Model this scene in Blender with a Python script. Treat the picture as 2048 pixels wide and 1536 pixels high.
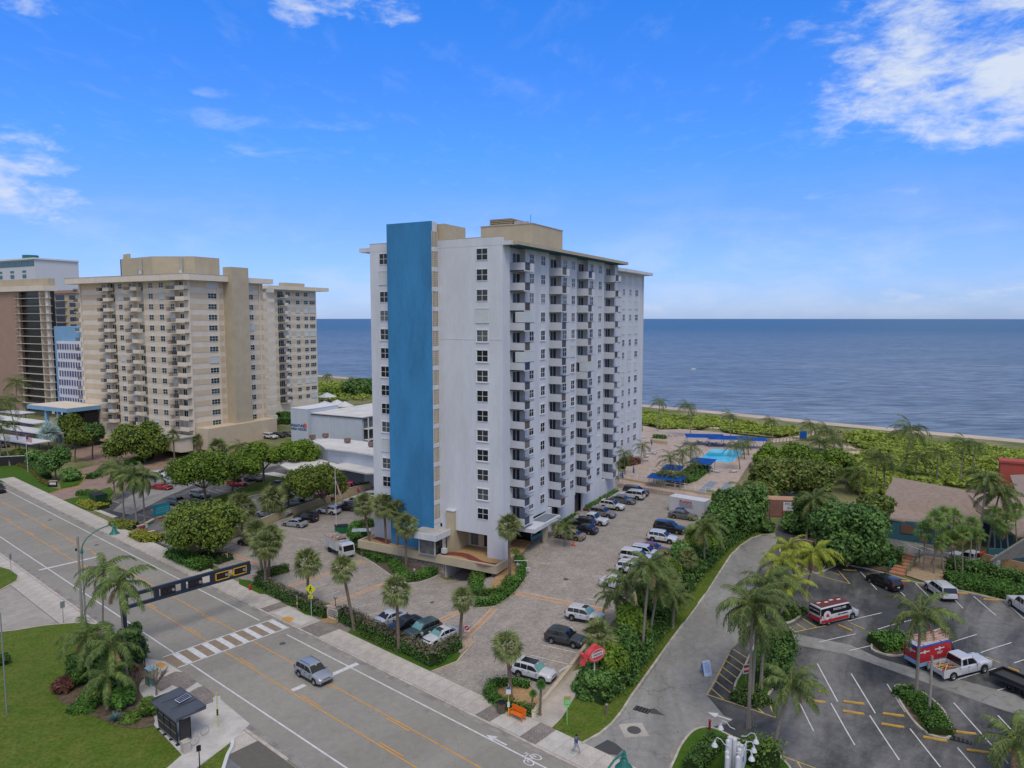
import bpy,bmesh,math,random
from mathutils import Vector,Matrix
import numpy as np
random.seed(7)
SC=bpy.context.scene
for o in list(bpy.data.objects):
 bpy.data.objects.remove(o)
# ------------------------------------------------------------ camera, sky, sun
F_PX,HOR,CAM_H=1450.0,635.0,37.0          # focal length and horizon row at 2048x1536, camera height in metres
PITCH=math.atan((768-HOR)/F_PX)
cd=bpy.data.cameras.new('camera')
cd.sensor_fit='HORIZONTAL';cd.sensor_width=36.0
cd.lens=F_PX/2048*36.0
cd.clip_start=0.5;cd.clip_end=60000
cam=bpy.data.objects.new('camera',cd)
SC.collection.objects.link(cam)
cam.location=(0,0,CAM_H)
cam.rotation_euler=(math.radians(90)-PITCH,0,0)
SC.camera=cam
SUN_EL,SUN_AZ=math.radians(58),math.radians(166)   # azimuth measured from +Y towards +X
w=bpy.data.worlds.new("World");SC.world=w;w.use_nodes=True
def world_nodes():
 nt=w.node_tree;nd=nt.nodes;L=nt.links
 nd.clear()
 out=nd.new('ShaderNodeOutputWorld');bg=nd.new('ShaderNodeBackground')
 sky=nd.new('ShaderNodeTexSky');sky.sky_type='NISHITA';sky.sun_disc=False
 sky.sun_elevation=SUN_EL;sky.sun_rotation=SUN_AZ
 sky.air_density=1.0;sky.dust_density=0.25;sky.ozone_density=2.2;sky.altitude=30
 tc=nd.new('ShaderNodeTexCoord')
 sep=nd.new('ShaderNodeSeparateXYZ');L.new(tc.outputs['Generated'],sep.inputs[0])
 def mth(op,a,b=None,c=None,clamp=False):
  n=nd.new('ShaderNodeMath');n.operation=op;n.use_clamp=clamp
  for i,x in enumerate((a,b,c)):
   if x is None:continue
   if isinstance(x,(int,float)):n.inputs[i].default_value=x
   else:L.new(x,n.inputs[i])
  return n.outputs[0]
 z=sep.outputs[2]
 # grade: deeper blue aloft, paler towards the horizon
 el=mth('MAXIMUM',z,0.0)
 ramp=nd.new('ShaderNodeValToRGB');L.new(el,ramp.inputs[0])
 cr=ramp.color_ramp;cr.interpolation='EASE'
 cr.elements[0].position=0.0;cr.elements[0].color=(0.30,0.42,0.84,1)
 cr.elements[1].position=0.9;cr.elements[1].color=(0.16,0.42,0.86,1)
 for p,c in((0.10,(0.31,0.46,0.86,1)),(0.24,(0.24,0.55,1.12,1)),(0.42,(0.16,0.60,1.26,1))):
  e=cr.elements.new(p);e.color=c
 hs=nd.new('ShaderNodeMix');hs.data_type='RGBA';hs.blend_type='MULTIPLY';hs.inputs[0].default_value=1.0
 L.new(sky.outputs[0],hs.inputs[6]);
 sc=nd.new('ShaderNodeVectorMath');sc.operation='SCALE';sc.inputs[3].default_value=SKY_GAIN
 L.new(ramp.outputs[0],sc.inputs[0]);L.new(sc.outputs[0],hs.inputs[7])
 # clouds on a plane high above: x/z, y/z
 zz=mth('MAXIMUM',z,0.02)
 cx=mth('DIVIDE',sep.outputs[0],zz);cy=mth('DIVIDE',sep.outputs[1],zz)
 cmb=nd.new('ShaderNodeCombineXYZ');L.new(cx,cmb.inputs[0]);L.new(cy,cmb.inputs[1])
 def noise(scale,detail,rough,dist,vec=None,stretch=None):
  n=nd.new('ShaderNodeTexNoise');n.inputs['Scale'].default_value=scale
  n.inputs['Detail'].default_value=detail;n.inputs['Roughness'].default_value=rough
  n.inputs['Distortion'].default_value=dist
  src=vec or cmb.outputs[0]
  if stretch:
   mp=nd.new('ShaderNodeMapping');mp.inputs['Rotation'].default_value=(0,0,stretch[0])
   mp.inputs['Scale'].default_value=(stretch[1],stretch[2],1);L.new(src,mp.inputs[0]);src=mp.outputs[0]
  L.new(src,n.inputs['Vector']);return n.outputs[0]
 n1=noise(1.6,9,0.60,0.5,stretch=(0.5,1.0,0.7))
 n2=noise(5.5,9,0.62,0.3,stretch=(0.9,1.4,0.6))
 n3=noise(0.55,5,0.5,0.2)
 def rng(x,a,b,lo=0.0,hi=1.0):
  n=nd.new('ShaderNodeMapRange');n.interpolation_type='SMOOTHSTEP'
  n.inputs[1].default_value=a;n.inputs[2].default_value=b;n.inputs[3].default_value=lo;n.inputs[4].default_value=hi
  L.new(x,n.inputs[0]);return n.outputs[0]
 # cloud banks at their places in the sky (directions), each a soft patch broken up by noise
 def patch(px,py,rx,ry,tilt=0.0):
  a=(px-1024)/F_PX;b=(768-py)/F_PX
  cp,sp=math.cos(PITCH),math.sin(PITCH)
  d=Vector((a,cp+b*sp,b*cp-sp)).normalized()
  az0=math.atan2(d.x,d.y);el0=math.asin(d.z)
  azn=mth('ARCTAN2',sep.outputs[0],sep.outputs[1]);eln=mth('ARCSINE',z)
  dx=mth('SUBTRACT',azn,az0);dy=mth('SUBTRACT',eln,el0)
  c,s=math.cos(tilt),math.sin(tilt)
  xr=mth('ADD',mth('MULTIPLY',dx,c),mth('MULTIPLY',dy,s));yr=mth('SUBTRACT',mth('MULTIPLY',dy,c),mth('MULTIPLY',dx,s))
  q=mth('ADD',mth('POWER',mth('ABSOLUTE',mth('DIVIDE',xr,rx/F_PX)),2.0),mth('POWER',mth('ABSOLUTE',mth('DIVIDE',yr,ry/F_PX)),2.0))
  return rng(q,0.0,1.0,1.0,0.0)
 d3=nd.new('ShaderNodeVectorMath');d3.operation='NORMALIZE';L.new(tc.outputs['Generated'],d3.inputs[0])
 mp=nd.new('ShaderNodeMapping');mp.inputs['Scale'].default_value=(1,1,2.6);L.new(d3.outputs[0],mp.inputs[0])
 f1=noise(7,10,0.62,0.25,vec=mp.outputs[0]);f2=noise(22,8,0.65,0.4,vec=mp.outputs[0])
 acc=None
 for(px,py,rx,ry,tl,gain)in CLOUDS:
  m=patch(px,py,rx,ry,tl)
  fl=mth('ADD',mth('MULTIPLY',f1,0.65),mth('MULTIPLY',f2,0.35))
  m2=mth('MULTIPLY',rng(mth('ADD',mth('MULTIPLY',m,0.17*gain),fl),0.57,0.80),mth('MULTIPLY',rng(m,0.0,0.5),min(gain,1.0)))
  acc=m2 if acc is None else mth('MAXIMUM',acc,m2)
 gen=mth('MULTIPLY',rng(n1,0.56,0.82),rng(n3,0.42,0.65,0.0,0.35))
 wisps=mth('MULTIPLY',rng(n2,0.50,0.80),0.08)
 low=mth('MULTIPLY',rng(z,0.02,0.22,1.0,0.0),rng(f1,0.42,0.68,0.05,0.34))
 rear=rng(sep.outputs[1],-0.25,0.35,0.66,0.0)          # unseen clouds behind the viewer, added to make the light less blue
 rear=mth('MULTIPLY',rear,rng(n1,0.30,0.55,0.35,1.0))
 top=mth('MULTIPLY',rng(z,0.52,0.80,0.0,0.92),rng(n1,0.30,0.60,0.5,1.0))  # unseen clouds overhead, added to whiten the light from above
 front=mth('MAXIMUM',acc,mth('MAXIMUM',mth('ADD',gen,wisps),low),clamp=True)
 back=mth('MAXIMUM',rear,top,clamp=True)
 above=rng(z,-0.01,0.01)
 front=mth('MULTIPLY',front,above);back=mth('MULTIPLY',back,above)
 mix=nd.new('ShaderNodeMix');mix.data_type='RGBA';mix.blend_type='MIX'
 L.new(front,mix.inputs[0]);L.new(hs.outputs[2],mix.inputs[6]);mix.inputs[7].default_value=CLOUD_COL
 mix2=nd.new('ShaderNodeMix');mix2.data_type='RGBA';L.new(back,mix2.inputs[0]);L.new(mix.outputs[2],mix2.inputs[6]);mix2.inputs[7].default_value=CLOUD_FILL
 L.new(mix2.outputs[2],bg.inputs[0]);bg.inputs[1].default_value=0.12
 L.new(bg.outputs[0],out.inputs[0])
SKY_GAIN=1.55
CLOUD_COL=(5.6,6.3,7.6,1)
CLOUD_FILL=(6.6,6.15,5.35,1)          # warm tint of the added clouds out of view, to warm their light
CLOUDS=[(1900,80,300,190,0.3,1.25),(2020,170,260,120,0.1,1.5),(740,15,140,40,0.0,1.1),(590,20,60,40,0,.9),(50,350,170,110,0.2,.95),(480,240,200,24,0.05,.30),
          (430,185,60,12,0,.45),(480,130,40,18,0,.6),(620,245,180,20,0.05,.35),(30,5,80,30,0,.8),(1620,230,150,60,0.9,.35),(1800,590,110,22,0,.8),(1990,580,110,26,0.1,.8),
          (820,430,90,22,0,.5),(500,460,260,60,0,.3),(1740,385,110,26,0,.35),(1305,615,40,14,0,.8),(1530,50,30,18,0,.5),(1610,55,50,28,0,.45),(1940,430,160,22,0,.3),(660,115,40,30,0,.4)]
world_nodes()
sl=bpy.data.lights.new('sun','SUN');sl.energy=1.5;sl.angle=math.radians(22);sl.color=(1.0,0.93,0.83)
sun=bpy.data.objects.new('sun',sl);SC.collection.objects.link(sun)
sun.rotation_euler=Vector((math.sin(SUN_AZ)*math.cos(SUN_EL),math.cos(SUN_AZ)*math.cos(SUN_EL),math.sin(SUN_EL))).to_track_quat('Z','Y').to_euler()
SC.view_settings.view_transform='Standard';SC.view_settings.look='None'
SC.view_settings.exposure=0.0;SC.view_settings.gamma=1.0;SC.view_settings.use_curve_mapping=False
try:
 SC.cycles.max_bounces=6;SC.cycles.diffuse_bounces=3;SC.cycles.glossy_bounces=3;SC.cycles.transparent_max_bounces=8
except Exception:
 pass
# ------------------------------------------------------------ surveying helpers
cP,sP=math.cos(PITCH),math.sin(PITCH)
RA=math.radians(49.1)
VD=Vector((math.cos(RA),math.sin(RA)));UD=Vector((-VD.y,VD.x))    # across the road (seaward) / along the road (away to the left)
def R(u,v):return(UD.x*u+VD.x*v,UD.y*u+VD.y*v)
def V_of(x,y):return x*VD.x+y*VD.y
HMAX=2.8
def _ss(t):t=min(max(t,0.0),1.0);return t*t*(3-2*t)
def U_of(x,y):return x*UD.x+y*UD.y
DIP=(-5.6,103.4)
def hgt(x,y):                                   # the land rises gently from the road to the dune ridge
 u,v=U_of(x,y),V_of(x,y)
 h=HMAX*_ss((v-58.0-22.0*_ss((u-66.0)/12.0))/30.0)
 d2=(x-DIP[0])**2+(y-DIP[1])**2
 if d2<220:h-=1.5*math.exp(-d2/30.0)  # the ramp that leads down into the tower's garage
 return h
def terrain_cuts(bm):                            # lines along which flat sheets are cut so that they follow the rise
 def cut(co,no):bmesh.ops.bisect_plane(bm,geom=bm.verts[:]+bm.edges[:]+bm.faces[:],plane_co=(co.x,co.y,0),plane_no=(no.x,no.y,0))
 xs=[U_of(v.co.x,v.co.y)for v in bm.verts];ys=[V_of(v.co.x,v.co.y)for v in bm.verts]
 if max(ys)<58:return
 for k in range(58,114,3):
  if min(ys)<k<max(ys):cut(VD*k,VD)
 for k in range(58,92,3):
  if min(xs)<k<max(xs):cut(UD*k,UD)
def ray(px,py):
 a=(px-1024)/F_PX;b=(768-py)/F_PX
 return a,cP+b*sP,b*cP-sP
def G(px,py,dz=0.0,z=None):                   # where a sight line meets the ground (plus dz), or height z
 r=ray(px,py);zz=0.0 if z is None else z
 for _ in range(14 if z is None else 1):
  t=(zz-CAM_H)/r[2]
  if z is None:zz=hgt(r[0]*t,r[1]*t)+dz
 t=(zz-CAM_H)/r[2]
 return Vector((r[0]*t,r[1]*t,zz))
def top_at(px,py,p):                           # height and x at which a sight line passes over depth p.y
 r=ray(px,py);t=p[1]/r[1]
 return CAM_H+r[2]*t,r[0]*t
# ------------------------------------------------------------ materials
MATS={}
def M(name,col,rough=0.8,var=0.12,scale=3.0,bump=0.0,bscale=None,metal=0.0,col2=None,stretch=None,spec=0.4,rnd=0.0,detail=6,trans=0.0,coat=0.0,emis=None,fine=0.0,contrast=(0.35,0.65)):
 if name in MATS:return MATS[name]
 m=bpy.data.materials.new(name);m.use_nodes=True;MATS[name]=m
 nt=m.node_tree;nd=nt.nodes;L=nt.links;bs=nd['Principled BSDF']
 bs.inputs['Roughness'].default_value=rough;bs.inputs['Metallic'].default_value=metal
 bs.inputs['Specular IOR Level'].default_value=spec
 if coat:bs.inputs['Coat Weight'].default_value=coat;bs.inputs['Coat Roughness'].default_value=0.05
 if trans:bs.inputs['Subsurface Weight'].default_value=0.0
 c1=tuple(max(0,c*(1-var))for c in col[:3])+(1,)
 c2=(tuple(col2)+(1,))if col2 else tuple(min(1,c*(1+var))for c in col[:3])+(1,)
 tc=nd.new('ShaderNodeTexCoord')
 src=tc.outputs['Object']
 if stretch:
  mp=nd.new('ShaderNodeMapping');mp.inputs['Scale'].default_value=stretch;L.new(src,mp.inputs[0]);src=mp.outputs[0]
 nz=nd.new('ShaderNodeTexNoise');nz.inputs['Scale'].default_value=scale;nz.inputs['Detail'].default_value=detail;nz.inputs['Roughness'].default_value=0.6
 L.new(src,nz.inputs['Vector'])
 mr=nd.new('ShaderNodeMapRange');mr.inputs[1].default_value=contrast[0];mr.inputs[2].default_value=contrast[1];L.new(nz.outputs[0],mr.inputs[0])
 mx=nd.new('ShaderNodeMix');mx.data_type='RGBA';L.new(mr.outputs[0],mx.inputs[0]);mx.inputs[6].default_value=c1;mx.inputs[7].default_value=c2
 res=mx.outputs[2]
 if fine:
  n2=nd.new('ShaderNodeTexNoise');n2.inputs['Scale'].default_value=scale*9;n2.inputs['Detail'].default_value=4;L.new(src,n2.inputs['Vector'])
  m2=nd.new('ShaderNodeMapRange');m2.inputs[1].default_value=0.3;m2.inputs[2].default_value=0.7;m2.inputs[3].default_value=1-fine;m2.inputs[4].default_value=1+fine;L.new(n2.outputs[0],m2.inputs[0])
  v=nd.new('ShaderNodeVectorMath');v.operation='SCALE';L.new(res,v.inputs[0]);L.new(m2.outputs[0],v.inputs[3]);res=v.outputs[0]
 if rnd:
  oi=nd.new('ShaderNodeObjectInfo')
  m3=nd.new('ShaderNodeMapRange');m3.inputs[3].default_value=1-rnd;m3.inputs[4].default_value=1+rnd;L.new(oi.outputs['Random'],m3.inputs[0])
  v=nd.new('ShaderNodeVectorMath');v.operation='SCALE';L.new(res,v.inputs[0]);L.new(m3.outputs[0],v.inputs[3]);res=v.outputs[0]
 L.new(res,bs.inputs['Base Color'])
 if bump:
  nb=nd.new('ShaderNodeTexNoise');nb.inputs['Scale'].default_value=bscale or scale*4;nb.inputs['Detail'].default_value=5;L.new(src,nb.inputs['Vector'])
  bp=nd.new('ShaderNodeBump');bp.inputs['Strength'].default_value=bump;bp.inputs['Distance'].default_value=0.05;L.new(nb.outputs[0],bp.inputs['Height']);L.new(bp.outputs[0],bs.inputs['Normal'])
 if emis:
  bs.inputs['Emission Color'].default_value=tuple(emis[:3])+(1,);bs.inputs['Emission Strength'].default_value=emis[3]
 m['n_col']=1
 return m
def leaf_mat(name,dark,light,yellow=None,rnd=0.18,rough=0.62,nscale=0.5,gain=1.95):
 dark=tuple(c*gain*.62 for c in dark);light=tuple(c*gain*1.04 for c in light)
 if name in MATS:return MATS[name]
 m=bpy.data.materials.new(name);m.use_nodes=True;MATS[name]=m
 nt=m.node_tree;nd=nt.nodes;L=nt.links;bs=nd['Principled BSDF']
 bs.inputs['Roughness'].default_value=rough;bs.inputs['Specular IOR Level'].default_value=0.32
 ge=nd.new('ShaderNodeNewGeometry');oi=nd.new('ShaderNodeObjectInfo')
 n=nd.new('ShaderNodeTexNoise');n.inputs['Scale'].default_value=nscale;n.inputs['Detail'].default_value=3;L.new(ge.outputs['Position'],n.inputs['Vector'])
 r1=nd.new('ShaderNodeMapRange');r1.inputs[1].default_value=0.35;r1.inputs[2].default_value=0.65;L.new(n.outputs[0],r1.inputs[0])
 ad=nd.new('ShaderNodeMath');ad.operation='MULTIPLY_ADD';ad.use_clamp=True
 L.new(ge.outputs['Random Per Island'],ad.inputs[0]);ad.inputs[1].default_value=0.75
 ml=nd.new('ShaderNodeMath');ml.operation='MULTIPLY';L.new(r1.outputs[0],ml.inputs[0]);ml.inputs[1].default_value=0.35;L.new(ml.outputs[0],ad.inputs[2])
 mx=nd.new('ShaderNodeMix');mx.data_type='RGBA';L.new(ad.outputs[0],mx.inputs[0]);mx.inputs[6].default_value=tuple(dark)+(1,);mx.inputs[7].default_value=tuple(light)+(1,)
 res=mx.outputs[2]
 if yellow:
  r2=nd.new('ShaderNodeMapRange');r2.inputs[1].default_value=0.82;r2.inputs[2].default_value=1.0;L.new(ge.outputs['Random Per Island'],r2.inputs[0])
  m2=nd.new('ShaderNodeMix');m2.data_type='RGBA';L.new(r2.outputs[0],m2.inputs[0]);L.new(res,m2.inputs[6]);m2.inputs[7].default_value=tuple(yellow)+(1,);res=m2.outputs[2]
 m3=nd.new('ShaderNodeMapRange');m3.inputs[3].default_value=1-rnd;m3.inputs[4].default_value=1+rnd;L.new(oi.outputs['Random'],m3.inputs[0])
 v=nd.new('ShaderNodeVectorMath');v.operation='SCALE';L.new(res,v.inputs[0]);L.new(m3.outputs[0],v.inputs[3])
 L.new(v.outputs[0],bs.inputs['Base Color'])
 tr=nd.new('ShaderNodeBsdfTranslucent');L.new(v.outputs[0],tr.inputs[0])
 ms=nd.new('ShaderNodeMixShader');ms.inputs[0].default_value=0.28
 L.new(bs.outputs[0],ms.inputs[1]);L.new(tr.outputs[0],ms.inputs[2]);L.new(ms.outputs[0],nd['Material Output'].inputs[0])
 return m
def paint_mat():
 if 'car_paint' in MATS:return MATS['car_paint']
 m=bpy.data.materials.new('car_paint');m.use_nodes=True;MATS['car_paint']=m
 nt=m.node_tree;nd=nt.nodes;L=nt.links;bs=nd['Principled BSDF']
 oi=nd.new('ShaderNodeObjectInfo')
 tc=nd.new('ShaderNodeTexCoord');n=nd.new('ShaderNodeTexNoise');n.inputs['Scale'].default_value=2.5;L.new(tc.outputs['Object'],n.inputs['Vector'])
 mr=nd.new('ShaderNodeMapRange');mr.inputs[3].default_value=0.88;mr.inputs[4].default_value=1.05;L.new(n.outputs[0],mr.inputs[0])
 v=nd.new('ShaderNodeVectorMath');v.operation='SCALE';L.new(oi.outputs['Color'],v.inputs[0]);L.new(mr.outputs[0],v.inputs[3])
 L.new(v.outputs[0],bs.inputs['Base Color'])
 bs.inputs['Roughness'].default_value=0.32;bs.inputs['Coat Weight'].default_value=0.6;bs.inputs['Coat Roughness'].default_value=0.06;bs.inputs['Metallic'].default_value=0.15
 return m
def flat(name,col,rough=0.7,metal=0.0,spec=0.4,var=0.05):return M(name,col,rough=rough,metal=metal,spec=spec,var=var,scale=2.0,detail=2)
# ------------------------------------------------------------ mesh helpers
class MB:
 def __init__(s):s.v=[];s.f=[];s.m=[]
 def add(s,vs,fs,m=0):
  b=len(s.v);s.v+=[tuple(p)for p in vs];s.f+=[tuple(b+i for i in f)for f in fs];s.m+=[m]*len(fs);return s
 def quad(s,a,b,c,d,m=0):return s.add([a,b,c,d],[(0,1,2,3)],m)
 def tri(s,a,b,c,m=0):return s.add([a,b,c],[(0,1,2)],m)
 def box(s,c,d,rz=0.0,m=0,taper=1.0,rot=None):
  x,y,z=d[0]/2,d[1]/2,d[2]/2
  P=[Vector((sx*x*(taper if sz>0 else 1),sy*y*(taper if sz>0 else 1),sz*z))for sz in(-1,1)for sx,sy in((-1,-1),(1,-1),(1,1),(-1,1))]
  Q=rot if rot is not None else(Matrix.Rotation(rz,3,'Z')if rz else None)
  if Q is not None:P=[Q@p for p in P]
  c=Vector(c)
  return s.add([p+c for p in P],[(3,2,1,0),(4,5,6,7),(0,1,5,4),(1,2,6,5),(2,3,7,6),(3,0,4,7)],m)
 def span(s,a,b,m=0):    # box by two corners
  return s.box([(a[i]+b[i])/2 for i in range(3)],[abs(b[i]-a[i])for i in range(3)],m=m)
 def prism(s,poly,z0,z1,m=0,mt=None,mb=None):
  n=len(poly)
  ar=sum(poly[i][0]*poly[(i+1)%n][1]-poly[(i+1)%n][0]*poly[i][1]for i in range(n))
  if ar<0:poly=poly[::-1]
  z0f=z0 if callable(z0)else(lambda x,y:z0);z1f=z1 if callable(z1)else(lambda x,y:z1)
  vs=[(p[0],p[1],z0f(p[0],p[1]))for p in poly]+[(p[0],p[1],z1f(p[0],p[1]))for p in poly]
  s.add(vs,[(i,(i+1)%n,n+(i+1)%n,n+i)for i in range(n)],m)
  b=len(s.v)-2*n
  s.f.append(tuple(b+n+i for i in range(n)));s.m.append(m if mt is None else mt)
  s.f.append(tuple(b+i for i in reversed(range(n))));s.m.append(m if mb is None else mb)
  return s
 def cyl(s,x,y,z0,z1,r0,r1=None,n=10,m=0,cap=True):
  r1=r0 if r1 is None else r1
  vs=[(x+math.cos(2*math.pi*i/n)*r,y+math.sin(2*math.pi*i/n)*r,z)for z,r in((z0,r0),(z1,r1))for i in range(n)]
  fs=[(i,(i+1)%n,n+(i+1)%n,n+i)for i in range(n)]
  if cap:fs+=[tuple(n+i for i in range(n)),tuple(reversed(range(n)))]
  return s.add(vs,fs,m)
 def tube(s,pts,rad,n=6,m=0,cap=True):
  pts=[Vector(p)for p in pts];k=len(pts)
  rs=rad if isinstance(rad,(list,tuple))else[rad]*k
  vs=[]
  up=Vector((0,0,1));prev=None
  for i,p in enumerate(pts):
   d=(pts[min(i+1,k-1)]-pts[max(i-1,0)]).normalized()
   if prev is None:
    a=d.cross(up if abs(d.z)<0.9 else Vector((1,0,0))).normalized()
   else:
    a=(prev-d*prev.dot(d)).normalized()
   prev=a;b=d.cross(a)
   vs+=[p+(a*math.cos(2*math.pi*j/n)+b*math.sin(2*math.pi*j/n))*rs[i]for j in range(n)]
  fs=[(i*n+j,i*n+(j+1)%n,(i+1)*n+(j+1)%n,(i+1)*n+j)for i in range(k-1)for j in range(n)]
  if cap:fs+=[tuple(reversed(range(n))),tuple((k-1)*n+j for j in range(n))]
  return s.add(vs,fs,m)
 def lathe(s,c,prof,n=12,m=0):
  vs=[(c[0]+math.cos(2*math.pi*j/n)*r,c[1]+math.sin(2*math.pi*j/n)*r,c[2]+z)for r,z in prof for j in range(n)]
  fs=[(i*n+j,i*n+(j+1)%n,(i+1)*n+(j+1)%n,(i+1)*n+j)for i in range(len(prof)-1)for j in range(n)]
  return s.add(vs,fs,m)
 def mesh(s,name,mats,smooth=False):
  me=bpy.data.meshes.new(name);me.from_pydata(s.v,[],s.f)
  for mt in(mats if isinstance(mats,(list,tuple))else[mats]):me.materials.append(mt)
  if any(s.m):me.polygons.foreach_set('material_index',s.m)
  if smooth:
   me.polygons.foreach_set('use_smooth',[True]*len(s.f))
   try:me.set_sharp_from_angle(angle=math.radians(38))
   except Exception:pass
  me.update();return me
 def build(s,name,mats,parent=None,loc=(0,0,0),rz=0.0,smooth=False,col=None,**kw):
  return link(name,s.mesh(name,mats,smooth),parent,loc,rz,col,**kw)
def tag(o,label=None,cat=None,group=None,kind=None):
 if label:o['label']=label
 if cat:o['category']=cat
 if group:o['group']=group
 if kind:o['kind']=kind
 return o
def link(name,me,parent=None,loc=(0,0,0),rz=0.0,col=None,label=None,cat=None,group=None,kind=None,rot=None,scl=None):
 o=bpy.data.objects.new(name,me);SC.collection.objects.link(o)
 o.location=loc;o.rotation_euler=rot if rot is not None else(0,0,rz)
 if scl is not None:o.scale=scl if isinstance(scl,(tuple,list))else(scl,)*3
 if parent is not None:o.parent=parent
 if col is not None:o.color=tuple(col)[:3]+(1,)
 return tag(o,label,cat,group,kind)
def thing(name,label,cat,loc=(0,0,0),rz=0.0,group=None):return link(name,None,None,loc,rz,label=label,cat=cat,group=group)
def heading(dx,dy):return math.atan2(dy,dx)       # rotation that turns local +X to this direction
def kids(o):return[c for c in bpy.data.objects if c.parent is o]
def text_mesh(s,size,mat,depth=0.01,bold=0.0,spacing=1.0):
 c=bpy.data.curves.new('lettering','FONT');c.body=s;c.size=size;c.extrude=depth;c.align_x='CENTER';c.align_y='CENTER';c.offset=bold
 c.resolution_u=2;c.space_character=spacing
 o=bpy.data.objects.new('lettering',c);SC.collection.objects.link(o)
 dg=bpy.context.evaluated_depsgraph_get();dg.update()
 me=bpy.data.meshes.new_from_object(o.evaluated_get(dg));me.materials.clear();me.materials.append(mat)
 bpy.data.objects.remove(o);bpy.data.curves.remove(c)
 return me
def lettering(s,size,mat,parent,loc,rot,name='lettering',**k):return link(name,text_mesh(s,size,mat,**k),parent,loc,rot=rot)
def world_poly(pts):   # pts: pixels (x, y) or ('w', x, y) or ('r', u, v)
 out=[]
 for p in pts:
  if p[0]=='w':out.append((p[1],p[2]))
  elif p[0]=='r':out.append(R(p[1],p[2]))
  else:
   g=G(*p[:2]);out.append((g.x,g.y))
 return out
def sheet(name,pts,dz,mat,parent=None,kind='structure',label=None,cat=None,thick=0.0,holes=(),world=False):
 poly=pts if world else world_poly(pts)
 bm=bmesh.new();vs=[bm.verts.new((x,y,0))for x,y in poly]
 f=bm.faces.new(vs)
 bm.normal_update()
 if f.normal.z<0:f.normal_flip()
 bmesh.ops.triangulate(bm,faces=bm.faces[:],ngon_method='EAR_CLIP')
 terrain_cuts(bm)
 for v in bm.verts:v.co.z=hgt(v.co.x,v.co.y)+dz
 if thick:
  bot={}
  for e in[e for e in bm.edges if len(e.link_faces)==1]:
   l=e.link_loops[0];a,b=l.vert,l.link_loop_next.vert
   for q in(a,b):
    if q not in bot:bot[q]=bm.verts.new(q.co-Vector((0,0,thick)))
   bm.faces.new((b,a,bot[a],bot[b]))
 me=bpy.data.meshes.new(name);bm.to_mesh(me);bm.free();me.materials.append(mat)
 return link(name,me,parent,kind=kind if parent is None else None,label=label,cat=cat)
def strip(name,pts,width,dz,mat,parent=None,thick=0.0,closed=False,world=False,off=0.0,**kw):
 P=[Vector(p)for p in(pts if world else world_poly(pts))]
 if len(P)==2 and max(V_of(*P[0]),V_of(*P[1]))>56:      # follow the rise of the ground
  k=max(1,int((P[1]-P[0]).length/1.2));P=[P[0].lerp(P[1],i/k)for i in range(k+1)];dz=dz+.012
 Lf,Rt=[],[];n=len(P)
 for i,p in enumerate(P):
  a=P[(i-1)%n]if(i>0 or closed)else p;b=P[(i+1)%n]if(i<n-1 or closed)else p
  d=(b-a).normalized();nn=Vector((-d.y,d.x))
  Lf.append(p+nn*(off+width/2));Rt.append(p+nn*(off-width/2))
 mb=MB();k=n if closed else n-1
 for i in range(k):
  j=(i+1)%n
  q=[Rt[i],Rt[j],Lf[j],Lf[i]]
  z=[hgt(*p)+dz for p in q]
  T=[(p.x,p.y,zz)for p,zz in zip(q,z)]
  mb.quad(*T)
  if thick:
   Bt=[(p.x,p.y,zz-thick)for p,zz in zip(q,z)]
   mb.quad(T[1],T[0],Bt[0],Bt[1]);mb.quad(T[3],T[2],Bt[2],Bt[3])
   if not closed and i==0:mb.quad(T[0],T[3],Bt[3],Bt[0])
   if not closed and i==k-1:mb.quad(T[2],T[1],Bt[1],Bt[2])
 return mb.build(name,mat,parent,**kw)
def line_px(name,a,b,width,dz,mat,parent,world=False):
 return strip(name,[a,b],width,dz,mat,parent,world=world)
def smooth_path(pts,n=6,closed=False):    # Catmull-Rom through world points
 P=[Vector(p)for p in pts];out=[];k=len(P)
 rng_=range(k if closed else k-1)
 for i in rng_:
  g=lambda j:P[j%k]if closed else P[min(max(j,0),k-1)]
  p0,p1,p2,p3=g(i-1),g(i),g(i+1),g(i+2)
  for t in range(n):
   t/=n
   out.append(0.5*((2*p1)+(p2-p0)*t+(2*p0-5*p1+4*p2-p3)*t*t+(3*p1-p0-3*p2+p3)*t**3))
 if not closed:out.append(P[-1])
 return[tuple(p)for p in out]
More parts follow.
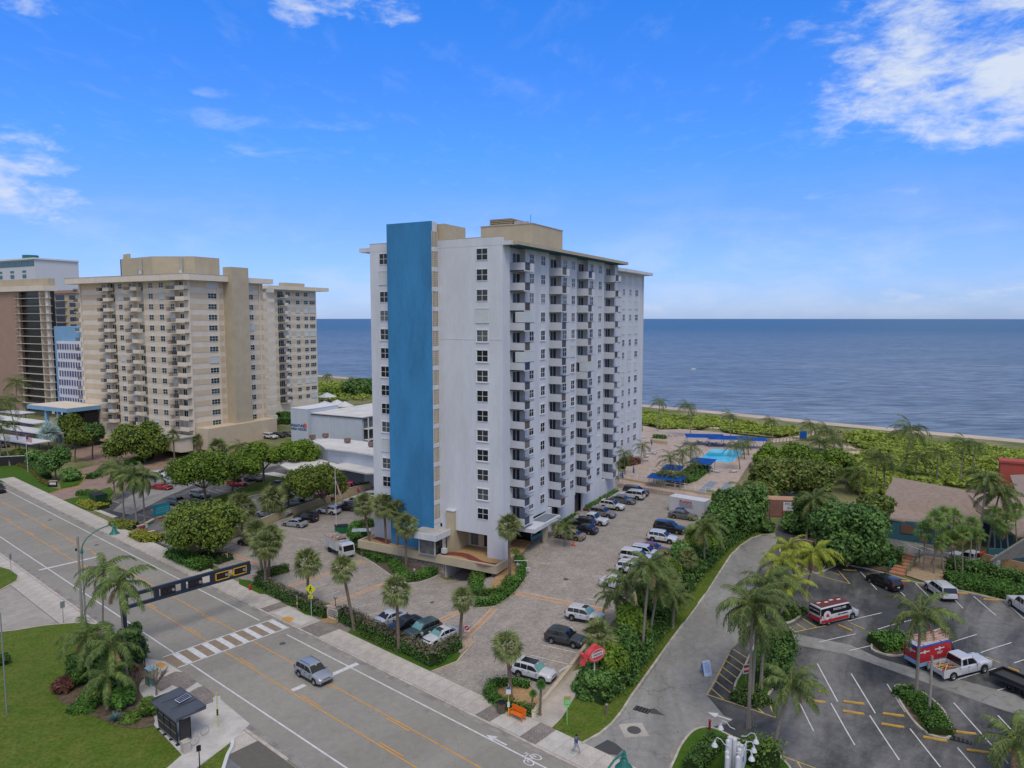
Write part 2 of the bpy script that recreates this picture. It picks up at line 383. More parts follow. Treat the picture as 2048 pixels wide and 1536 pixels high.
# ------------------------------------------------------------ ground materials
def brick_mat(name,c1,c2,mortar,bw=0.22,bh=0.11,rough=0.85,vary=0.25,rot=0.0,vscale=0.35,msize=0.012):
 m=bpy.data.materials.new(name);m.use_nodes=True;MATS[name]=m
 nt=m.node_tree;nd=nt.nodes;L=nt.links;bs=nd['Principled BSDF'];bs.inputs['Roughness'].default_value=rough;bs.inputs['Specular IOR Level'].default_value=0.25
 tc=nd.new('ShaderNodeTexCoord');mp=nd.new('ShaderNodeMapping');mp.inputs['Rotation'].default_value=(0,0,rot);L.new(tc.outputs['Object'],mp.inputs[0])
 br=nd.new('ShaderNodeTexBrick');br.inputs['Scale'].default_value=1.0;br.inputs['Brick Width'].default_value=bw;br.inputs['Row Height'].default_value=bh
 br.inputs['Mortar Size'].default_value=msize;br.inputs['Color1'].default_value=tuple(c1)+(1,);br.inputs['Color2'].default_value=tuple(c2)+(1,);br.inputs['Mortar'].default_value=tuple(mortar)+(1,)
 L.new(mp.outputs[0],br.inputs['Vector'])
 n=nd.new('ShaderNodeTexNoise');n.inputs['Scale'].default_value=vscale;n.inputs['Detail'].default_value=8;n.inputs['Roughness'].default_value=0.7;L.new(tc.outputs['Object'],n.inputs['Vector'])
 n2=nd.new('ShaderNodeTexNoise');n2.inputs['Scale'].default_value=3.2;n2.inputs['Detail'].default_value=5;L.new(mp.outputs[0],n2.inputs['Vector'])
 mr=nd.new('ShaderNodeMapRange');mr.inputs[1].default_value=0.3;mr.inputs[2].default_value=0.7;mr.inputs[3].default_value=1-vary;mr.inputs[4].default_value=1+vary;L.new(n.outputs[0],mr.inputs[0])
 mr2=nd.new('ShaderNodeMapRange');mr2.inputs[1].default_value=0.3;mr2.inputs[2].default_value=0.7;mr2.inputs[3].default_value=0.85;mr2.inputs[4].default_value=1.15;L.new(n2.outputs[0],mr2.inputs[0])
 mu=nd.new('ShaderNodeMath');mu.operation='MULTIPLY';L.new(mr.outputs[0],mu.inputs[0]);L.new(mr2.outputs[0],mu.inputs[1])
 v=nd.new('ShaderNodeVectorMath');v.operation='SCALE';L.new(br.outputs['Color'],v.inputs[0]);L.new(mu.outputs[0],v.inputs[3]);L.new(v.outputs[0],bs.inputs['Base Color'])
 return m
def asphalt_mat(name,base,worn,tracks=0.3,scale=0.25,rot=0.0,stretch=1.0,crack=0.5):
 m=bpy.data.materials.new(name);m.use_nodes=True;MATS[name]=m
 nt=m.node_tree;nd=nt.nodes;L=nt.links;bs=nd['Principled BSDF'];bs.inputs['Roughness'].default_value=0.9;bs.inputs['Specular IOR Level'].default_value=0.2
 tc=nd.new('ShaderNodeTexCoord');mp=nd.new('ShaderNodeMapping');mp.inputs['Rotation'].default_value=(0,0,rot);L.new(tc.outputs['Object'],mp.inputs[0])
 ms=nd.new('ShaderNodeMapping');ms.inputs['Scale'].default_value=(1,1/stretch,1);L.new(mp.outputs[0],ms.inputs[0])
 def nz(sc,det,vec,r=0.6,dist=0.0):
  n=nd.new('ShaderNodeTexNoise');n.inputs['Scale'].default_value=sc;n.inputs['Detail'].default_value=det;n.inputs['Roughness'].default_value=r;n.inputs['Distortion'].default_value=dist
  L.new(vec,n.inputs['Vector']);return n.outputs[0]
 def mr(x,a,b,c,d):
  n=nd.new('ShaderNodeMapRange');n.inputs[1].default_value=a;n.inputs[2].default_value=b;n.inputs[3].default_value=c;n.inputs[4].default_value=d;L.new(x,n.inputs[0]);return n.outputs[0]
 a=nz(scale,8,ms.outputs[0],0.65,0.6)
 mx=nd.new('ShaderNodeMix');mx.data_type='RGBA';L.new(mr(a,0.42,0.62,0,1),mx.inputs[0]);mx.inputs[6].default_value=tuple(base)+(1,);mx.inputs[7].default_value=tuple(worn)+(1,)
 g=mr(nz(14,4,mp.outputs[0],0.8),0.3,0.7,0.86,1.14)
 b=mr(nz(1.3,6,mp.outputs[0],0.7),0.3,0.7,1-tracks/2,1+tracks/2)
 mu=nd.new('ShaderNodeMath');mu.operation='MULTIPLY';L.new(g,mu.inputs[0]);L.new(b,mu.inputs[1])
 out=mu.outputs[0]
 if crack:
  vo=nd.new('ShaderNodeTexVoronoi');vo.feature='DISTANCE_TO_EDGE';vo.inputs['Scale'].default_value=0.22
  wv=nd.new('ShaderNodeMix');wv.data_type='VECTOR';wv.inputs[0].default_value=0.35
  nv=nd.new('ShaderNodeTexNoise');nv.inputs['Scale'].default_value=0.5;nv.inputs['Detail'].default_value=6;L.new(mp.outputs[0],nv.inputs['Vector'])
  ad=nd.new('ShaderNodeVectorMath');ad.operation='MULTIPLY_ADD';L.new(nv.outputs['Color'],ad.inputs[0]);ad.inputs[1].default_value=(3,3,0);L.new(mp.outputs[0],ad.inputs[2])
  L.new(ad.outputs[0],vo.inputs['Vector'])
  ck=mr(vo.outputs['Distance'],0.0,0.012,1-crack*0.6,1.0)
  m2=nd.new('ShaderNodeMath');m2.operation='MULTIPLY';L.new(out,m2.inputs[0]);L.new(ck,m2.inputs[1]);out=m2.outputs[0]
 v=nd.new('ShaderNodeVectorMath');v.operation='SCALE';L.new(mx.outputs[2],v.inputs[0]);L.new(out,v.inputs[3]);L.new(v.outputs[0],bs.inputs['Base Color'])
 return m
ROT_R=-(RA+math.pi/2)
m_road=asphalt_mat('road_asphalt',(0.262,0.248,0.212),(0.305,0.29,0.25),0.20,0.10,-(RA+math.pi/2),6.0,0.18)
m_asph=asphalt_mat('car_park_asphalt',(0.062,0.065,0.068),(0.19,0.187,0.18),0.45,0.13,0.6,2.6,0.35)
m_drive=asphalt_mat('driveway_asphalt',(0.225,0.222,0.205),(0.31,0.308,0.29),0.3,0.16,0.25,3.5,0.55)
m_side=asphalt_mat('side_street_surface',(0.32,0.29,0.25),(0.40,0.375,0.33),0.2,0.2,0.3,1.5,0.3)
m_dark=flat('dark_patch',(0.07,0.07,0.072),0.9)
m_conc=M('concrete',(0.47,0.43,0.375),0.9,0.14,0.5,fine=0.08,rnd=0.07,bump=0.15)
m_conc2=M('pale_concrete',(0.50,0.475,0.43),0.9,0.12,0.7,fine=0.06,rnd=0.05)
m_kerb=M('kerb_concrete',(0.46,0.42,0.35),0.9,0.22,1.2,fine=0.1)
m_joint=flat('joint_dirt',(0.13,0.12,0.10),0.95)
m_gutter=M('gutter_concrete',(0.27,0.25,0.225),0.9,0.25,0.7,fine=0.12)
m_paver=brick_mat('lot_pavers',(0.395,0.345,0.29),(0.30,0.272,0.24),(0.22,0.20,0.18),0.30,0.20,rot=-0.35,vary=0.20,vscale=0.5)
m_paver_dk=brick_mat('dark_pavers',(0.30,0.255,0.225),(0.225,0.20,0.18),(0.13,0.12,0.11),0.24,0.14,rot=0.9)
m_paver_red=brick_mat('driveway_pavers',(0.35,0.25,0.20),(0.28,0.19,0.155),(0.2,0.15,0.13),0.3,0.2,rot=0.3)
m_deck=brick_mat('deck_pavers',(0.50,0.40,0.32),(0.42,0.33,0.27),(0.33,0.27,0.22),0.6,0.6,rot=-0.5,vary=0.14)
m_band=brick_mat('band_pavers',(0.55,0.33,0.20),(0.48,0.29,0.18),(0.33,0.2,0.14),0.25,0.12,rot=-0.35,vary=0.12)
m_cream=M('cream_edging',(0.50,0.42,0.30),0.9,0.12,2.0)
m_grass=M('lawn_grass',(0.075,0.135,0.016),0.95,0.0,0.45,col2=(0.125,0.15,0.03),bump=0.6,bscale=9,fine=0.3,spec=0.1,contrast=(0.30,0.72))
m_grass2=M('bright_lawn',(0.045,0.115,0.012),0.95,0.0,0.8,col2=(0.075,0.14,0.02),bump=0.6,bscale=9,fine=0.25,spec=0.1)
m_dune=M('dune_ground',(0.20,0.23,0.06),0.95,0.0,0.16,col2=(0.36,0.29,0.19),fine=0.25,spec=0.1,contrast=(0.40,0.72))
m_sand=M('beach_sand',(0.52,0.43,0.33),0.95,0.10,0.06,fine=0.06,spec=0.15)
m_wet=flat('wet_sand',(0.34,0.28,0.215),0.5)
m_land=M('land',(0.14,0.18,0.05),0.95,0.2,0.10,col2=(0.28,0.25,0.14),fine=0.2,spec=0.1)
m_mulch=M('mulch',(0.42,0.27,0.135),0.95,0.25,4.0,fine=0.3,bump=0.6,spec=0.1)
m_mulch_red=M('red_mulch',(0.20,0.065,0.05),0.95,0.3,4.0,fine=0.3,bump=0.6,spec=0.1)
m_soil=M('planting_soil',(0.13,0.10,0.07),0.95,0.3,2.0,fine=0.25,spec=0.1)
m_white_p=M('white_road_paint',(0.62,0.62,0.61),0.7,0.15,1.5,fine=0.12)
m_yellow_p=M('yellow_road_paint',(0.62,0.30,0.05),0.7,0.12,1.5,fine=0.12)
m_yellow_s=M('yellow_stall_paint',(0.56,0.42,0.13),0.7,0.18,1.5,fine=0.15)
m_brown_p=M('brown_crosswalk_paint',(0.26,0.205,0.14),0.85,0.12,1.0,fine=0.12)
def water_mat():
 m=bpy.data.materials.new('sea_water');m.use_nodes=True
 nt=m.node_tree;nd=nt.nodes;L=nt.links;bs=nd['Principled BSDF']
 bs.inputs['Roughness'].default_value=0.42;bs.inputs['IOR'].default_value=1.33;bs.inputs['Specular IOR Level'].default_value=0.32
 tc=nd.new('ShaderNodeTexCoord')
 mp=nd.new('ShaderNodeMapping');mp.inputs['Rotation'].default_value=(0,0,0.0);mp.inputs['Scale'].default_value=(0.30,1.0,1);L.new(tc.outputs['Object'],mp.inputs[0])
 def nz(sc,det,r=0.6,vec=None,dist=0.0):
  n=nd.new('ShaderNodeTexNoise');n.inputs['Scale'].default_value=sc;n.inputs['Detail'].default_value=det;n.inputs['Roughness'].default_value=r;n.inputs['Distortion'].default_value=dist
  L.new(vec or mp.outputs[0],n.inputs['Vector']);return n.outputs[0]
 a=nz(0.010,7,0.65);b=nz(0.24,7,0.72,dist=0.3);c=nz(0.03,5,0.6)
 s=nd.new('ShaderNodeMath');s.operation='ADD';L.new(a,s.inputs[0]);L.new(c,s.inputs[1])
 mr=nd.new('ShaderNodeMapRange');mr.inputs[1].default_value=0.8;mr.inputs[2].default_value=1.2;L.new(s.outputs[0],mr.inputs[0])
 mx=nd.new('ShaderNodeMix');mx.data_type='RGBA';L.new(mr.outputs[0],mx.inputs[0]);mx.inputs[6].default_value=(0.145,0.195,0.245,1);mx.inputs[7].default_value=(0.215,0.265,0.315,1)
 sx=nd.new('ShaderNodeSeparateXYZ');L.new(tc.outputs['Object'],sx.inputs[0])
 # shallows near the shore are a little greener; far water deeper blue
 ln=nd.new('ShaderNodeVectorMath');ln.operation='LENGTH';L.new(tc.outputs['Object'],ln.inputs[0])
 m3=nd.new('ShaderNodeMapRange');m3.inputs[1].default_value=250;m3.inputs[2].default_value=2500;L.new(ln.outputs['Value'],m3.inputs[0])
 mx2=nd.new('ShaderNodeMix');mx2.data_type='RGBA';L.new(m3.outputs[0],mx2.inputs[0]);L.new(mx.outputs[2],mx2.inputs[6]);mx2.inputs[7].default_value=(0.060,0.135,0.215,1)
 wr=nd.new('ShaderNodeMapRange');wr.inputs[1].default_value=0.30;wr.inputs[2].default_value=0.70;wr.inputs[3].default_value=0.35;wr.inputs[4].default_value=1.6;L.new(b,wr.inputs[0])
 v=nd.new('ShaderNodeVectorMath');v.operation='SCALE';L.new(mx2.outputs[2],v.inputs[0]);L.new(wr.outputs[0],v.inputs[3])
 L.new(v.outputs[0],bs.inputs['Base Color'])
 wb=nz(0.45,7,0.62,dist=0.5)
 bp=nd.new('ShaderNodeBump');bp.inputs['Strength'].default_value=1.0;bp.inputs['Distance'].default_value=0.9;L.new(b,bp.inputs['Height'])
 bp2=nd.new('ShaderNodeBump');bp2.inputs['Strength'].default_value=0.9;bp2.inputs['Distance'].default_value=0.25;L.new(wb,bp2.inputs['Height']);L.new(bp.outputs[0],bp2.inputs['Normal'])
 L.new(bp2.outputs[0],bs.inputs['Normal'])
 return m
# shoreline: runs down the coast from the far left to the right of the view
SEA_Z=-1.4
SHORE=[(-2600,2900),(-1400,1700),(-600,905),(-260,590),(-122,458),(-88,434),(-20,375),(58,304),(91,274),(118,248),(135,233),(156,216),(230,160),(420,10),(900,-420),(2400,-1800)]
SHN=Vector((0.70,0.714))
def build_land():
 mb=MB()
 back=[(2000,-2600),(-6000,-2600),(-6000,3400),(-2700,3000)]
 pts=[(p[0],p[1])for p in SHORE]
 bm=bmesh.new()
 top=[bm.verts.new((p[0]-SHN.x*20,p[1]-SHN.y*20,0))for p in pts]
 bk=[bm.verts.new((p[0],p[1],0))for p in back]
 bm.faces.new(list(reversed(top+bk[0:])))
 bmesh.ops.recalc_face_normals(bm,faces=bm.faces[:])
 if bm.faces[:][0].normal.z<0:bmesh.ops.reverse_faces(bm,faces=bm.faces[:])
 bmesh.ops.triangulate(bm,faces=bm.faces[:],ngon_method='EAR_CLIP')
 terrain_cuts(bm)
 for v in bm.verts:v.co.z=hgt(v.co.x,v.co.y)-0.03
 me=bpy.data.meshes.new('ground');bm.to_mesh(me);bm.free();me.materials.append(m_land)
 link('ground',me,kind='structure')
 # beach: dry sand, wet sand and the slope that runs on under the water
 def band(name,d0,z0,d1,z1,mat,n_sub=1):
  mb=MB()
  for i in range(len(pts)-1):
   a,b=Vector(pts[i]),Vector(pts[i+1])
   q=[a-SHN*d0,b-SHN*d0,b-SHN*d1,a-SHN*d1]
   mb.quad((q[3].x,q[3].y,z1),(q[2].x,q[2].y,z1),(q[1].x,q[1].y,z0),(q[0].x,q[0].y,z0))
  return mb.build(name,mat,kind='structure')
 band('beach_sand',3.0,-0.75,19,HMAX+0.05,m_sand)
 band('wet_sand',-2.0,SEA_Z-0.15,3.0,-0.75,m_wet)
 band('seabed',-60,-6.0,-2.0,SEA_Z-0.15,m_wet)
 band('beach_sand_upper',19,HMAX+0.05,26,HMAX-0.04,m_sand)
 s=MB();n=96;Rr=21000
 s.add([(0,0,SEA_Z)]+[(math.cos(2*math.pi*i/n)*Rr,math.sin(2*math.pi*i/n)*Rr,SEA_Z)for i in range(n)],[(0,i+1,(i+1)%n+1)for i in range(n)])
 s.build('sea',water_mat(),kind='structure')
 # foam along the shore
 m_foam=M('sea_foam',(0.75,0.78,0.80),0.6,0.08,0.8,fine=0.1)
 rnd=random.Random(3)
 for k,(off,wd)in enumerate(((-0.6,1.3),(-4.2,0.9))):
  mb=MB();prev=None;P=[]
  for i in range(2,len(pts)-2):
   a,b=Vector(pts[i]),Vector(pts[i+1]);nn=max(2,int((b-a).length/3.0));nn=min(nn,120)
   for t in range(nn):P.append(a.lerp(b,t/nn))
  for i,p in enumerate(P):
   j=0.9*math.sin(i*0.23+k)+0.6*math.sin(i*0.61+2*k)+rnd.uniform(-0.3,0.3)
   ww=wd*(0.6+0.5*math.sin(i*0.37+k*2)+rnd.uniform(-0.2,0.3))
   ww=max(ww,0.05 if k else 0.35)
   if k and math.sin(i*0.11+1.0)<0.1:ww=0.03
   c=p-SHN*(off+j)
   cur=(c-SHN*ww,c+SHN*ww)
   if prev:mb.quad(*[(q.x,q.y,SEA_Z+0.02+0.004*k)for q in(prev[0],cur[0],cur[1],prev[1])])
   prev=cur
  mb.build('surf_foam',m_foam,kind='structure')
build_land()
# ------------------------------------------------------------ the road with its kerbs, pavements and markings
def rquad(name,u0,u1,v0,v1,z,mat,parent=None,kind='structure',thick=0.0):
 a,b,c,d=R(u0,v0),R(u0,v1),R(u1,v1),R(u1,v0)
 mb=MB();T=[(p[0],p[1],hgt(*p)+z)for p in(a,b,c,d)]
 if thick:
  mb.prism([a,b,c,d],z-thick,z)
 else:mb.quad(*T)
 return mb.build(name,mat,parent,kind=kind if parent is None else None)
road=rquad('road',-90,700,31.3,46.25,0.0,m_road)
KR,KL=46.55,31.3
rquad('gutter',-90,700,45.75,46.25,0.006,m_gutter)
rquad('kerb',-90,700,46.25,46.5,0.12,m_kerb,thick=0.2)
rquad('gutter',-90,700,31.45,32.0,0.006,m_gutter)
rquad('kerb',88,700,31.1,31.4,0.10,m_kerb,thick=0.2)
rquad('kerb',52,84,31.1,31.4,0.10,m_kerb,thick=0.2)
def mark(name,u0,u1,v0,v1,mat,z=0.008):return rquad(name,u0,u1,v0,v1,z,mat,road)
for(u0,u1)in((-90,66.2),(74.6-0.6,74.6),(79.3,125),(125,500)):
 pass
mark('edge_line',-90,73.6,44.55,44.72,m_white_p);mark('edge_line',79.6,600,44.55,44.72,m_white_p)
mark('edge_line',-90,74.9,33.8,33.97,m_white_p);mark('edge_line',78.9,600,33.8,33.97,m_white_p)
for vv in(37.62,41.08):
 mark('centre_line',-90,74.9,vv,vv+0.13,m_yellow_p);mark('centre_line',78.9,600,vv,vv+0.13,m_yellow_p)
for k in range(-3,30):
 for vv,o in((37.62+0.30,0.0),(41.08-0.30,2.6)):
  u0=33.0+k*12.0+o
  if 70<u0<80:continue
  mark('centre_dash',u0,u0+3.2,vv,vv+0.13,m_yellow_p)
mark('stop_line',61.2,61.8,41.5,45.7,m_white_p,0.012);mark('stop_line',61.5,62.1,37.9,39.4,m_white_p,0.012)
mark('stop_line',120.2,120.7,32.8,41.0,m_white_p,0.012)
mark('crosswalk_edge',78.65,78.85,32.6,45.9,m_white_p,0.012);mark('crosswalk_edge',75.05,75.25,32.6,45.9,m_white_p,0.012)
vv=32.6
for k in range(16):
 wd=0.93 if k%2==0 else 0.73
 mark('crosswalk_bar',75.29,78.61,vv+0.01,vv+wd-0.01,m_brown_p if k%2==0 else m_white_p,0.010)
 vv+=wd
def arrow(parent,cx,cy,rz,L_,mat,dz,name='lane_arrow',hw=0.42,sw=0.09):
 mb=MB();c,s=math.cos(rz),math.sin(rz)
 def T(x,y):
  X,Y=cx+c*x-s*y,cy+s*x+c*y;return(X,Y,hgt(X,Y)+dz)
 mb.quad(T(-L_/2,-sw),T(L_*.12,-sw),T(L_*.12,sw),T(-L_/2,sw));mb.tri(T(L_*.10,-hw),T(L_/2,0),T(L_*.10,hw))
 return mb.build(name,mat,parent)
g=G(993,1480);arrow(road,g.x,g.y,math.atan2(UD.y,UD.x),2.4,m_white_p,0.012)
# bicycle symbol painted in the cycle lane
def ring(mb,cx,cy,r,w_,rz,z,n=18,sx=1.0):
 for i in range(n):
  a0,a1=2*math.pi*i/n,2*math.pi*(i+1)/n
  q=[]
  for(rr,aa)in((r-w_,a0),(r,a0),(r,a1),(r-w_,a1)):
   x,y=math.cos(aa)*rr*sx,math.sin(aa)*rr
   q.append((cx+UD.x*x+VD.x*y,cy+UD.y*x+VD.y*y,z))
  mb.quad(*q)
def bike_symbol(cx,cy,z):
 mb=MB()
 def P(x,y):return(cx+UD.x*x+VD.x*y,cy+UD.y*x+VD.y*y,z)
 ring(mb,*P(-0.0,-0.55)[:2],0.36,0.09,0,z,sx=1.5);ring(mb,*P(-0.0,0.45)[:2],0.36,0.09,0,z,sx=1.5)
 for(x0,y0,x1,y1)in((0,-0.55,0.8,-0.25),(0.8,-0.25,0.75,0.35),(0.75,0.35,0,-0.02),(0,-0.02,0.8,-0.25),(0,0.45,1.05,0.3),(1.05,0.15,1.05,0.45)):
  d=Vector((x1-x0,y1-y0)).normalized()*0.05;mb.quad(P(x0+d.y,y0-d.x),P(x1+d.y,y1-d.x),P(x1-d.y,y1+d.x),P(x0-d.y,y0+d.x))
 mb.build('bicycle_symbol',m_white_p,road)
g=G(1066,1519);bike_symbol(g.x,g.y,0.012)
for(px,py)in((565,1287),(100,1040),(193,1090),(190,1003)):   # manhole covers in the road
 g=G(px,py);MB().cyl(g.x,g.y,0.0,0.014,0.36,n=18).build('manhole_cover',flat('manhole_iron',(0.11,0.105,0.10),0.7,0.3),road)
# pavements: a bed with separately laid slabs on it
pave_r=rquad('pavement',-60,330,46.5,49.5,0.105,m_joint,thick=0.2)
def slabs(parent,u0,u1,v0,v1,step,top,mats,name='paving_slab',gap=0.025,cross=1):
 n=int(round((u1-u0)/step));cache={}
 for i in range(n):
  for j in range(cross):
   a0=u0+i*step+gap/2;b0=v0+(v1-v0)/cross*j+gap/2;lv=(v1-v0)/cross-gap;lu=step-gap
   mt=mats(a0)if callable(mats)else mats
   if mt is None:continue
   if mt.name not in cache:
    cache[mt.name]=MB().box((0,0,0),(lu,lv,0.05)).mesh(name,mt)
   c=R(a0+lu/2,b0+lv/2)
   link(name,cache[mt.name],parent,(c[0],c[1],top-0.025+random.uniform(-0.003,0.003)),math.atan2(UD.y,UD.x)+random.uniform(-.002,.002))
def pm(u_):
 for a,b in((37.2,38.8),(41.6,43.3),(69.0,73.6),(79.6,82.6)):
  if a<u_<b:return m_paver_dk
 return m_conc2 if(33<u_<37 or 38.8<u_<41.6)else m_conc
slabs(pave_r,-2,196,46.52,49.45,1.8,0.135,pm)
# strip of pavers and grass between the pavement and the hedge
rquad('paver_verge',62,92,49.5,53.2,0.09,m_paver_dk,thick=0.15)
# the land side: apron, side street, lawns
sheet('street_apron',[('r',-60,20),('r',47,20),('r',47,31.1),('r',-60,31.1)],0.02,m_side)
sheet('side_street',[('r',47,-60),('r',400,-60),('r',400,31.2),('r',88,31.2),('r',47,31.2)],0.01,m_side)
pave_l=rquad('pavement',47,330,28.2,31.1,0.05,m_joint,thick=0.1)
slabs(pave_l,47.4,160,28.22,31.08,1.8,0.075,lambda u_:None if u_<55 else m_conc)
def rim(name,px,dz,mat,width=0.18,thick=0.2,closed=True):return strip(name,smooth_path(world_poly(px),3,closed),width,dz,mat,world=True,closed=closed,thick=thick,kind='structure')
def spoly(px,n=4):return smooth_path(world_poly(px),n,True)
lawnA=[(-330,1290),(-100,1275),(30,1262),(90,1252),(150,1247),(205,1250),(262,1290),(310,1330),(370,1400),(310,1455),(364,1512),(334,1545),(250,1640),(-100,1900),(-700,1700)]
sheet('lawn',lawnA,0.10,m_grass,thick=0.12)
strip('kerb',[(-330,1290),(-100,1275),(30,1262),(90,1252),(150,1247),(205,1250)],0.16,0.13,m_kerb,thick=0.15,kind='structure')
sheet('lawn',[(-300,1080),(-10,1132),(20,1140),(36,1152),(34,1162),(0,1182),(-400,1290)],0.10,m_grass,thick=0.12)
strip('kerb',[(-400,1290),(0,1182),(34,1162),(37,1152),(20,1140),(-10,1132),(-300,1080)],0.16,0.13,m_kerb,thick=0.15,kind='structure')
shel_pad=sheet('bus_stop_pad',[(268,1372),(282,1345),(288,1318),(330,1325),(372,1350),(440,1400),(500,1450),(466,1483),(384,1545),(300,1600),(240,1620),(364,1512),(308,1452)],0.115,m_conc2,thick=0.15)
sheet('paver_panel',[(350,1345),(368,1346),(395,1366),(368,1384),(345,1372),(322,1385),(300,1370)],0.121,m_paver_dk)
sheet('paver_panel',[(395,1377),(408,1374),(430,1392),(428,1406),(405,1414),(370,1392)],0.121,m_paver_dk)
sheet('lawn',[(388,1545),(466,1484),(463,1497),(452,1515),(445,1545),(430,1600),(300,1640)],0.122,m_grass,thick=0.1)
strip('white_kerb',[(466,1482),(464,1497),(455,1514),(447,1540),(440,1600)],0.28,0.24,flat('white_kerb_paint',(0.62,0.62,0.6)),thick=0.22,kind='structure')
sheet('driveway',[(468,1483),(520,1520),(640,1600),(445,1660),(448,1540),(457,1514)],0.03,asphalt_mat('grey_drive',(0.16,0.16,0.165),(0.22,0.22,0.22),0.2,0.3))
sheet('plant_bed',spoly([(262,1290),(282,1318),(290,1345),(278,1380),(296,1410),(308,1452),(250,1458),(200,1440),(150,1420),(112,1395),(135,1360),(160,1300),(205,1262)]),0.13,m_soil,world=True)
sheet('tactile_paving',[(268,1374-30),(278,1371-45),(285,1330),(270,1345)],0.12,m_conc2)
sheet('tactile_paving',[(310,1334),(320,1326),(333,1330),(327,1338)],0.126,m_yellow_p)
sheet('kerb_ramp',[(547,1228),(578,1217),(628,1240),(602,1254)],0.15,m_conc2)
sheet('tactile_paving',[(563,1240),(576,1235),(590,1240),(578,1247)],0.156,m_yellow_p)
# ------------------------------------------------------------ tower car park (pavers) and its bands
lot=sheet('paved_car_park',[(425,1130),(380,1113),(560,1040),(746,973),(980,960),(1236,955),(1434,1000),(1432,1025),(1340,1100),(1262,1200),(1204,1270),(1141,1346),(1078,1432),(973,1402),(863,1344),(700,1262),(540,1190),(470,1152)],0.02,m_paver)
def band(a,b,wd=0.62):
 strip('paver_band',[a,b],wd,0.028,m_band,lot)
 for o in(-1,1):strip('band_edging',[a,b],0.16,0.032,m_cream,lot,off=o*(wd/2+0.08))
for a,b in(((578,1174),(728,1122)),((658,1210),(770,1168)),((876,1243),(921,1223)),((930,1276),(988,1218)),((1020,1184),(1215,1222)),((440,1100),(532,1135))):band(a,b)
for a,b in(((618,1178),(654,1168)),((647,1194),(679,1183)),((703,1219),(731,1210)),((728,1235),(754,1226)),((1083,1290),(1153,1306)),((1062,1311),(1136,1329)),((1117,1251),(1145,1256)),
             ((1172,1198),(1204,1203)),((1250,1110),(1290,1118)),((1300,1075),(1330,1081)),((590,1075),(640,1085)),((700,1040),(730,1050))):
 strip('stall_line',[a,b],0.10,0.028,m_white_p,lot)
strip('stone_line',[(1048,1120),(1094,1129),(1148,1093)],0.2,0.028,m_cream,lot)
for a,b in(((443,1099),(466,1090)),((1119,1345),(1140,1332)),((1164,1300),(1174,1291))):
 A_,B_=G(*a),G(*b);d=B_-A_
 MB().box((0,0,0.09),(d.length,0.18,0.15),taper=0.9).build('wheel_stop',flat('white_stop',(0.6,0.6,0.58)),None,tuple((A_+B_)/2),math.atan2(d.y,d.x),label={443:'white concrete wheel stop beside the tan boundary wall',1119:'white concrete wheel stop by the low wall in front of the panoramic-roof SUV',1164:'white concrete wheel stop in front of the dark grey SUV'}[a[0]],cat='wheel stop')
for(px,py)in((1133,1158),(865,1205),(505,1112)):
 g=G(px,py);mb=MB();mb.cyl(g.x,g.y,g.z+0.02,g.z+0.035,0.42 if px!=865 else 0.3,n=18).build('manhole_cover',flat('manhole_iron',(0.11,0.105,0.10)),lot)
# grass verges around the front hedge
sheet('verge_grass',[(696,1266),(706,1258),(840,1318),(905,1300),(921,1308),(912,1324),(861,1345)],0.14,m_grass2,thick=0.1)
strip('kerb',[(863,1345),(914,1325),(950,1283),(947,1275),(935,1276)],0.16,0.16,m_cream,thick=0.15,kind='structure')
sheet('gravel_bed',[(916,1300),(925,1284),(940,1276),(948,1281),(942,1292),(918,1310)],0.13,M('pink_gravel',(0.45,0.33,0.25),0.95,0.3,8,fine=0.3))
sheet('verge_grass',[(478,1160),(499,1162),(533,1182),(532,1190),(520,1190),(478,1170)],0.14,m_grass2,thick=0.1)
sheet('verge_grass',[(563,1198),(575,1198),(592,1212),(583,1216),(562,1206)],0.14,m_grass2,thick=0.1)
sheet('verge_grass',[(596,1222),(612,1218),(632,1228),(628,1235),(610,1231)],0.14,m_grass2,thick=0.1)
sheet('mulch_bed',[(633,1232),(655,1228),(682,1240),(672,1250),(645,1246)],0.14,m_mulch)
sheet('planter_bed',spoly([(975,1398),(988,1376),(1025,1372),(1058,1376),(1077,1400),(1078,1428),(1040,1428),(1000,1412)]),0.16,m_mulch,world=True)
# the path and little lawn between the low wall and the restaurant's entrance road
sheet('concrete_path',[(1073,1432),(1143,1345),(1160,1340),(1150,1395),(1122,1440),(1100,1463),(1110,1472),(1082,1466),(1040,1440)],0.10,m_conc,thick=0.1)
sheet('corner_lawn',[(1100,1462),(1124,1438),(1148,1402),(1255,1340),(1330,1225),(1395,1165),(1452,1095),(1500,1060),(1543,1050),(1543,1069),(1504,1075),(1462,1111),(1407,1195),(1340,1285),(1262,1395),(1224,1449),(1200,1468),(1166,1488),(1140,1482)],0.13,m_grass,thick=0.1)
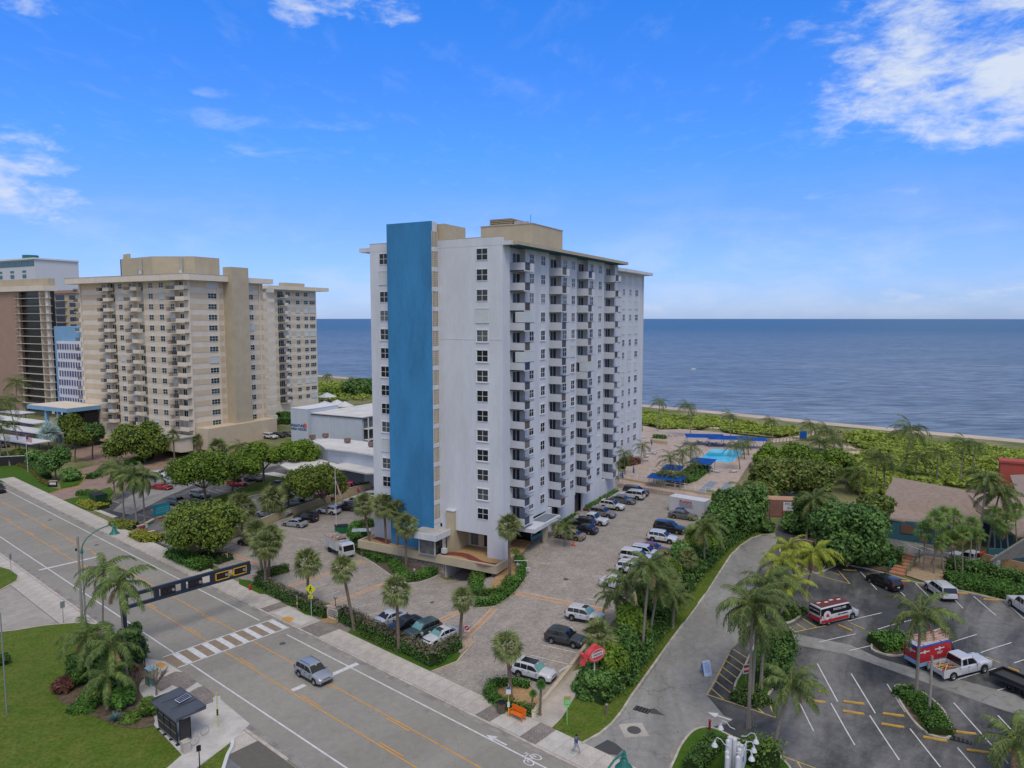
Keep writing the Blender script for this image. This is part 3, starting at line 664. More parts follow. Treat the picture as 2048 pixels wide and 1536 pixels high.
# ------------------------------------------------------------ restaurant entrance road and car park
kerbL=[(1163,1490),(1200,1469),(1224,1449),(1244,1424),(1262,1395),(1340,1285),(1407,1195),(1440,1145),(1462,1111),(1482,1092),(1504,1077),(1524,1071),(1550,1068)]
carpark=sheet('car_park',kerbL+[(1560,1035),(1530,1015),(1540,985),(1600,985),(1640,1040),(1600,1100),(1640,1146),(1678,1127),(1736,1138),(1780,1150),(1833,1166),(1904,1174),(1916,1181),(2020,1204),(2120,1220),(2400,1300),('r',-60,95),('r',-60,49.5),('r',30.6,49.5)],0.02,m_asph)
drv=sheet('entrance_road',kerbL+[(1556,1085),(1530,1110),(1510,1150),(1505,1200),(1520,1238),(1560,1262),(1700,1290),(1820,1345),(2060,1440),(2060,1395),(1900,1362),(1840,1340),(1700,1310),(1590,1290),(1500,1262),(1462,1300),(1428,1372),(1414,1392),(1450,1430),(1470,1436),(1440,1456),(1398,1458),(1372,1478),(1352,1510),(1335,1560),('r',22,49.5),('r',30.6,49.5)],0.028,m_drive)
strip('kerb',kerbL,0.22,0.17,m_kerb,thick=0.16,kind='structure')
strip('gutter',[(1345,1560),(1352,1508),(1372,1476),(1397,1456),(1420,1452)],0.9,0.036,m_gutter,kind='structure',off=-0.0)
Z3=lambda x,y:(1388+.3223*x,1040+.3223*y)
wl=[(1030,320,1135,435),(1260,425,1310,475),(1375,395,1490,510),(1605,485,1670,550),(1735,475,1875,595),(1930,510,2048,615),(955,630,1165,578),(1140,680,1350,622),(1460,697,1550,667),(1590,765,1755,712),(1780,825,1970,763),
      (775,760,1005,708),(965,812,1120,777),(1400,930,1460,912),(1635,992,1875,922),(1880,1060,1960,1038),(1985,890,2070,862),(765,893,892,1130),(975,955,1125,1202),(1198,1020,1310,1195),(640,1105,742,1312),(850,1140,998,1400),
      (1090,1215,1275,1493),(1340,1297,1530,1536),(1612,1137,1950,1515),(1885,1215,2070,1410),(1635,1415,1760,1560)]
for a in wl:strip('stall_line',[Z3(a[0],a[1]),Z3(a[2],a[3])],0.11,0.034,m_white_p,carpark)
yl=[(970,640,1060,680),(1155,685,1240,722),(1810,850,1900,890),(590,705,832,655),(565,648,630,693),(635,645,695,682),(675,615,760,667),(715,595,832,655),(730,590,835,640),(770,345,968,398),(890,310,968,398),(840,320,905,345),
      (215,835,80,1085),(80,1085,505,1228),(245,805,340,865),(215,835,305,900),(190,870,300,945),(170,910,270,985),(150,950,240,1020),(125,995,330,1155),(100,1040,185,1115),(380,1155,430,1200),(445,1092,505,1228),
      (470,1440,760,1545),(560,1480,590,1550),(640,1500,670,1550)]
for a in yl:strip('hatching_line',[Z3(a[0],a[1]),Z3(a[2],a[3])],0.12,0.036,m_yellow_s,carpark)
A_,B_=G(*Z3(232,1245)),G(*Z3(85,1195));C_=(A_+B_)/2;arrow(carpark,C_.x,C_.y,math.atan2(B_.y-A_.y,B_.x-A_.x),(B_-A_).length,m_white_p,0.042)
m_stop=M('yellow_wheel_stop',(0.60,0.36,0.07),0.8,0.15,3,fine=0.1)
ws=[(895,655,980,693,'between the two hatched bays, left of the clipped hedge island'),(1085,705,1160,737,'just left of the clipped hedge island'),(680,1122,820,1134,'under the leaning young palm'),(925,1133,1060,1144,'leftmost of the back row, right of the leaning young palm'),
      (920,1192,1060,1208,'leftmost of the front row'),(1168,1208,1308,1220,'nearest the left edge of the long hedge island'),(1160,1272,1308,1290,'left of the kerb of the long hedge island, front row'),(1418,1353,1575,1376,'beside the lower tip of the long hedge island'),
      (1600,1320,1755,1330,'behind the drain grate below the long hedge island'),(1690,1435,1863,1450,'in the bottom right of the car park, below the drain grate'),(920,312,1012,317,'beside the worker in orange under the trees'),(1075,343,1105,345,'hidden mostly by the black wagon'),
      (1255,380,1343,385,'between the black wagon and the white SUV at the far kerb'),(1415,415,1455,417,'at the nose of the white SUV at the far kerb'),(1615,455,1700,460,'right of the white SUV at the far kerb'),(1795,495,1900,502,'in the empty bay along the far clipped hedge'),
      (1945,920,2015,945,'behind the dark flatbed at the right edge'),(1790,893,1835,912,'under the nose of the white pickup with wood'),(770,1068,830,1073,'behind the leaning young palm, furthest back'),(1250,335,1310,345,'at the foot of the brick steps'),(1910,1430,1990,1438,'cut by the palm in the bottom right corner')]
for a in ws:
 A_,B_=G(*Z3(a[0],a[1])),G(*Z3(a[2],a[3]));d=B_-A_
 MB().box((0,0,0.08),(max(d.length,0.5),0.17,0.13),taper=0.92).build('wheel_stop',m_stop,None,tuple((A_+B_)/2+Vector((0,0,0.02))),math.atan2(d.y,d.x),label='yellow wheel stop '+a[4],cat='wheel stop',group='yellow wheel stops in the restaurant car park')
g=G(1268,1461)
mb=MB();d1=G(1300,1475)-G(1237,1448)
sheet('manhole_apron',[(1237,1449),(1283,1446),(1299,1473),(1250,1476)],0.038,m_conc,carpark)
MB().cyl(g.x,g.y,g.z+0.03,g.z+0.055,0.62,n=24).build('manhole_cover',flat('manhole_iron',(0.11,0.105,0.10)),carpark)
for(c0,nn,L_)in(((1284,1420),5,1.5),(Z3(1655,1362),5,1.6)):
 g=G(*c0);gr=thing('drain_grate','iron drain grate '+('beside the kerb of the entrance road' if c0[0]<1300 else 'at the lower tip of the long hedge island'),'drain',(g.x,g.y,g.z),-0.55)
 MB().box((0,0,0.036),(L_,0.9,0.02)).build('shade_plate',flat('drain_dark',(0.02,0.02,0.02)),gr)  # flat black plate stands in for the shade down the drain
 for k in range(nn):MB().box((-L_/2+L_*(k+.5)/nn,0,0.05),(0.09,0.86,0.03)).build('bar',flat('manhole_iron',(0.11,0.105,0.10)),gr)
sheet('asphalt_patch',[(1185,1497),(1215,1480),(1232,1488),(1246,1500),(1235,1511),(1205,1508)],0.04,m_dark,carpark)
sheet('asphalt_patch',[(1296,1419),(1312,1417),(1318,1424),(1330,1432),(1300,1427)],0.038,m_dark,carpark)
# islands in the car park
def island(px,top,mat,label=None,hedge=None,smoothn=4,kerbc=None):
 P=spoly(px,smoothn)
 strip('kerb',P,0.2,0.17,kerbc or m_kerb,world=True,closed=True,thick=0.15,kind='structure')
 sheet('island_bed',P,top,mat,world=True)
 return P
isl1=island([(1470,1372),(1473,1396),(1496,1411),(1523,1408),(1536,1392),(1572,1335),(1588,1290),(1548,1262),(1512,1290),(1487,1340)],0.14,m_grass2)
isl2=island([(1744,1300),(1752,1282),(1775,1275),(1812,1274),(1822,1290),(1815,1308),(1785,1313)],0.14,m_soil)
isl3=island([(1790,1382),(1797,1372),(1835,1382),(1880,1415),(1900,1452),(1896,1478),(1858,1470),(1828,1445),(1802,1408)],0.14,m_soil)
isl4=island([(1340,1560),(1352,1515),(1368,1484),(1392,1461),(1424,1458),(1470,1478),(1530,1500),(1562,1518),(1580,1560),(1480,1640),(1380,1640)],0.14,m_grass2)
isl5=island([(1548,1230),(1572,1212),(1600,1215),(1603,1230),(1580,1246),(1556,1244)],0.14,m_grass2)
isl6=island([(1560,1100),(1600,1080),(1640,1095),(1650,1130),(1636,1148),(1612,1140),(1580,1125)],0.14,m_soil)
strip('kerb',[(1640,1147),(1678,1128),(1736,1139),(1780,1151),(1833,1167),(1904,1175),(1916,1182),(2020,1205),(2120,1221)],0.2,0.17,m_kerb,thick=0.15,kind='structure')
sheet('sand_bed',[(1805,1150),(1820,1125),(1850,1112),(1900,1120),(1990,1150),(1985,1160),(1940,1160),(1905,1172),(1860,1168)],0.12,M('sandy_mulch',(0.36,0.27,0.17),0.95,0.2,3,fine=0.25,spec=0.1))
sheet('soil_bed',[(1640,1145),(1600,1085),(1640,1035),(1740,1060),(1800,1100),(1815,1135),(1800,1150),(1736,1137),(1678,1126)],0.10,m_soil)
sheet('service_road',[(1700,1040),(1800,1082),(1870,1090),(2000,1120),(2160,1160),(2160,1210),(1990,1165),(1950,1142),(1830,1112),(1760,1090),(1690,1060)],0.06,m_asph)
sheet('patio',[(1985,1130),(2060,1120),(2120,1160),(2080,1200),(1960,1160)],0.14,m_paver)
for a,b in(((1815,1090),(1850,1104)),((1830,1088),(1875,1105)),((1800,1084),(1900,1108)),((1855,1090),(1895,1102))):strip('stall_line',[a,b],0.1,0.068,m_white_p,kind='structure')
# ------------------------------------------------------------ motel car parks, the tan tower's drive
mlot=sheet('motel_car_park',[(186,1020),(238,994),(262,968),(300,948),(345,925),(420,915),(540,905),(650,905),(746,930),(746,955),(600,1018),(450,1075),(352,1105),(372,1112),(330,1098),(262,1072),(300,1052),(240,1040)],0.018,m_asph)
sheet('motel_car_park_wear',[(225,1022),(262,990),(330,955),(430,925),(560,915),(560,930),(470,945),(400,965),(330,995),(262,1030)],0.026,m_drive)
sheet('motel_entrance_apron',[(298,1072),(345,1058),(365,1075),(345,1095),(310,1082)],0.03,m_drive)
sheet('grass_strip',[(340,1040),(372,1014),(461,985),(528,958),(566,955),(578,962),(540,980),(493,991),(440,1012),(385,1040),(350,1050)],0.13,m_grass,thick=0.1)
strip('kerb',[(262,1052),(340,1026),(372,1013),(461,984),(528,957)],0.16,0.16,m_kerb,thick=0.15,kind='structure')
sheet('concrete_walk',[(520,948),(548,945),(600,955),(590,962),(560,955)],0.10,m_conc2)
Z5=lambda x,y:(.3223*x,860+.3223*y)
for a in((935,495,1040,515),(855,525,940,545),(1010,465,1120,490),(1170,415,1275,445),(1340,370,1420,392),(1290,375,1370,398),(1540,415,1600,400),(1535,425,1590,440),(760,505,800,492),(700,440,740,455),(1480,340,1560,365)):
 strip('stall_line',[Z5(a[0],a[1]),Z5(a[2],a[3])],0.12,0.034,m_white_p,mlot)
strip('driveway_slab',[(192,1020),(230,1035)],0.9,0.1,m_conc2,kind='structure',thick=0.1)
sheet('tan_tower_drive',[(96,988),(124,979),(158,972),(174,955),(160,938),(200,928),(120,905),(200,888),(260,905),(345,912),(350,930),(300,950),(262,966),(190,984),(150,1000),(126,1000)],0.02,m_paver_red)
sheet('lawn',[(-60,950),(-10,936),(30,928),(60,940),(82,965),(100,976),(122,979),(98,987)],0.13,m_grass2,thick=0.1)
sheet('lawn',[(122,978),(158,970),(172,955),(150,955),(120,968)],0.13,m_grass2)
strip('kerb',[(98,988),(124,979),(158,972),(167,962),(173,950)],0.14,0.17,M('ochre_kerb',(0.5,0.32,0.08)),thick=0.15,kind='structure')
strip('kerb',[(290,935),(315,932),(345,922)],0.14,0.17,MATS['ochre_kerb'],thick=0.15,kind='structure')
sheet('lawn',[(126,1001),(150,996),(190,984),(220,975),(228,985),(212,1000),(196,1016),(185,1022),(165,1018)],0.13,m_grass2,thick=0.1)
sheet('tan_tower_car_park',[(-60,905),(0,895),(60,880),(60,850),(-60,850)],0.02,m_paver_red)
# ------------------------------------------------------------ raised pool deck
DK=0.9
deckP=[(1236,966),(1330,982),(1434,1000),(1462,985),(1490,940),(1516,905),(1534,880),(1450,866),(1370,858),(1287,860),(1270,880),(1262,915)]
deck_pts=[tuple(G(x,y,DK)[:2])for x,y in deckP]
m_wall_tan=M('tan_stucco',(0.50,0.40,0.255),0.9,0.08,0.6,fine=0.05)
sheet('pool_deck',deck_pts,DK,m_deck,thick=0.9,world=True)
sheet('beach_path',[tuple(G(x,y)[:2])for x,y in((1287,864),(1370,858),(1450,858),(1440,852),(1435,846),(1420,850),(1330,855),(1285,852))],0.06,m_sand,world=True)
sheet('beach_path',[tuple(G(x,y)[:2])for x,y in((1540,878),(1600,872),(1630,862),(1632,868),(1605,880),(1545,886))],0.06,m_sand,world=True)
for P in([(1655,890),(1690,905),(1730,912),(1720,903),(1690,885)],[(1810,950),(1835,935),(1830,930),(1822,933),(1800,950)],[(1880,935),(1935,937),(1930,932),(1890,931)],[(1965,932),(2048,940),(2048,933),(1980,929)],[(2015,905),(2048,912),(2048,905)],[(1760,985),(1785,965),(1778,975),(1775,985)]):
 sheet('sand_patch',P,0.05,m_sand)
poolP=[(1396,918),(1423,898),(1486,900),(1484,907),(1466,924),(1451,926),(1445,924),(1412,922)]
pool_pts=[tuple(G(x,y,DK)[:2])for x,y in poolP]
pl=thing('swimming_pool','turquoise swimming pool sunk in the paved deck behind the white tower','pool')
def pool_water():
 m=bpy.data.materials.new('pool_water');m.use_nodes=True;nt=m.node_tree;nd=nt.nodes;L=nt.links;bs=nd['Principled BSDF']
 bs.inputs['Roughness'].default_value=0.08;bs.inputs['IOR'].default_value=1.33
 tc=nd.new('ShaderNodeTexCoord');n=nd.new('ShaderNodeTexNoise');n.inputs['Scale'].default_value=0.12;n.inputs['Detail'].default_value=3;L.new(tc.outputs['Object'],n.inputs['Vector'])
 mr=nd.new('ShaderNodeMapRange');mr.inputs[1].default_value=0.4;mr.inputs[2].default_value=0.6;L.new(n.outputs[0],mr.inputs[0])
 mx=nd.new('ShaderNodeMix');mx.data_type='RGBA';L.new(mr.outputs[0],mx.inputs[0]);mx.inputs[6].default_value=(0.03,0.42,0.55,1);mx.inputs[7].default_value=(0.16,0.62,0.68,1);L.new(mx.outputs[2],bs.inputs['Base Color'])
 return m
sheet('water_surface',pool_pts,DK+0.012,pool_water(),pl,world=True)
strip('coping',pool_pts,0.35,DK+0.03,m_cream,pl,world=True,closed=True,thick=0.02)
for P,c in(([(1390,987),(1419,962),(1436,964),(1409,990)],(0.24,0.27,0.32)),([(1424,991),(1452,966),(1466,967),(1441,994)],(0.24,0.27,0.32))):
 sheet('shuffleboard_court',[tuple(G(x,y,DK)[:2])for x,y in P],DK+0.01,flat('court_blue',c),world=True)
# ------------------------------------------------------------ foliage generators (numpy)
def quads_mesh(name,C,N,S,mat,aspect=1.6,rng=None,bend=0.0):
 """one leaf-sized kite per row: centre C, normal N, size S"""
 rng=rng or np.random.default_rng(1);n=len(C)
 r=rng.normal(size=(n,3));T=np.cross(N,r);T/=np.linalg.norm(T,axis=1,keepdims=True)+1e-9
 B=np.cross(N,T);S=S[:,None]
 p0=C-T*S*aspect*.5;p2=C+T*S*aspect*.5
 p1=C+B*S*.5-N*S*bend;p3=C-B*S*.5-N*S*bend
 V=np.stack([p0,p1,p2,p3],1).reshape(-1,3)
 me=bpy.data.meshes.new(name);me.vertices.add(4*n);me.vertices.foreach_set('co',V.astype(np.float32).ravel())
 me.loops.add(4*n);me.loops.foreach_set('vertex_index',np.arange(4*n,dtype=np.int32))
 me.polygons.add(n);me.polygons.foreach_set('loop_start',np.arange(0,4*n,4,dtype=np.int32));me.polygons.foreach_set('loop_total',np.full(n,4,dtype=np.int32))
 me.materials.append(mat);me.update(calc_edges=True);me.validate();return me
m_leaf_sh=leaf_mat('shrub_leaf',(0.022,0.055,0.012),(0.075,0.15,0.03))
m_leaf_hedge=leaf_mat('hedge_leaf',(0.028,0.075,0.012),(0.075,0.165,0.025))
m_leaf_bright=leaf_mat('bright_leaf',(0.04,0.085,0.014),(0.10,0.16,0.03))
m_core=M('foliage_shade',(0.028,0.048,0.015),0.95,.3,2.0,spec=.05)  # dark green fill that stands in for shade inside crowns and hedges
m_bark=M('bark',(0.18,0.145,0.11),.95,.25,4,stretch=(1,1,.3),fine=.2)
m_trunk=M('palm_trunk',(0.25,0.215,0.175),.95,.22,3.0,stretch=(.5,.5,5),fine=.15)
m_trunk_dk=M('palm_trunk_brown',(0.17,0.13,0.095),.95,.3,3.0,stretch=(.6,.6,5),fine=.2)
def leaf_box_fill(parent,a,b,n,mat=None,size=.16,seed=1,name='shrubs'):
 rng=np.random.default_rng(seed);a=np.array(a);b=np.array(b)
 C=a+rng.random((n,3))*(b-a);N=rng.normal(size=(n,3))+np.array([0,0,1.1]);N/=np.linalg.norm(N,axis=1,keepdims=True)
 o=link(name,quads_mesh(name,C,N,size*rng.uniform(.7,1.4,n),mat or m_leaf_hedge,rng=rng),parent);o['kind']='stuff';return o
def blob_points(blobs,n,rng,shell=.55,flat_bottom=0.0):
 W=np.array([b[3]*b[4]+b[3]*b[5]+b[4]*b[5]for b in blobs]);W=W/W.sum()
 idx=rng.choice(len(blobs),n,p=W);Bv=np.array([b[:6]for b in blobs])[idx]
 d=rng.normal(size=(n,3));d/=np.linalg.norm(d,axis=1,keepdims=True)
 if flat_bottom:d[:,2]=np.where(d[:,2]<-flat_bottom,-d[:,2]*.5,d[:,2])
 rad=(shell+(1-shell)*rng.random(n)**.7)
 lump=1+.20*np.sin(d[:,0]*9+Bv[:,0])*np.sin(d[:,1]*8+Bv[:,1])*np.cos(d[:,2]*7)+np.where(rng.random(n)<.07,rng.random(n)*.22,0)
 C=Bv[:,:3]+d*Bv[:,3:6]*(rad*lump)[:,None]
 N=d+rng.normal(size=(n,3))*.55+np.array([0,0,.25]);N/=np.linalg.norm(N,axis=1,keepdims=True)
 return C,N
def core_mesh(blobs,k=.62,name='shade_core'):
 m=MB()
 for(x,y,z,rx,ry,rz)in[b[:6]for b in blobs]:
  n1,n2=8,6;vs=[]
  for i in range(n2+1):
   e=-HPI+math.pi*i/n2
   for j in range(n1):
    a=2*math.pi*j/n1;q=k*(1+.12*math.sin(3*a+i))
    vs.append((x+math.cos(a)*math.cos(e)*rx*q,y+math.sin(a)*math.cos(e)*ry*q,z+math.sin(e)*rz*q))
  m.add(vs,[(i*n1+j,i*n1+(j+1)%n1,(i+1)*n1+(j+1)%n1,(i+1)*n1+j)for i in range(n2)for j in range(n1)])
 return m.mesh(name,m_core)
HPI=math.pi/2
# hedges follow a path; leaves sit on and in a soft-edged bar
def hedge(label,path,width,height,mat=None,n_per=60,size=.14,cat='hedge',name='hedge',dz=0.1,group=None,seed=None,ragged=.10,world=False,topcol=None,taper=.9,brown=0.0):
 P=[Vector(p)for p in(path if world else world_poly(path))]
 rng=np.random.default_rng(seed or int(abs(P[0].x*7+P[0].y*13))%9999)
 t=thing(name,label,cat,(P[0].x,P[0].y,0),group=group)
 m=MB();Cs=[];Ns=[]
 for a,b in zip(P[:-1],P[1:]):
  d=b-a;L_=d.length
  if L_<.05:continue
  d/=L_;nn=Vector((-d.y,d.x))
  z=min(hgt(*a),hgt(*b))+dz;z2=(hgt(*a)+hgt(*b))/2+dz
  c=(a+b)/2-P[0];w2=width-.22;
  m.box((c.x,c.y,z+(height-.14)/2),(L_+w2*.35,w2,height-.14),math.atan2(d.y,d.x),taper=taper)
  area=L_*(width+2*height);n=int(area*n_per)
  s=rng.random(n);q=rng.random(n)*(width+2*height)
  side=np.where(q<height,-1,np.where(q<height+width,0,1))
  off=np.where(side==0,(q-height)-width/2,side*width/2);hz=np.where(side==0,height,np.where(side<0,q,q-height-width))
  off=off*(1-(1-taper)*hz/height)
  jit=rng.normal(size=(n,3))*ragged
  along_=(s*(L_+width*.3)-width*.15)
  C=np.stack([a.x-P[0].x+d.x*along_+nn.x*off,a.y-P[0].y+d.y*along_+nn.y*off,z2+hz],1)+jit
  N=np.stack([nn.x*side*1.0,nn.y*side*1.0,np.where(side==0,1.0,.35)],1)+rng.normal(size=(n,3))*.45
  N/=np.linalg.norm(N,axis=1,keepdims=True);Cs.append(C);Ns.append(N)
 m.build('shade_core',m_core,t)
 C=np.concatenate(Cs);N=np.concatenate(Ns)
 if brown:
  k=rng.random(len(C))<brown*(C[:,2]>C[:,2].max()-height*.35)
  link('dry_twigs',quads_mesh('dry_twigs',C[k],N[k],size*rng.uniform(.8,1.5,k.sum()),leaf_mat('dry_leaf',(0.085,0.065,0.045),(0.17,0.135,0.10)),rng=rng),t);C,N=C[~k],N[~k]
 link('foliage',quads_mesh('foliage',C,N,size*rng.uniform(.7,1.4,len(C)),mat or m_leaf_hedge,rng=rng),t)
 return t
# ------------------------------------------------------------ the white tower
TH=math.radians(28.7)
bd=Vector((math.sin(TH),math.cos(TH)));nd_=Vector((bd.y,-bd.x))
RZ=math.atan2(nd_.y,nd_.x)
def local(base,px,py,z):     # plan position (x right, y back) of a pixel at height z, in a building's own frame
 g=G(px,py,z=z);d=Vector((g.x-base[0],g.y-base[1]));return(d.dot(nd_),d.dot(bd))
def to_world(base,x,y):return(base[0]+nd_.x*x+bd.x*y,base[1]+nd_.y*x+bd.y*y)
K=(-1.29,100.95);FH=2.848
m_white=M('white_stucco',(0.60,0.618,0.645),0.85,0.075,0.35,fine=0.035,stretch=(1,1,0.22),bump=0.12,bscale=6)
m_blue=M('blue_stucco',(0.042,0.215,0.42),0.85,0.14,0.30,fine=0.06,stretch=(1,1,0.3))
m_tan=M('beige_stucco',(0.47,0.40,0.275),0.85,0.07,0.4,fine=0.04)
m_cream_w=M('cream_stucco',(0.70,0.62,0.50),0.85,0.06,0.4,fine=0.04)
m_teal=flat('teal_soffit',(0.02,0.13,0.17),0.8)
m_roof=M('grey_roofing',(0.42,0.40,0.37),0.95,0.12,0.5,fine=0.1)
m_shut=M('white_shutter',(0.60,0.64,0.63),0.6,0.05,1.0,rnd=0.06)
m_frame=flat('window_frame_white',(0.72,0.73,0.75),0.5)
m_frame_g=flat('window_frame_grey',(0.30,0.31,0.31),0.5,0.4)
m_rail=flat('railing_grey',(0.085,0.085,0.09),0.5,0.5)
m_slabg=flat('balcony_floor',(0.30,0.30,0.31),0.9)
def glass_mat(name,dark=(0.010,0.013,0.017),light=(0.26,0.27,0.26),p=0.5,rough=0.12,tint=None):
 m=bpy.data.materials.new(name);m.use_nodes=True;nt=m.node_tree;nd=nt.nodes;L=nt.links;bs=nd['Principled BSDF']
 bs.inputs['Roughness'].default_value=rough;bs.inputs['Specular IOR Level'].default_value=0.5;bs.inputs['IOR'].default_value=1.45
 oi=nd.new('ShaderNodeObjectInfo');mr=nd.new('ShaderNodeMapRange');mr.inputs[1].default_value=p;mr.inputs[2].default_value=1.0;L.new(oi.outputs['Random'],mr.inputs[0])
 tc=nd.new('ShaderNodeTexCoord');n=nd.new('ShaderNodeTexNoise');n.inputs['Scale'].default_value=1.2;n.inputs['Detail'].default_value=2;L.new(tc.outputs['Object'],n.inputs['Vector'])
 mu=nd.new('ShaderNodeMath');mu.operation='MULTIPLY';L.new(mr.outputs[0],mu.inputs[0]);L.new(n.outputs[0],mu.inputs[1])
 mx=nd.new('ShaderNodeMix');mx.data_type='RGBA';L.new(mu.outputs[0],mx.inputs[0]);mx.inputs[6].default_value=tuple(dark)+(1,);mx.inputs[7].default_value=tuple(light)+(1,)
 L.new(mx.outputs[2],bs.inputs['Base Color']);return m
m_glass=glass_mat('window_glass');m_glass_t=glass_mat('green_window_glass',(0.008,0.022,0.022),(0.06,0.12,0.10),0.3)
m_dglass=glass_mat('balcony_door_glass',(.008,.010,.013),(.10,.12,.12),.65,.35)
m_void=flat('dark_interior',(0.012,0.012,0.013),0.9)  # near-black colour stands in for the unlit depth of openings
WIN={}
def window_meshes(w_,h_,cols,rows,fm,gm,depth=0.09,fr=0.07,mul=0.055,surround=0.0):
 k=(round(w_,3),round(h_,3),cols,rows,fm.name,gm.name,surround)
 if k in WIN:return WIN[k]
 a=MB()     # frame lies in the plane x (across) z (up), facing -y
 for sx in(-1,1):a.box((sx*(w_/2-fr/2),-depth/2+.012,0),(fr,depth,h_))
 for sz in(-1,1):a.box((0,-depth/2+.012,sz*(h_/2-fr/2)),(w_-2*fr,depth,fr))
 for i in range(1,cols):a.box((-w_/2+w_*i/cols,-depth/2+.018,0),(mul,depth-.02,h_-2*fr))
 for j in range(1,rows):a.box((0,-depth/2+.021,-h_/2+h_*j/rows),(w_-2*fr,depth-.03,mul))
 if surround:
  s=surround
  for sx in(-1,1):a.box((sx*(w_/2+s/2+.002),-.05,0),(s,.16,h_+2*s))
  for sz in(-1,1):a.box((0,-.055,sz*(h_/2+s/2+.002)),(w_,.17,s))
 b=MB().box((0,-0.02,0),(w_-2*fr-.004,0.02,h_-2*fr-.004))
 sh=MB();n=max(4,int((w_+.3)/0.22))
 for i in range(n):sh.box((-(w_+.3)/2+(w_+.3)*(i+.5)/n,-.05,0),((w_+.3)/n*.62,.07,h_+.28));
 sh.box((0,-.02,0),(w_+.3,.045,h_+.25));sh.box((0,-.06,h_/2+.16),(w_+.36,.12,.06));sh.box((0,-.06,-h_/2-.16),(w_+.36,.12,.06))
 WIN[k]=(a.mesh('window',fm),b.mesh('pane',gm),sh.mesh('storm_shutter',m_shut));return WIN[k]
def put_window(parent,x,y,z,rz,w_,h_,cols=2,rows=2,fm=None,gm=None,shut=False,surround=0.0,name='window'):
 fm=fm or m_frame;gm=gm or m_glass
 a,b,s=window_meshes(w_,h_,cols,rows,fm,gm,surround=surround)
 if shut:return link('storm_shutter',s,parent,(x,y,z),rz)
 o=link(name,a,parent,(x,y,z),rz);link('pane',b,o);return o
HP=math.pi/2
FACE_FRONT,FACE_RIGHT=0.0,HP
rw=random.Random(11)
tower=thing('condominium_tower','white fourteen-storey balconied tower with a tall blue slab, in the centre','tower',(K[0],K[1],0),RZ)
NOTCH=[(2.05,6.72),(14.7,19.15),(25.5,30.3),(38.0,43.3)]
foot=[(-23.3,0),(0,0)]
for a,b in NOTCH:foot+=[(0,a),(-.9,a),(-.9,b),(0,b)]
foot+=[(0,44.8),(-7,44.8),(-7,80.6),(-23.3,80.6)]
RT=46.95
# body in storeys: the upper floors stand over a ground floor with openings
mb=MB();mb.prism(foot,6.4,RT,0,1)
mb.build('wall',[m_white,m_roof],tower)
g1=MB()
g1.span((-23.3,0.0,1.0),(-18.9,.35,6.4));g1.span((-2.6,0.0,1.5),(0.0,.35,6.4));g1.span((-0.35,.35,1.5),(0,1.4,6.4));g1.span((-10.4,0.0,5.7),(-2.6,.35,6.4))
g1.span((-23.3,0.35,0.5),(-22.95,80.6,6.4));g1.span((-22.95,10.6,0.5),(-.9,10.95,6.4));g1.span((-0.9,13.9,1.5),(0,16.1,6.4));g1.span((-0.35,19.1,1.5),(0,25.2,6.4));g1.span((-0.35,28.8,1.5),(0,44.8,6.4));g1.span((-7.3,44.8,1.5),(-7.0,80.6,6.4));g1.span((-7.0,44.45,1.5),(-.35,44.8,6.4));g1.span((-22.95,80.25,1.5),(-7.3,80.6,6.4))
g1.build('ground_floor_wall',m_white,tower)
MB().span((-22.9,9.9,1.6),(-.95,10.55,6.38)).build('lobby_dark_fill',m_void,tower)  # black backing, darkness behind the lobby put into its colour
MB().span((-18.8,3.4,2.5),(-2.9,3.6,6.38)).build('lobby_back_wall',m_tan,tower)
for(a,b)in((-7.4,-6.2),(-5.1,-2.9)):
 MB().span((a,3.28,2.75),(b,3.38,5.75)).build('lobby_window',m_glass,tower)
MB().span((-9.3,-.5,2.5),(-8.0,3.3,8.6)).build('beige_pier',m_tan,tower)
MB().span((-9.45,-.62,8.605),(-7.9,.2,8.75)).build('pier_cap',m_white,tower)
# glazed lobby bays along the right side
for(a,b)in((14.9,18.9),(25.7,28.6)):
 gw=MB().span((-.88,a,1.9),(-.80,b,6.3)).build('lobby_glazing',m_glass,tower)
 n=3
 for i in range(n+1):MB().box((-.70,a+(b-a)*i/n,4.1),(.08,.09,4.4)).build('mullion',flat('bronze_frame',(0.05,0.045,0.04),.5),gw)
# parapets and eaves
MB().span((-23.3,-.02,RT),(0.0,.28,48.1)).build('front_parapet',m_white,tower)
MB().span((-23.32,-.04,48.1),(0.02,.3,48.18)).build('parapet_cap',m_tan,tower)
def eave(name,x0,x1,y0,y1,z0,z1,mtop,msoff,parent):
 a=MB().span((x0,y0,z0+.02),(x1,y1,z1)).build(name,mtop,parent)
 MB().span((x0,y0+.02,z0),(x1-.02,y1-.02,z0+.019)).build('soffit',msoff,a)
eave('eave',-1.0,2.1,.6,44.9,RT+.002,47.45,m_tan,m_teal,tower);MB().span((0.0,-.02,RT),(1.3,.58,47.5)).build('eave_end',m_white,tower)
eave('eave',-8.0,-5.1,44.95,82.6,RT+.002,47.6,m_white,m_white,tower)
MB().span((-25.4,-.0,RT+.01),(-23.33,80,47.6)).build('eave',m_white,tower)
for yy in(50,57):MB().tube([(-4.8,yy,47.62),(-4.5,yy,47.7),(-4.45,yy,47.0),(-4.45,yy,46.8)],.06).build('roof_cable',m_rail,tower)
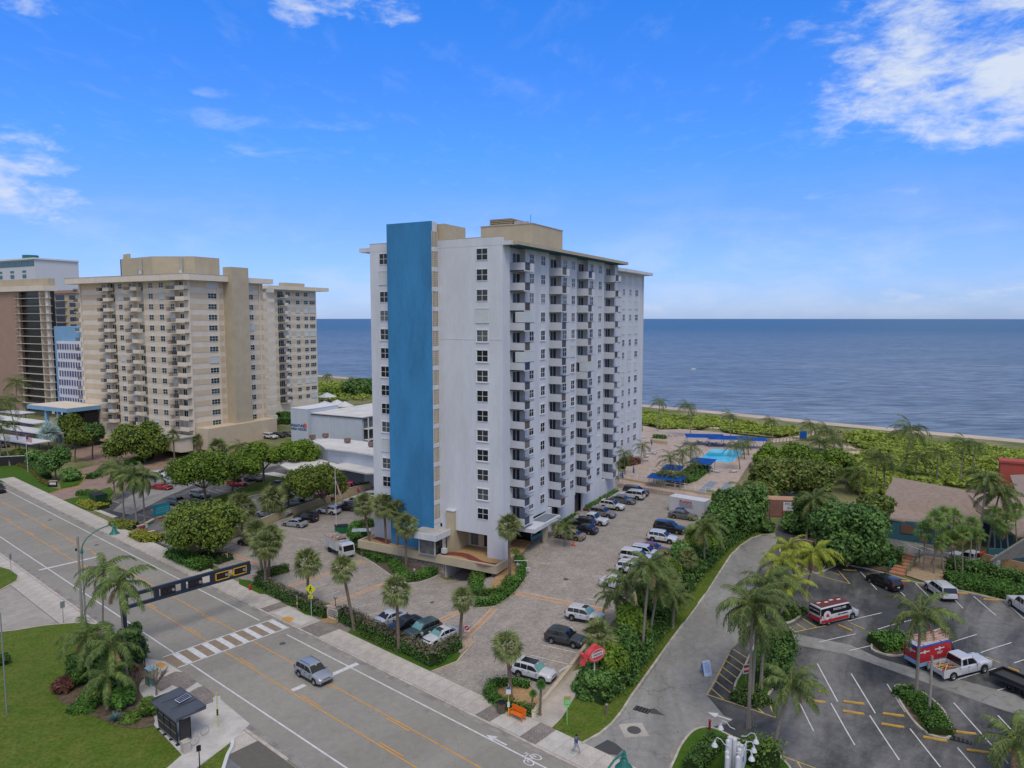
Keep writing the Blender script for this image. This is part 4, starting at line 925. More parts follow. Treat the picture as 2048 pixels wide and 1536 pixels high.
# blue slab with the stair behind it and its breeze-block side
ST=-10.72
slab=MB().span((-18.85,-1.5,2.3),(ST-.13,-1.28,50.7)).build('blue_slab',m_blue,tower)
MB().span((-18.85,-1.27,2.3),(ST-.15,-.01,50.65)).build('stair_core',m_white,tower)
MB().span((-18.83,.3,RT),(-9.8,6.0,50.45)).build('stair_head',m_tan,tower)
for k in range(15):
 z0=7.2+k*FH;
 MB().span((ST-.12,-1.48,z0-.62),(ST,-.02,z0-.02)).build('landing_edge',m_white,tower)
 gr=MB();hh=FH-.64;
 for i in range(5):gr.span((ST-.10,-1.46+i*.35,z0),(ST-.02,-1.40+i*.35,z0+hh))
 for j in range(9):gr.span((ST-.09,-1.46,z0+hh*j/8-.025),(ST-.03,-.02,z0+hh*j/8+.025))
 gb=gr.build('breeze_block_grille',m_cream_w,tower)
 MB().span((ST-.14,-1.44,z0),(ST-.125,-.03,z0+hh)).build('backing',M('grille_back',(0.30,0.29,0.28),.9),gb)
MB().span((ST-.12,-1.48,2.3),(ST,-.02,6.5)).build('landing_edge',m_white,tower)
# roof plant
ph=MB().span((-16.0,20.7,46.9),(-6.0,32.6,52.5)).build('penthouse',m_tan,tower)
MB().span((-16.1,20.6,52.5),(-5.9,32.7,52.62)).build('coping',m_roof,ph)
MB().span((-5.99,20.9,49.0),(-5.8,32.0,49.12)).build('conduit',m_roof,ph)
lv=MB().span((-14.6,21.5,52.62),(-10.4,27.5,53.75)).build('louvred_plant_box',M('louvre_brown',(0.23,0.17,0.10),.8,.2),tower)
for k in range(4):MB().span((-14.7,21.4,52.75+k*.27),(-10.3,27.6,52.84+k*.27)).build('louvre',m_tan,lv)
for(x,y,s)in((-9.6,22.5,.7),(-8.6,23.2,.6),(-7.8,22.0,.45)):MB().box((x,y,52.62+s/2),(s*1.6,s*1.6,s)).build('vent',m_roof,tower)
MB().cyl(-7.0,22,52.6,54.2,.04,n=5).build('antenna',m_rail,tower)
# windows on the front
for r_ in range(14):
 z=45.80-r_*FH
 put_window(tower,-3.28,-.001,z,0,1.90,1.68,2,2,shut=(r_==3),surround=0.10 if r_ in(4,5,6,9,10,12)else 0.0)
 put_window(tower,-20.6,-.001,z,0,1.75,1.68,2,2,shut=(r_ in(1,10)),surround=0.10 if r_ in(4,6,9,11)else 0.0)
MB().span((-10.4,-.03,RT-13.1),(0.0,-.002,RT-12.95)).build('string_course',m_white,tower)
# balconies and windows down the right side
BALC=[(3.55,6.9),(16.15,19.2),(26.7,30.3),(39.6,43.5)]
PX=1.45
def balcony_meshes():
 D={}
 Lb=3.1
 m=MB();m.span((-.88,0,-.16),(PX,Lb,0.0));D['slab']=m.mesh('floor_slab',m_white)
 m=MB();m.span((-.86,.02,.002),(PX-.02,Lb-.02,.012));D['floor']=m.mesh('floor_finish',m_slabg)
 m=MB();m.span((-.88,0,-.17),(PX,.12,1.08));D['near']=m.mesh('solid_panel',m_white)
 m=MB();m.span((PX-.12,.122,-.17),(PX,.30,1.08));m.span((PX-.12,Lb*.62,-.17),(PX,Lb,1.08));D['out']=m.mesh('solid_panel',m_white)
 m=MB();m.span((0.02,Lb-.12,-.17),(PX-.122,Lb,1.08));D['far']=m.mesh('solid_panel',m_white)
 m=MB();n=14;y0,y1=.32,Lb*.62-.02
 for i in range(n):m.box((PX-.06,y0+(y1-y0)*(i+.5)/n,.52),(.03,.03,1.0))
 m.span((PX-.09,y0,.02),(PX-.03,y1,.06));m.span((PX-.10,y0,1.04),(PX-.02,y1,1.09));D['rail']=m.mesh('railing',m_rail)
 D['screen']=MB().span((PX-.075,y0,.06),(PX-.055,y1,1.03)).mesh('privacy_screen',paint_flat)
 m=MB();m.tube([(0,0,1.12),(PX+.03,-.02,1.12),(PX+.03,Lb,1.12)],.025,5);D['cap']=m.mesh('handrail',m_rail)
 a=MB();a.box((0,-.03,1.27),(2.3,.06,2.54));D['door_glass']=a.mesh('sliding_door',m_dglass)
 a=MB()
 for x in(-1.15,-.02,1.15):a.box((x,-.05,1.27),(.07 if abs(x)>.5 else .10,.1,2.54))
 a.box((0,-.05,2.5),(2.3,.1,.07));D['door_frame']=a.mesh('door_frame',m_frame)
 a=MB();n=12
 for i in range(n):a.box((PX-.05,.1+(Lb-.1)*(i+.5)/n,1.9),(.08,(Lb-.1)/n*.6,1.5))
 a.span((PX-.04,.1,1.15),(PX-.02,Lb,2.65))
 for i in range(9):a.box((PX*(i+.5)/9,.06,1.9),(PX/9*.6,.08,1.5))
 a.span((0.02,.03,1.15),(PX,.05,2.65));D['shutter']=a.mesh('roll_down_shutter',m_shut)
 return D
def color_mat(name,rough=.6):
 m=bpy.data.materials.new(name);m.use_nodes=True;oi=m.node_tree.nodes.new('ShaderNodeObjectInfo');bs=m.node_tree.nodes['Principled BSDF'];bs.inputs['Roughness'].default_value=rough
 m.node_tree.links.new(oi.outputs['Color'],bs.inputs['Base Color']);return m
paint_flat=color_mat('screen_cloth')
BM=balcony_meshes()
SHB={(0,3),(0,5),(2,6)};CURT={(3,13),(2,11)}
scr=[(0.12,0.12,0.13),(0.10,0.10,0.11),(0.18,0.17,0.16),(0.13,0.08,0.05),(0.22,0.16,0.10),(0.03,0.07,0.17),(0.09,0.13,0.20),(0.12,0.12,0.12),(0.30,0.29,0.26)]
for c,(y0,y1)in enumerate(BALC):
 for r_ in range(14):
  zf=43.70-r_*FH
  b=link('balcony',BM['slab'],tower,(0,y0+.05,zf))
  link('floor_finish',BM['floor'],b);link('solid_panel',BM['near'],b);link('solid_panel',BM['out'],b);link('solid_panel',BM['far'],b);link('railing',BM['rail'],b)
  link('handrail',BM['cap'],b)
  link('privacy_screen',BM['screen'],b,col=rw.choice(scr))
  if(c,r_)in SHB:link('roll_down_shutter',BM['shutter'],b)
  cy=(5.45,17.95,29.1,42.05)[c]
  d=link('sliding_door',BM['door_glass'],tower,(-.9,cy,zf+.02),HP);link('door_frame',BM['door_frame'],d)
  if rw.random()<.45:   # furniture and plants out on the balcony
   q=rw.random()
   if q<.5:MB().box((.35,1.2,.3),(.5,.5,.5)).box((.12,1.2,.65),(.08,.5,.6)).build('balcony_chair',paint_flat,b,col=rw.choice([(0.5,0.5,0.5),(.05,.05,.06),(.25,.12,.06),(.03,.1,.25)]))
   else:
    pb=MB()
    for _ in range(26):
     a1,e1=rw.uniform(0,6.28),rw.uniform(.1,1.4);L_=rw.uniform(.3,.6);dx,dy,dz=math.cos(a1)*math.cos(e1)*L_,math.sin(a1)*math.cos(e1)*L_,math.sin(e1)*L_
     pb.quad((.8,1.5,.5),(.8+dx*.5-dy*.15,1.5+dy*.5+dx*.15,.5+dz*.7),(.8+dx,1.5+dy,.5+dz*.8),(.8+dx*.5+dy*.15,1.5+dy*.5-dx*.15,.5+dz*.7))
    pb.cyl(.8,1.5,0,.5,.16,.2,8,m=1);pb.build('potted_plant',[leaf_mat('shrub_leaf',(0.02,0.06,0.012),(0.07,0.14,0.03)),flat('terracotta',(.3,.1,.05))],b)
RW=[(7.75,9.6),(11.6,13.4),(19.7,21.45),(23.0,24.75),(30.9,32.75),(34.9,36.75)]
SHR={(2,0):0,(4,6):1,(5,2):1,(3,5):1,(4,5):1,(5,12):1}
for c,(y0,y1)in enumerate(RW):
 for r_ in range(14):
  if r_==13 and c in(0,):pass
  put_window(tower,.001,(y0+y1)/2,45.62-r_*FH,HP,1.55,1.52,2,2,shut=((c,r_)in((3,5),(5,2),(5,11),(4,6))),surround=0.10 if(c in(1,3)and r_ in(4,5,6,7,8))or(c==0 and r_>6)else 0.0)
wings={0:(48.6,50.4),1:(55,57.0),2:(60.2,62.0),3:(66.6,68.6),4:(71.0,72.8),5:(75.0,77.4)}
for c,(y0,y1)in wings.items():
 for r_ in range(14):
  sh=(r_ in(0,2,4))or(r_ in(7,11)and c>2)or rw.random()<.08
  put_window(tower,-6.999,(y0+y1)/2,45.55-r_*FH,HP,1.55 if c<5 else 2.2,1.5,2 if c<5 else 3,2,shut=sh)
MB().span((-7.05,80.3,2.0),(-6.75,80.9,RT)).build('corner_pilaster',m_white,tower)
# entrance canopy and drive-under on the right side
can=MB().span((0.02,4.6,5.5),(2.7,13.6,6.1)).build('entrance_canopy',m_white,tower)
MB().span((.3,8.7,6.102),(2.4,13.3,6.13)).build('canopy_roofing',flat('canopy_glass',(.16,.20,.22),.3),can)
for(x,y)in((2.0,9.6),(2.0,13.0)):MB().span((x-.3,y-.3,1.6),(x+.3,y+.3,5.5)).build('canopy_column',m_tan,can)
MB().span((-.3,9.3,2.6),(-.2,14,3.1)).build('entrance_band',flat('aqua_tile',(.10,.36,.36),.4),tower)
# podium deck with its heavy fascia beam
DZ=2.5
P0=[local(K,x,y,DZ)for x,y in((716,1080),(700,1072),(742,1050),(775,1046))]
deckF=[(-26.5,-2.2),(-23.0,-4.6)]
A1,A2,A3=local(K,718,1081,DZ),local(K,992,1132.5,DZ),local(K,1031,1108.5,DZ)
poly=[A1,A2,A3,(1.2,3.0),(-.5,9.8),(-22.9,9.8),(-24.2,5.0)]
deck=MB().prism(poly,DZ-.35,DZ-.05,0).build('podium_deck',m_mulch,tower)
def beam(name,pts,z0,z1,t,mat,parent):
 for a,b in zip(pts[:-1],pts[1:]):
  a,b=Vector(a),Vector(b);d=b-a
  MB().box((0,0,0),(d.length+t*.5,t,z1-z0)).build(name,mat,parent,((a.x+b.x)/2,(a.y+b.y)/2,(z0+z1)/2),math.atan2(d.y,d.x))
beam('fascia_beam',[poly[-1],A1],DZ-1.1,DZ+.08,.35,m_tan,tower);beam('fascia_beam',[A1,A2],DZ-1.1,DZ+.1,.35,m_tan,tower);beam('fascia_beam',[A2,A3],DZ-1.1,DZ+.09,.35,m_tan,tower);beam('fascia_beam',[A3,(1.2,3.0)],DZ-1.1,DZ+.07,.3,m_tan,tower)
def wavy(y_of,name,xs,w0,mat,z):
 m=MB();pts=[(x,y_of(x))for x in xs]
 for a,b in zip(pts[:-1],pts[1:]):m.quad((a[0],a[1]-w0,z),(b[0],b[1]-w0,z),(b[0],b[1]+w0,z),(a[0],a[1]+w0,z))
 m.build(name,mat,tower)
xs=[-9+.5*i for i in range(19)]
wavy(lambda x:-1.7+.9*math.sin((x+9)*.62),'red_mulch_ribbon',xs,.75,m_mulch_red,DZ-.03)
wavy(lambda x:-1.0+.5*math.sin((x+9)*.8),'red_mulch_ribbon',[-23+.5*i for i in range(9)],.6,m_mulch_red,DZ-.03)
# under the deck: stone retaining wall, white jamb, dark garage mouth
m_stone=M('field_stone',(0.30,0.25,0.19),.95,.35,1.6,fine=.25,bump=1.0,bscale=3)
a,b=Vector(A1),Vector(A2);d=(b-a).normalized();nn=Vector((d.y,-d.x))
ins=-nn*.5
def along(t):return a+(b-a)*t+ins*1.0
q0,q1=along(.0),along(.64);dd=q1-q0
MB().box((0,0,0),(dd.length,.4,3.4)).build('stone_wall',m_stone,tower,((q0.x+q1.x)/2,(q0.y+q1.y)/2,-.3),math.atan2(dd.y,dd.x))
rs=random.Random(5)
stm=[MB().box((0,0,0),(1,1,1),taper=.8).mesh('stone',m_stone)for _ in range(1)][0]
for k in range(110):       # stones standing proud of the retaining wall
 t=rs.uniform(.02,.98);p=q0+dd*t+nn*.2
 link('stone',stm,tower,(p.x,p.y,rs.uniform(-1.2,1.3)),rot=(rs.uniform(-.1,.1),rs.uniform(-.3,.3),math.atan2(dd.y,dd.x)),scl=(rs.uniform(.35,.7),.12,rs.uniform(.2,.35)))
q2=along(.64);q3=q2-nn*5;w2=q3-q2
MB().box((0,0,0),(w2.length,.3,3.4)).build('white_jamb',m_white,tower,((q2.x+q3.x)/2,(q2.y+q3.y)/2,-.3),math.atan2(w2.y,w2.x))
q4,q5=along(.60)-nn*6,along(1.0)-nn*4;w3=q5-q4
MB().box((0,0,0),(w3.length,.3,3.6)).build('garage_dark_fill',m_void,tower,((q4.x+q5.x)/2,(q4.y+q5.y)/2,-.4),math.atan2(w3.y,w3.x))  # black backing, darkness of the garage mouth put into its colour
q6,q7=along(.97),Vector(A3)+ins*0;w4=q7-q6
MB().box((0,0,0),(w4.length,.3,3.0)).build('side_wall',m_tan,tower,((q6.x+q7.x)/2-.3,(q6.y+q7.y)/2+.3,0),math.atan2(w4.y,w4.x))
# gatehouse booth
bo=MB().span((-12.3,-3.4,DZ),(-9.4,-.6,5.0)).build('booth',m_white,tower)
MB().span((-12.9,-4.3,5.0),(-8.6,-.1,5.9)).build('booth_roof',m_white,bo);MB().span((-12.7,-4.1,5.902),(-8.8,-.3,5.93)).build('booth_roofing',m_roof,bo)
MB().span((-12.1,-3.47,DZ+.15),(-9.55,-3.405,4.9)).build('booth_window',m_glass,bo);MB().span((-9.395,-3.3,DZ+.15),(-9.33,-1.6,4.9)).build('booth_window',m_glass,bo)
MB().span((-9.5,-3.52,DZ),(-9.3,-3.35,5.0)).build('corner_post',m_roof,bo)
MB().box((-8.7,-2.0,DZ+.55),(.7,.6,.7)).build('air_conditioner',m_shut,tower)
# planters along the right side and by the entrance
def planter(label,pts,z0,z1,w_=1.0):
 t=thing('planter',label,'planter',(K[0],K[1],0),RZ)
 for a,b in zip(pts[:-1],pts[1:]):
  a,b=Vector(a),Vector(b);d=b-a
  MB().box((0,0,0),(d.length,.18,z1-z0)).build('kerb_wall',m_white,t,((a.x+b.x)/2,(a.y+b.y)/2,(z0+z1)/2),math.atan2(d.y,d.x))
 x1=pts[0][0]
 MB().span((0.03,min(p[1]for p in pts),z1-.35),(x1-.1,max(p[1]for p in pts),z1-.12)).build('soil',m_soil,t)
 leaf_box_fill(t,(0.1,min(p[1]for p in pts)+.2,z1-.1),(x1-.2,max(p[1]for p in pts)-.2,z1+.35),900)
planter('long planter of low hedge at the foot of the white tower, behind the parked SUVs',[(1.5,28.9),(1.5,44.4)],2.0,3.35)
planter('short planter of low hedge beside the glazed lobby bay, behind the white pickup',[(1.5,19.4),(1.5,25.0)],1.6,3.15)
planter('short white-edged planter beside the entrance canopy of the white tower',[(2.4,15.6),(2.4,18.4)],1.6,2.7)
# ------------------------------------------------------------ the tan tower
C0=(-84.85,189.87)
tanb=thing('condominium_tower','beige balconied tower with striped storeys and rooftop box, left of the white tower','tower',(C0[0],C0[1],0),RZ)
TB=2.4;TR=46.6
NL=[(-41.5,-38.5),(-33.2,-30.0),(-21.6,-17.2),(-5.9,-0.9)]     # balcony stacks on the left face
fp=[(-49.5,1.5)]+[(-46.0,1.5),(-46.0,0.0)]
for a,b in((-33.2,-29.9),(-21.8,-17.4),(-4.2,-1.0)):fp+=[(a,0),(a,.9),(b,.9),(b,0)]
fp+=[(1.2,0),(1.2,24.6),(-3,26.5),(-49.5,26.5)]
m=MB();m.prism(fp,TB,TR,0,1)
m.prism([(-46,26.6),(-28,26.6),(-28,76.5),(-46,76.5)],TB,TR-.1,0,1)
m.build('wall',[m_cream_w,m_roof],tanb)
m_stripe=M('tan_stripe',(0.60,0.49,0.345),.85,.05,.5,fine=.04)
def tband(x0,x1,y0,y1,z,h_,mat=m_stripe):MB().span((x0,y0,z),(x1,y1,z+h_)).build('storey_band',mat,tanb)
zb=[45.6-2.848*r_ for r_ in range(15)]     # window centres
for r_ in range(14):
 z=zb[r_]
 for a,b in((-45.9,-33.3),(-29.8,-21.9),(-17.3,-4.3)):tband(a,b,-.06,-.002,z-.72,1.44)
 tband(1.202,1.26,.15,10.6,z-.72,1.44);tband(1.202,1.26,16.9,24.5,z-.72,1.44)
 tband(-27.998,-27.94,61.5,76.3,z-.7,1.4);tband(-27.998,-27.94,56.3,57.6,z-.7,1.4)
MB().span((1.2,10.9,TB),(4.6,16.6,50.6)).build('stair_shaft',m_tan,tanb)
for(x,y)in((1.23,-.03),(-46,-.1),(1.25,23.2),(1.25,8.9)):MB().box((x,y,(TB+TR)/2),(.4,.35,TR-TB)).build('pilaster',m_cream_w,tanb)
e=MB();e.prism([(-50.4,-2),(-49,-2.6),(2.8,-2.6),(3.4,-1.5),(3.4,10.85),(1.2,10.85),(1.2,1),(-50,1)],TR+.01,48.2);e.prism([(1.2,16.65),(3.4,16.65),(3.4,26.6),(1.2,26.6)],TR+.01,48.0)
e.build('eave',m_cream_w,tanb);MB().prism([(-30,52),(-25.4,52),(-25.4,80.6),(-30,80.6)],TR+.02,47.9).build('eave',m_cream_w,tanb)
r=MB();r.prism([(-50.45,-2.05),(-49.0,-2.66),(2.85,-2.66),(3.46,-1.5),(3.46,10.88),(-2,10.88),(-2,26),(-50.4,26)],48.2,48.3);r.build('roof_edge',m_roof,tanb)
ph=MB().prism([(-38.5,8),(-22,6.3),(-11.5,12),(-11,20),(-38.5,20)],47,54.1).build('penthouse',m_tan,tanb)
MB().span((-30.0,60.5,47.8),(-27.6,70.5,49.2)).build('roof_box',m_tan,tanb)
pa=MB()
for(x,y)in((-27.5,6.6),(-14.6,10.0)):
 q=MB().box((x,y,52.0),(.9,.35,3.4)).build('panel_antenna',M('antenna_grey',(.42,.42,.36),.7),tanb);MB().box((x+.1,y-.3,49.8),(.8,.5,.9)).build('antenna_box',m_shut,q)
 MB().tube([(x-1.2,y-.05,51),(x-1.2,y-.2,49.4),(x,y-.3,48.9)],.05).build('cable',m_rail,q)
for(x,y)in((-39.6,10),(-36.5,9)):MB().cyl(x,y,54.0,55.6,.55,n=10).build('roof_vent',m_tan,tanb)
MB().span((-38.9,7.9,47.5),(-38.7,8.1,54)).build('rain_pipe',m_rail,tanb)
for c,(x,w_,cols)in enumerate(((-34.8,1.9,2),(-27.3,1.8,2),(-24.4+1.6,1.4,2),(-14.1,2.0,2),(-9.7,2.0,2),(-5.3,1.5,2))):
 for r_ in range(14):put_window(tanb,x,-.062,zb[r_],0,w_,1.45,cols,2,gm=m_glass_t,shut=(rw.random()<.15 or(r_==1 and c in(2,4))))
for(y,w_)in((7.1,2.8),(19.6,2.7)):
 for r_ in range(14):put_window(tanb,1.262,y,zb[r_],HP,w_,1.45,3,2,gm=m_glass_t,shut=(rw.random()<.16))
for(y,w_)in((62.6,2.0),(67.2,1.9),(69.6+1.6,2.0),(76.5-2.1,2.8)):
 for r_ in range(14):put_window(tanb,-27.938,y,zb[r_]-.35,HP,w_,1.4,2 if w_<2.5 else 3,2,gm=m_glass_t,shut=(r_ in(2,5,11))or rw.random()<.05)
m_rail_t=M('brown_railing',(0.13,0.10,0.08),.7,.2,2,rnd=.5)
def tan_balcony(parent,x,y,z,rz,w_,shut=False,dw=2.3,dx=0.0):
 k=('tb',w_)
 if k not in WIN:
  a=MB().box((0,-.75,-.09),(w_,1.5,.18)).mesh('floor_slab',m_cream_w)
  s=MB().span((w_*.02,-1.5,-.18),(w_/2,-1.38,.95)).span((w_/2-.12,-1.37,-.18),(w_/2,-.02,.95)).mesh('solid_panel',m_cream_w)
  q=MB();n=16
  for i in range(n):q.box((-w_/2+w_*.52*(i+.5)/n,-1.46,.48),(.035,.03,.92))
  q.box((-w_/4,-1.46,.95),(w_*.52,.06,.05));q.box((-w_/4,-1.46,.06),(w_*.52,.05,.05))
  for i in range(8):q.box((-w_/2+.02,-1.4+1.3*i/8,.48),(.03,.03,.92))
  WIN[k]=(a,s,q.mesh('railing',m_rail_t))
 a,s,q=WIN[k]
 o=link('balcony',a,parent,(x,y,z),rz);link('solid_panel',s,o);link('railing',q,o)
 return o
def sdoor(parent,x,y,z,rz,shut):
 k='sdoor'
 if k not in WIN:
  a=MB().box((0,-.03,1.05),(2.5,.05,2.1));b=MB()
  for xx in(-1.25,-.42,.42,1.25):b.box((xx,-.06,1.05),(.07,.07,2.1))
  b.box((0,-.06,2.08),(2.5,.07,.06));s=MB()
  for i in range(11):s.box((-1.25+2.5*(i+.5)/11,-.06,1.05),(.15,.07,2.15))
  s.box((0,-.03,1.05),(2.5,.04,2.1));WIN[k]=(a.mesh('sliding_door',m_glass_t),b.mesh('door_frame',m_frame),s.mesh('storm_shutter',m_shut))
 if shut:return link('storm_shutter',WIN[k][2],parent,(x,y,z),rz)
 o=link('sliding_door',WIN[k][0],parent,(x,y,z),rz);link('door_frame',WIN[k][1],o)
for r_ in range(14):
 zf=zb[r_]-1.25
 for(a,b,x0,w_,dx)in((-33.2,-29.9,-33.9,5.6,-31.6),(-21.8,-17.4,-21.6,5.6,-19.3),(-4.2,-1.0,-3.1,7.4,-2.2)):
  sh=rw.random()<.12
  o=tan_balcony(tanb,x0+.6,0,zf,0,w_);sdoor(tanb,dx-.1,.898,zf+.02,0,sh)
  if rw.random()<.4:MB().box((-w_*.25,-.8,.45),(1.2,.7,.9)).build('balcony_furniture',paint_flat,o,col=(.07,.06,.05))
 o=tan_balcony(tanb,-47.6,1.5,zf,0,4.4);sdoor(tanb,-46.9-.6,1.498,zf+.02,0,rw.random()<.15)
 o=tan_balcony(tanb,-28.0,59.6,zf-.35,HP,3.6);sdoor(tanb,-28.0,58.9,zf-.33,HP,False)
 # projecting balconies on the rear corner of the front block
 MB().span((1.2,24.62,zf-.1),(2.8,27.4,zf+.95)).build('rear_balcony',m_cream_w,tanb)
MB().span((-44,-.4,1.2),(1.6,26,TB)).build('base_wall',m_stripe,tanb)
MB().span((-20,-4.5,2.2),(1.8,-1.0,5.8)).build('entrance_wing',m_cream_w,tanb);MB().span((-20.3,-5.0,5.8),(2.2,-.1,6.1)).build('entrance_roof',m_roof,tanb)
MB().span((1.3,.3,TB),(6.0,24.0,8.0)).build('side_podium',m_stripe,tanb)
# ------------------------------------------------------------ more buildings on the far left
def place(px,depth):return((px-1024)/F_PX*depth,depth)
def zt(py,depth):return CAM_H+(635-py)/F_PX*depth
def zgrp(base):return RZ
# brown tower with black-railed terraces
D1=262.0;B1=place(97,D1)
bt=thing('terraced_tower','brown tower with stacked dark terraces at the left edge','tower',(B1[0],B1[1],0),RZ)
m_brown=M('rose_brown_stucco',(0.36,0.24,0.175),.9,.05,.3)
W_=36
MB().span((-60,0,2),(-19,3.2,zt(582,D1))).build('wall',m_brown,bt)
MB().span((-19,1.8,2),(0,3.2,zt(582,D1))).build('terrace_back_wall',flat('dark_glass_wall',(.02,.024,.028),.2),bt)
MB().span((-62,-1.0,zt(582,D1)),(.6,4,zt(572,D1))).build('roof_slab',m_cream_w,bt)
MB().span((-50,1.5,zt(572,D1)),(-.3,3.8,zt(557,D1))).build('rooftop_wall',m_tan,bt)
for k in range(15):
 z=zt(596,D1)-k*2.77
 s=MB().span((-20,-.4,z-.14),(.8,1.8,z)).build('terrace',m_cream_w,bt)
 q=MB();
 for i in range(30):q.box((-19.8+.68*i,-.35,z+.5),(.04,.04,.95))
 q.box((-9.6,-.35,z+.98),(20.4,.06,.05));q.build('railing',m_rail,s)
 MB().span((-4.3,.1,z),(-3.9,1.8,z+2.6)).build('divider',m_cream_w,s)
 MB().span((-3.9,1.7,z),(-.2,1.79,z+2.6)).build('curtain',m_cream_w,s)
for x in(-19.2,-.2):MB().span((x-.25,.2,2),(x+.25,.9,zt(582,D1))).build('column',m_cream_w,bt)
# blue and tan tower behind
D2=330.0;B2=place(150,D2)
b2=thing('balconied_tower','tan tower with dark blue glass, between the terraced brown tower and the beige tower','tower',(B2[0],B2[1],0),RZ)
T2=zt(587,D2)
MB().span((-22,0,2),(3,18,T2)).build('wall',m_tan,b2);MB().span((-22.5,-.8,T2),(3.5,18,zt(581,D2))).build('roof_slab',m_brown,b2)
m_blueg=flat('navy_glass',(.012,.028,.075),.15)
for k in range(7):
 z=T2-1.9-k*3.25
 for(x0,x1)in((-20.8,-18.6),(-2.2,2.4)):MB().span((x0,-.1,z-.9),(x1,-.005,z+.9)).build('window',m_blueg,b2)
 q=MB().span((-13,-.1,z-1.3),(-6,-.005,z+1.2)).build('window',m_blueg,b2);
 MB().span((-14.5,-1.6,z-1.5),(-4.2,-.1,z-1.32)).build('balcony',m_cream_w,b2)
# white tower far behind at the frame edge
D3=420.0;B3=place(80,D3)
b3=thing('white_tower','distant white tower with glass crown rising behind the brown tower','tower',(B3[0],B3[1],0),RZ)
MB().span((-60,0,2),(0,25,zt(520,D3))).build('wall',flat('distant_white',(.60,.62,.64)),b3)
MB().span((-60,-.8,zt(520,D3)),(.8,25,zt(517,D3))).build('roof_slab',m_frame,b3)
for k,(ya,yb)in enumerate(((522,533),(541,545),(549,556))):
 for i in range(9):
  if k and i%2==0:continue
  MB().span((-58+i*6.4,-.2,zt(yb,D3)),(-53+i*6.4+(1.2 if k==0 else-1.2),-.01,zt(ya,D3))).build('window',flat('teal_glass',(.05,.14,.17),.2),b3)
MB().cyl(-19,8,zt(517,D3),zt(508,D3),4.2,n=16).build('rooftop_drum',flat('teal_drum',(.03,.14,.13),.4),b3)
# blue building with its gridded white facade
D4=232.0;B4=place(155,D4)
b4=thing('office_building','pale blue building with gridded white facade left of the beige tower','building',(B4[0],B4[1],0),RZ)
m_pblue=M('pale_blue_stucco',(0.20,0.37,0.54),.85,.05,.4)
MB().span((-14.2,1.0,2),(3,14,zt(653,D4))).build('wall',m_pblue,b4)
MB().span((-7.8,.7,zt(683,D4)),(-.2,.98,zt(665,D4))).build('recessed_panel',m_pblue,b4)
T4=zt(683,D4)
MB().span((-10.2,-.6,2),(3,.98,T4)).build('gridded_facade',M('grid_white',(.66,.68,.72),.8,.05),b4)
for k in range(8):
 for i in range(9):
  MB().span((-9.9+i*1.4+(.5 if k%2 else 0),-.75,T4-2.6-k*2.9),(-9.9+i*1.4+.75+(.5 if k%2 else 0),-.605,T4-.8-k*2.9)).build('window',flat('violet_glass',(.10,.10,.20),.2),b4)
for i in range(18):MB().span((-10.1+i*.72,-.68,8),(-10.0+i*.72,-.602,T4)).build('rib',m_frame,b4)
for k in range(2):MB().span((-13.6+k*.5,.9,zt(785,D4)-k*.9),(-11.8+k*.8,.98,zt(785,D4)-k*.9+.35)).build('lettering',flat('navy_sign',(.01,.02,.09)),b4)
D5=205.0;B5=place(128,D5)
b5=thing('porte_cochere','low blue-edged canopy building in front of the pale blue office','building',(B5[0],B5[1],0),RZ)
MB().span((-15,-3,zt(818,D5)-.5),(5,8,zt(818,D5)+.6)).build('canopy_roof',m_pblue,b5);MB().span((-14.8,-2.8,zt(818,D5)+.602),(4.8,7.8,zt(818,D5)+.66)).build('roofing',m_cream_w,b5)
for x in(-7.0,-1.0,4.0):MB().span((x,-2.5,1.5),(x+.9,-1.7,zt(818,D5)-.5)).build('column',m_pblue,b5)
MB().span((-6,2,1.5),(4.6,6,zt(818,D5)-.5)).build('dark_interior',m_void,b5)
# white car-port roofs
for i,(px,py,L_,lab)in enumerate(((0,826,9,'shortest, furthest back'),(0,842,26,'second from the back'),(10,862,34,'the long one beside the silver palm'),(0,884,20,'nearest the camera'))):
 g=G(px+40,py+14,z=2.5+0);t=thing('carport','white flat carport roof left of the beige tower, '+lab,'carport',(g.x,g.y,0),RZ,group='white carports by the beige tower')
 MB().span((-L_/2-4,-2.6,4.9),(L_/2,2.6,5.15)).build('roof',M('carport_white',(.66,.66,.66),.7,.08,.4),t)
 for k in range(5):MB().box((-L_/2-3+(L_+2)*k/4,0,3.7),(.15,.15,2.4)).build('post',m_rail,t)
 MB().span((-L_/2-4,-2.65,4.6),(L_/2,-2.55,4.9)).build('fascia',flat('carport_navy',(.02,.02,.12)),t)
# ------------------------------------------------------------ the motel behind the car parks
MB0=(-62.3,202.6)
g=G(583,884,0.3);ML=(g.x,g.y)
mt=thing('motel','white three-storey motel wing with tall sign wall and flat roof','motel',(ML[0],ML[1],0),RZ)
f=lambda px,dd:((px-583)/F_PX*dd)
DM=ML[1];zM=lambda py,d=DM:CAM_H+(635-py)/F_PX*d
m_mot=M('motel_white',(0.50,0.545,0.60),.85,.05,.4,fine=.03)
tw=MB().span((0,0,2.4),(6.2,12,zM(817))).build('sign_wall',m_mot,mt)
MB().span((6.2,1.5,2.4),(23.6,16,zM(826))).build('wing_wall',m_mot,mt)
MB().span((-.05,-.05,zM(817)),(6.3,12.1,zM(817)+.12)).build('wall_cap',m_frame,mt);MB().span((6.2,1.3,zM(826)),(24.2,46,zM(826)+.18)).build('roof',M('white_roof',(.62,.61,.58),.9,.10,.3,fine=.06),mt)
MB().span((6.2,1.25,zM(826)-.25),(24.25,1.45,zM(826))).build('roof_fascia',m_rail,mt)
zt0=zM(826)
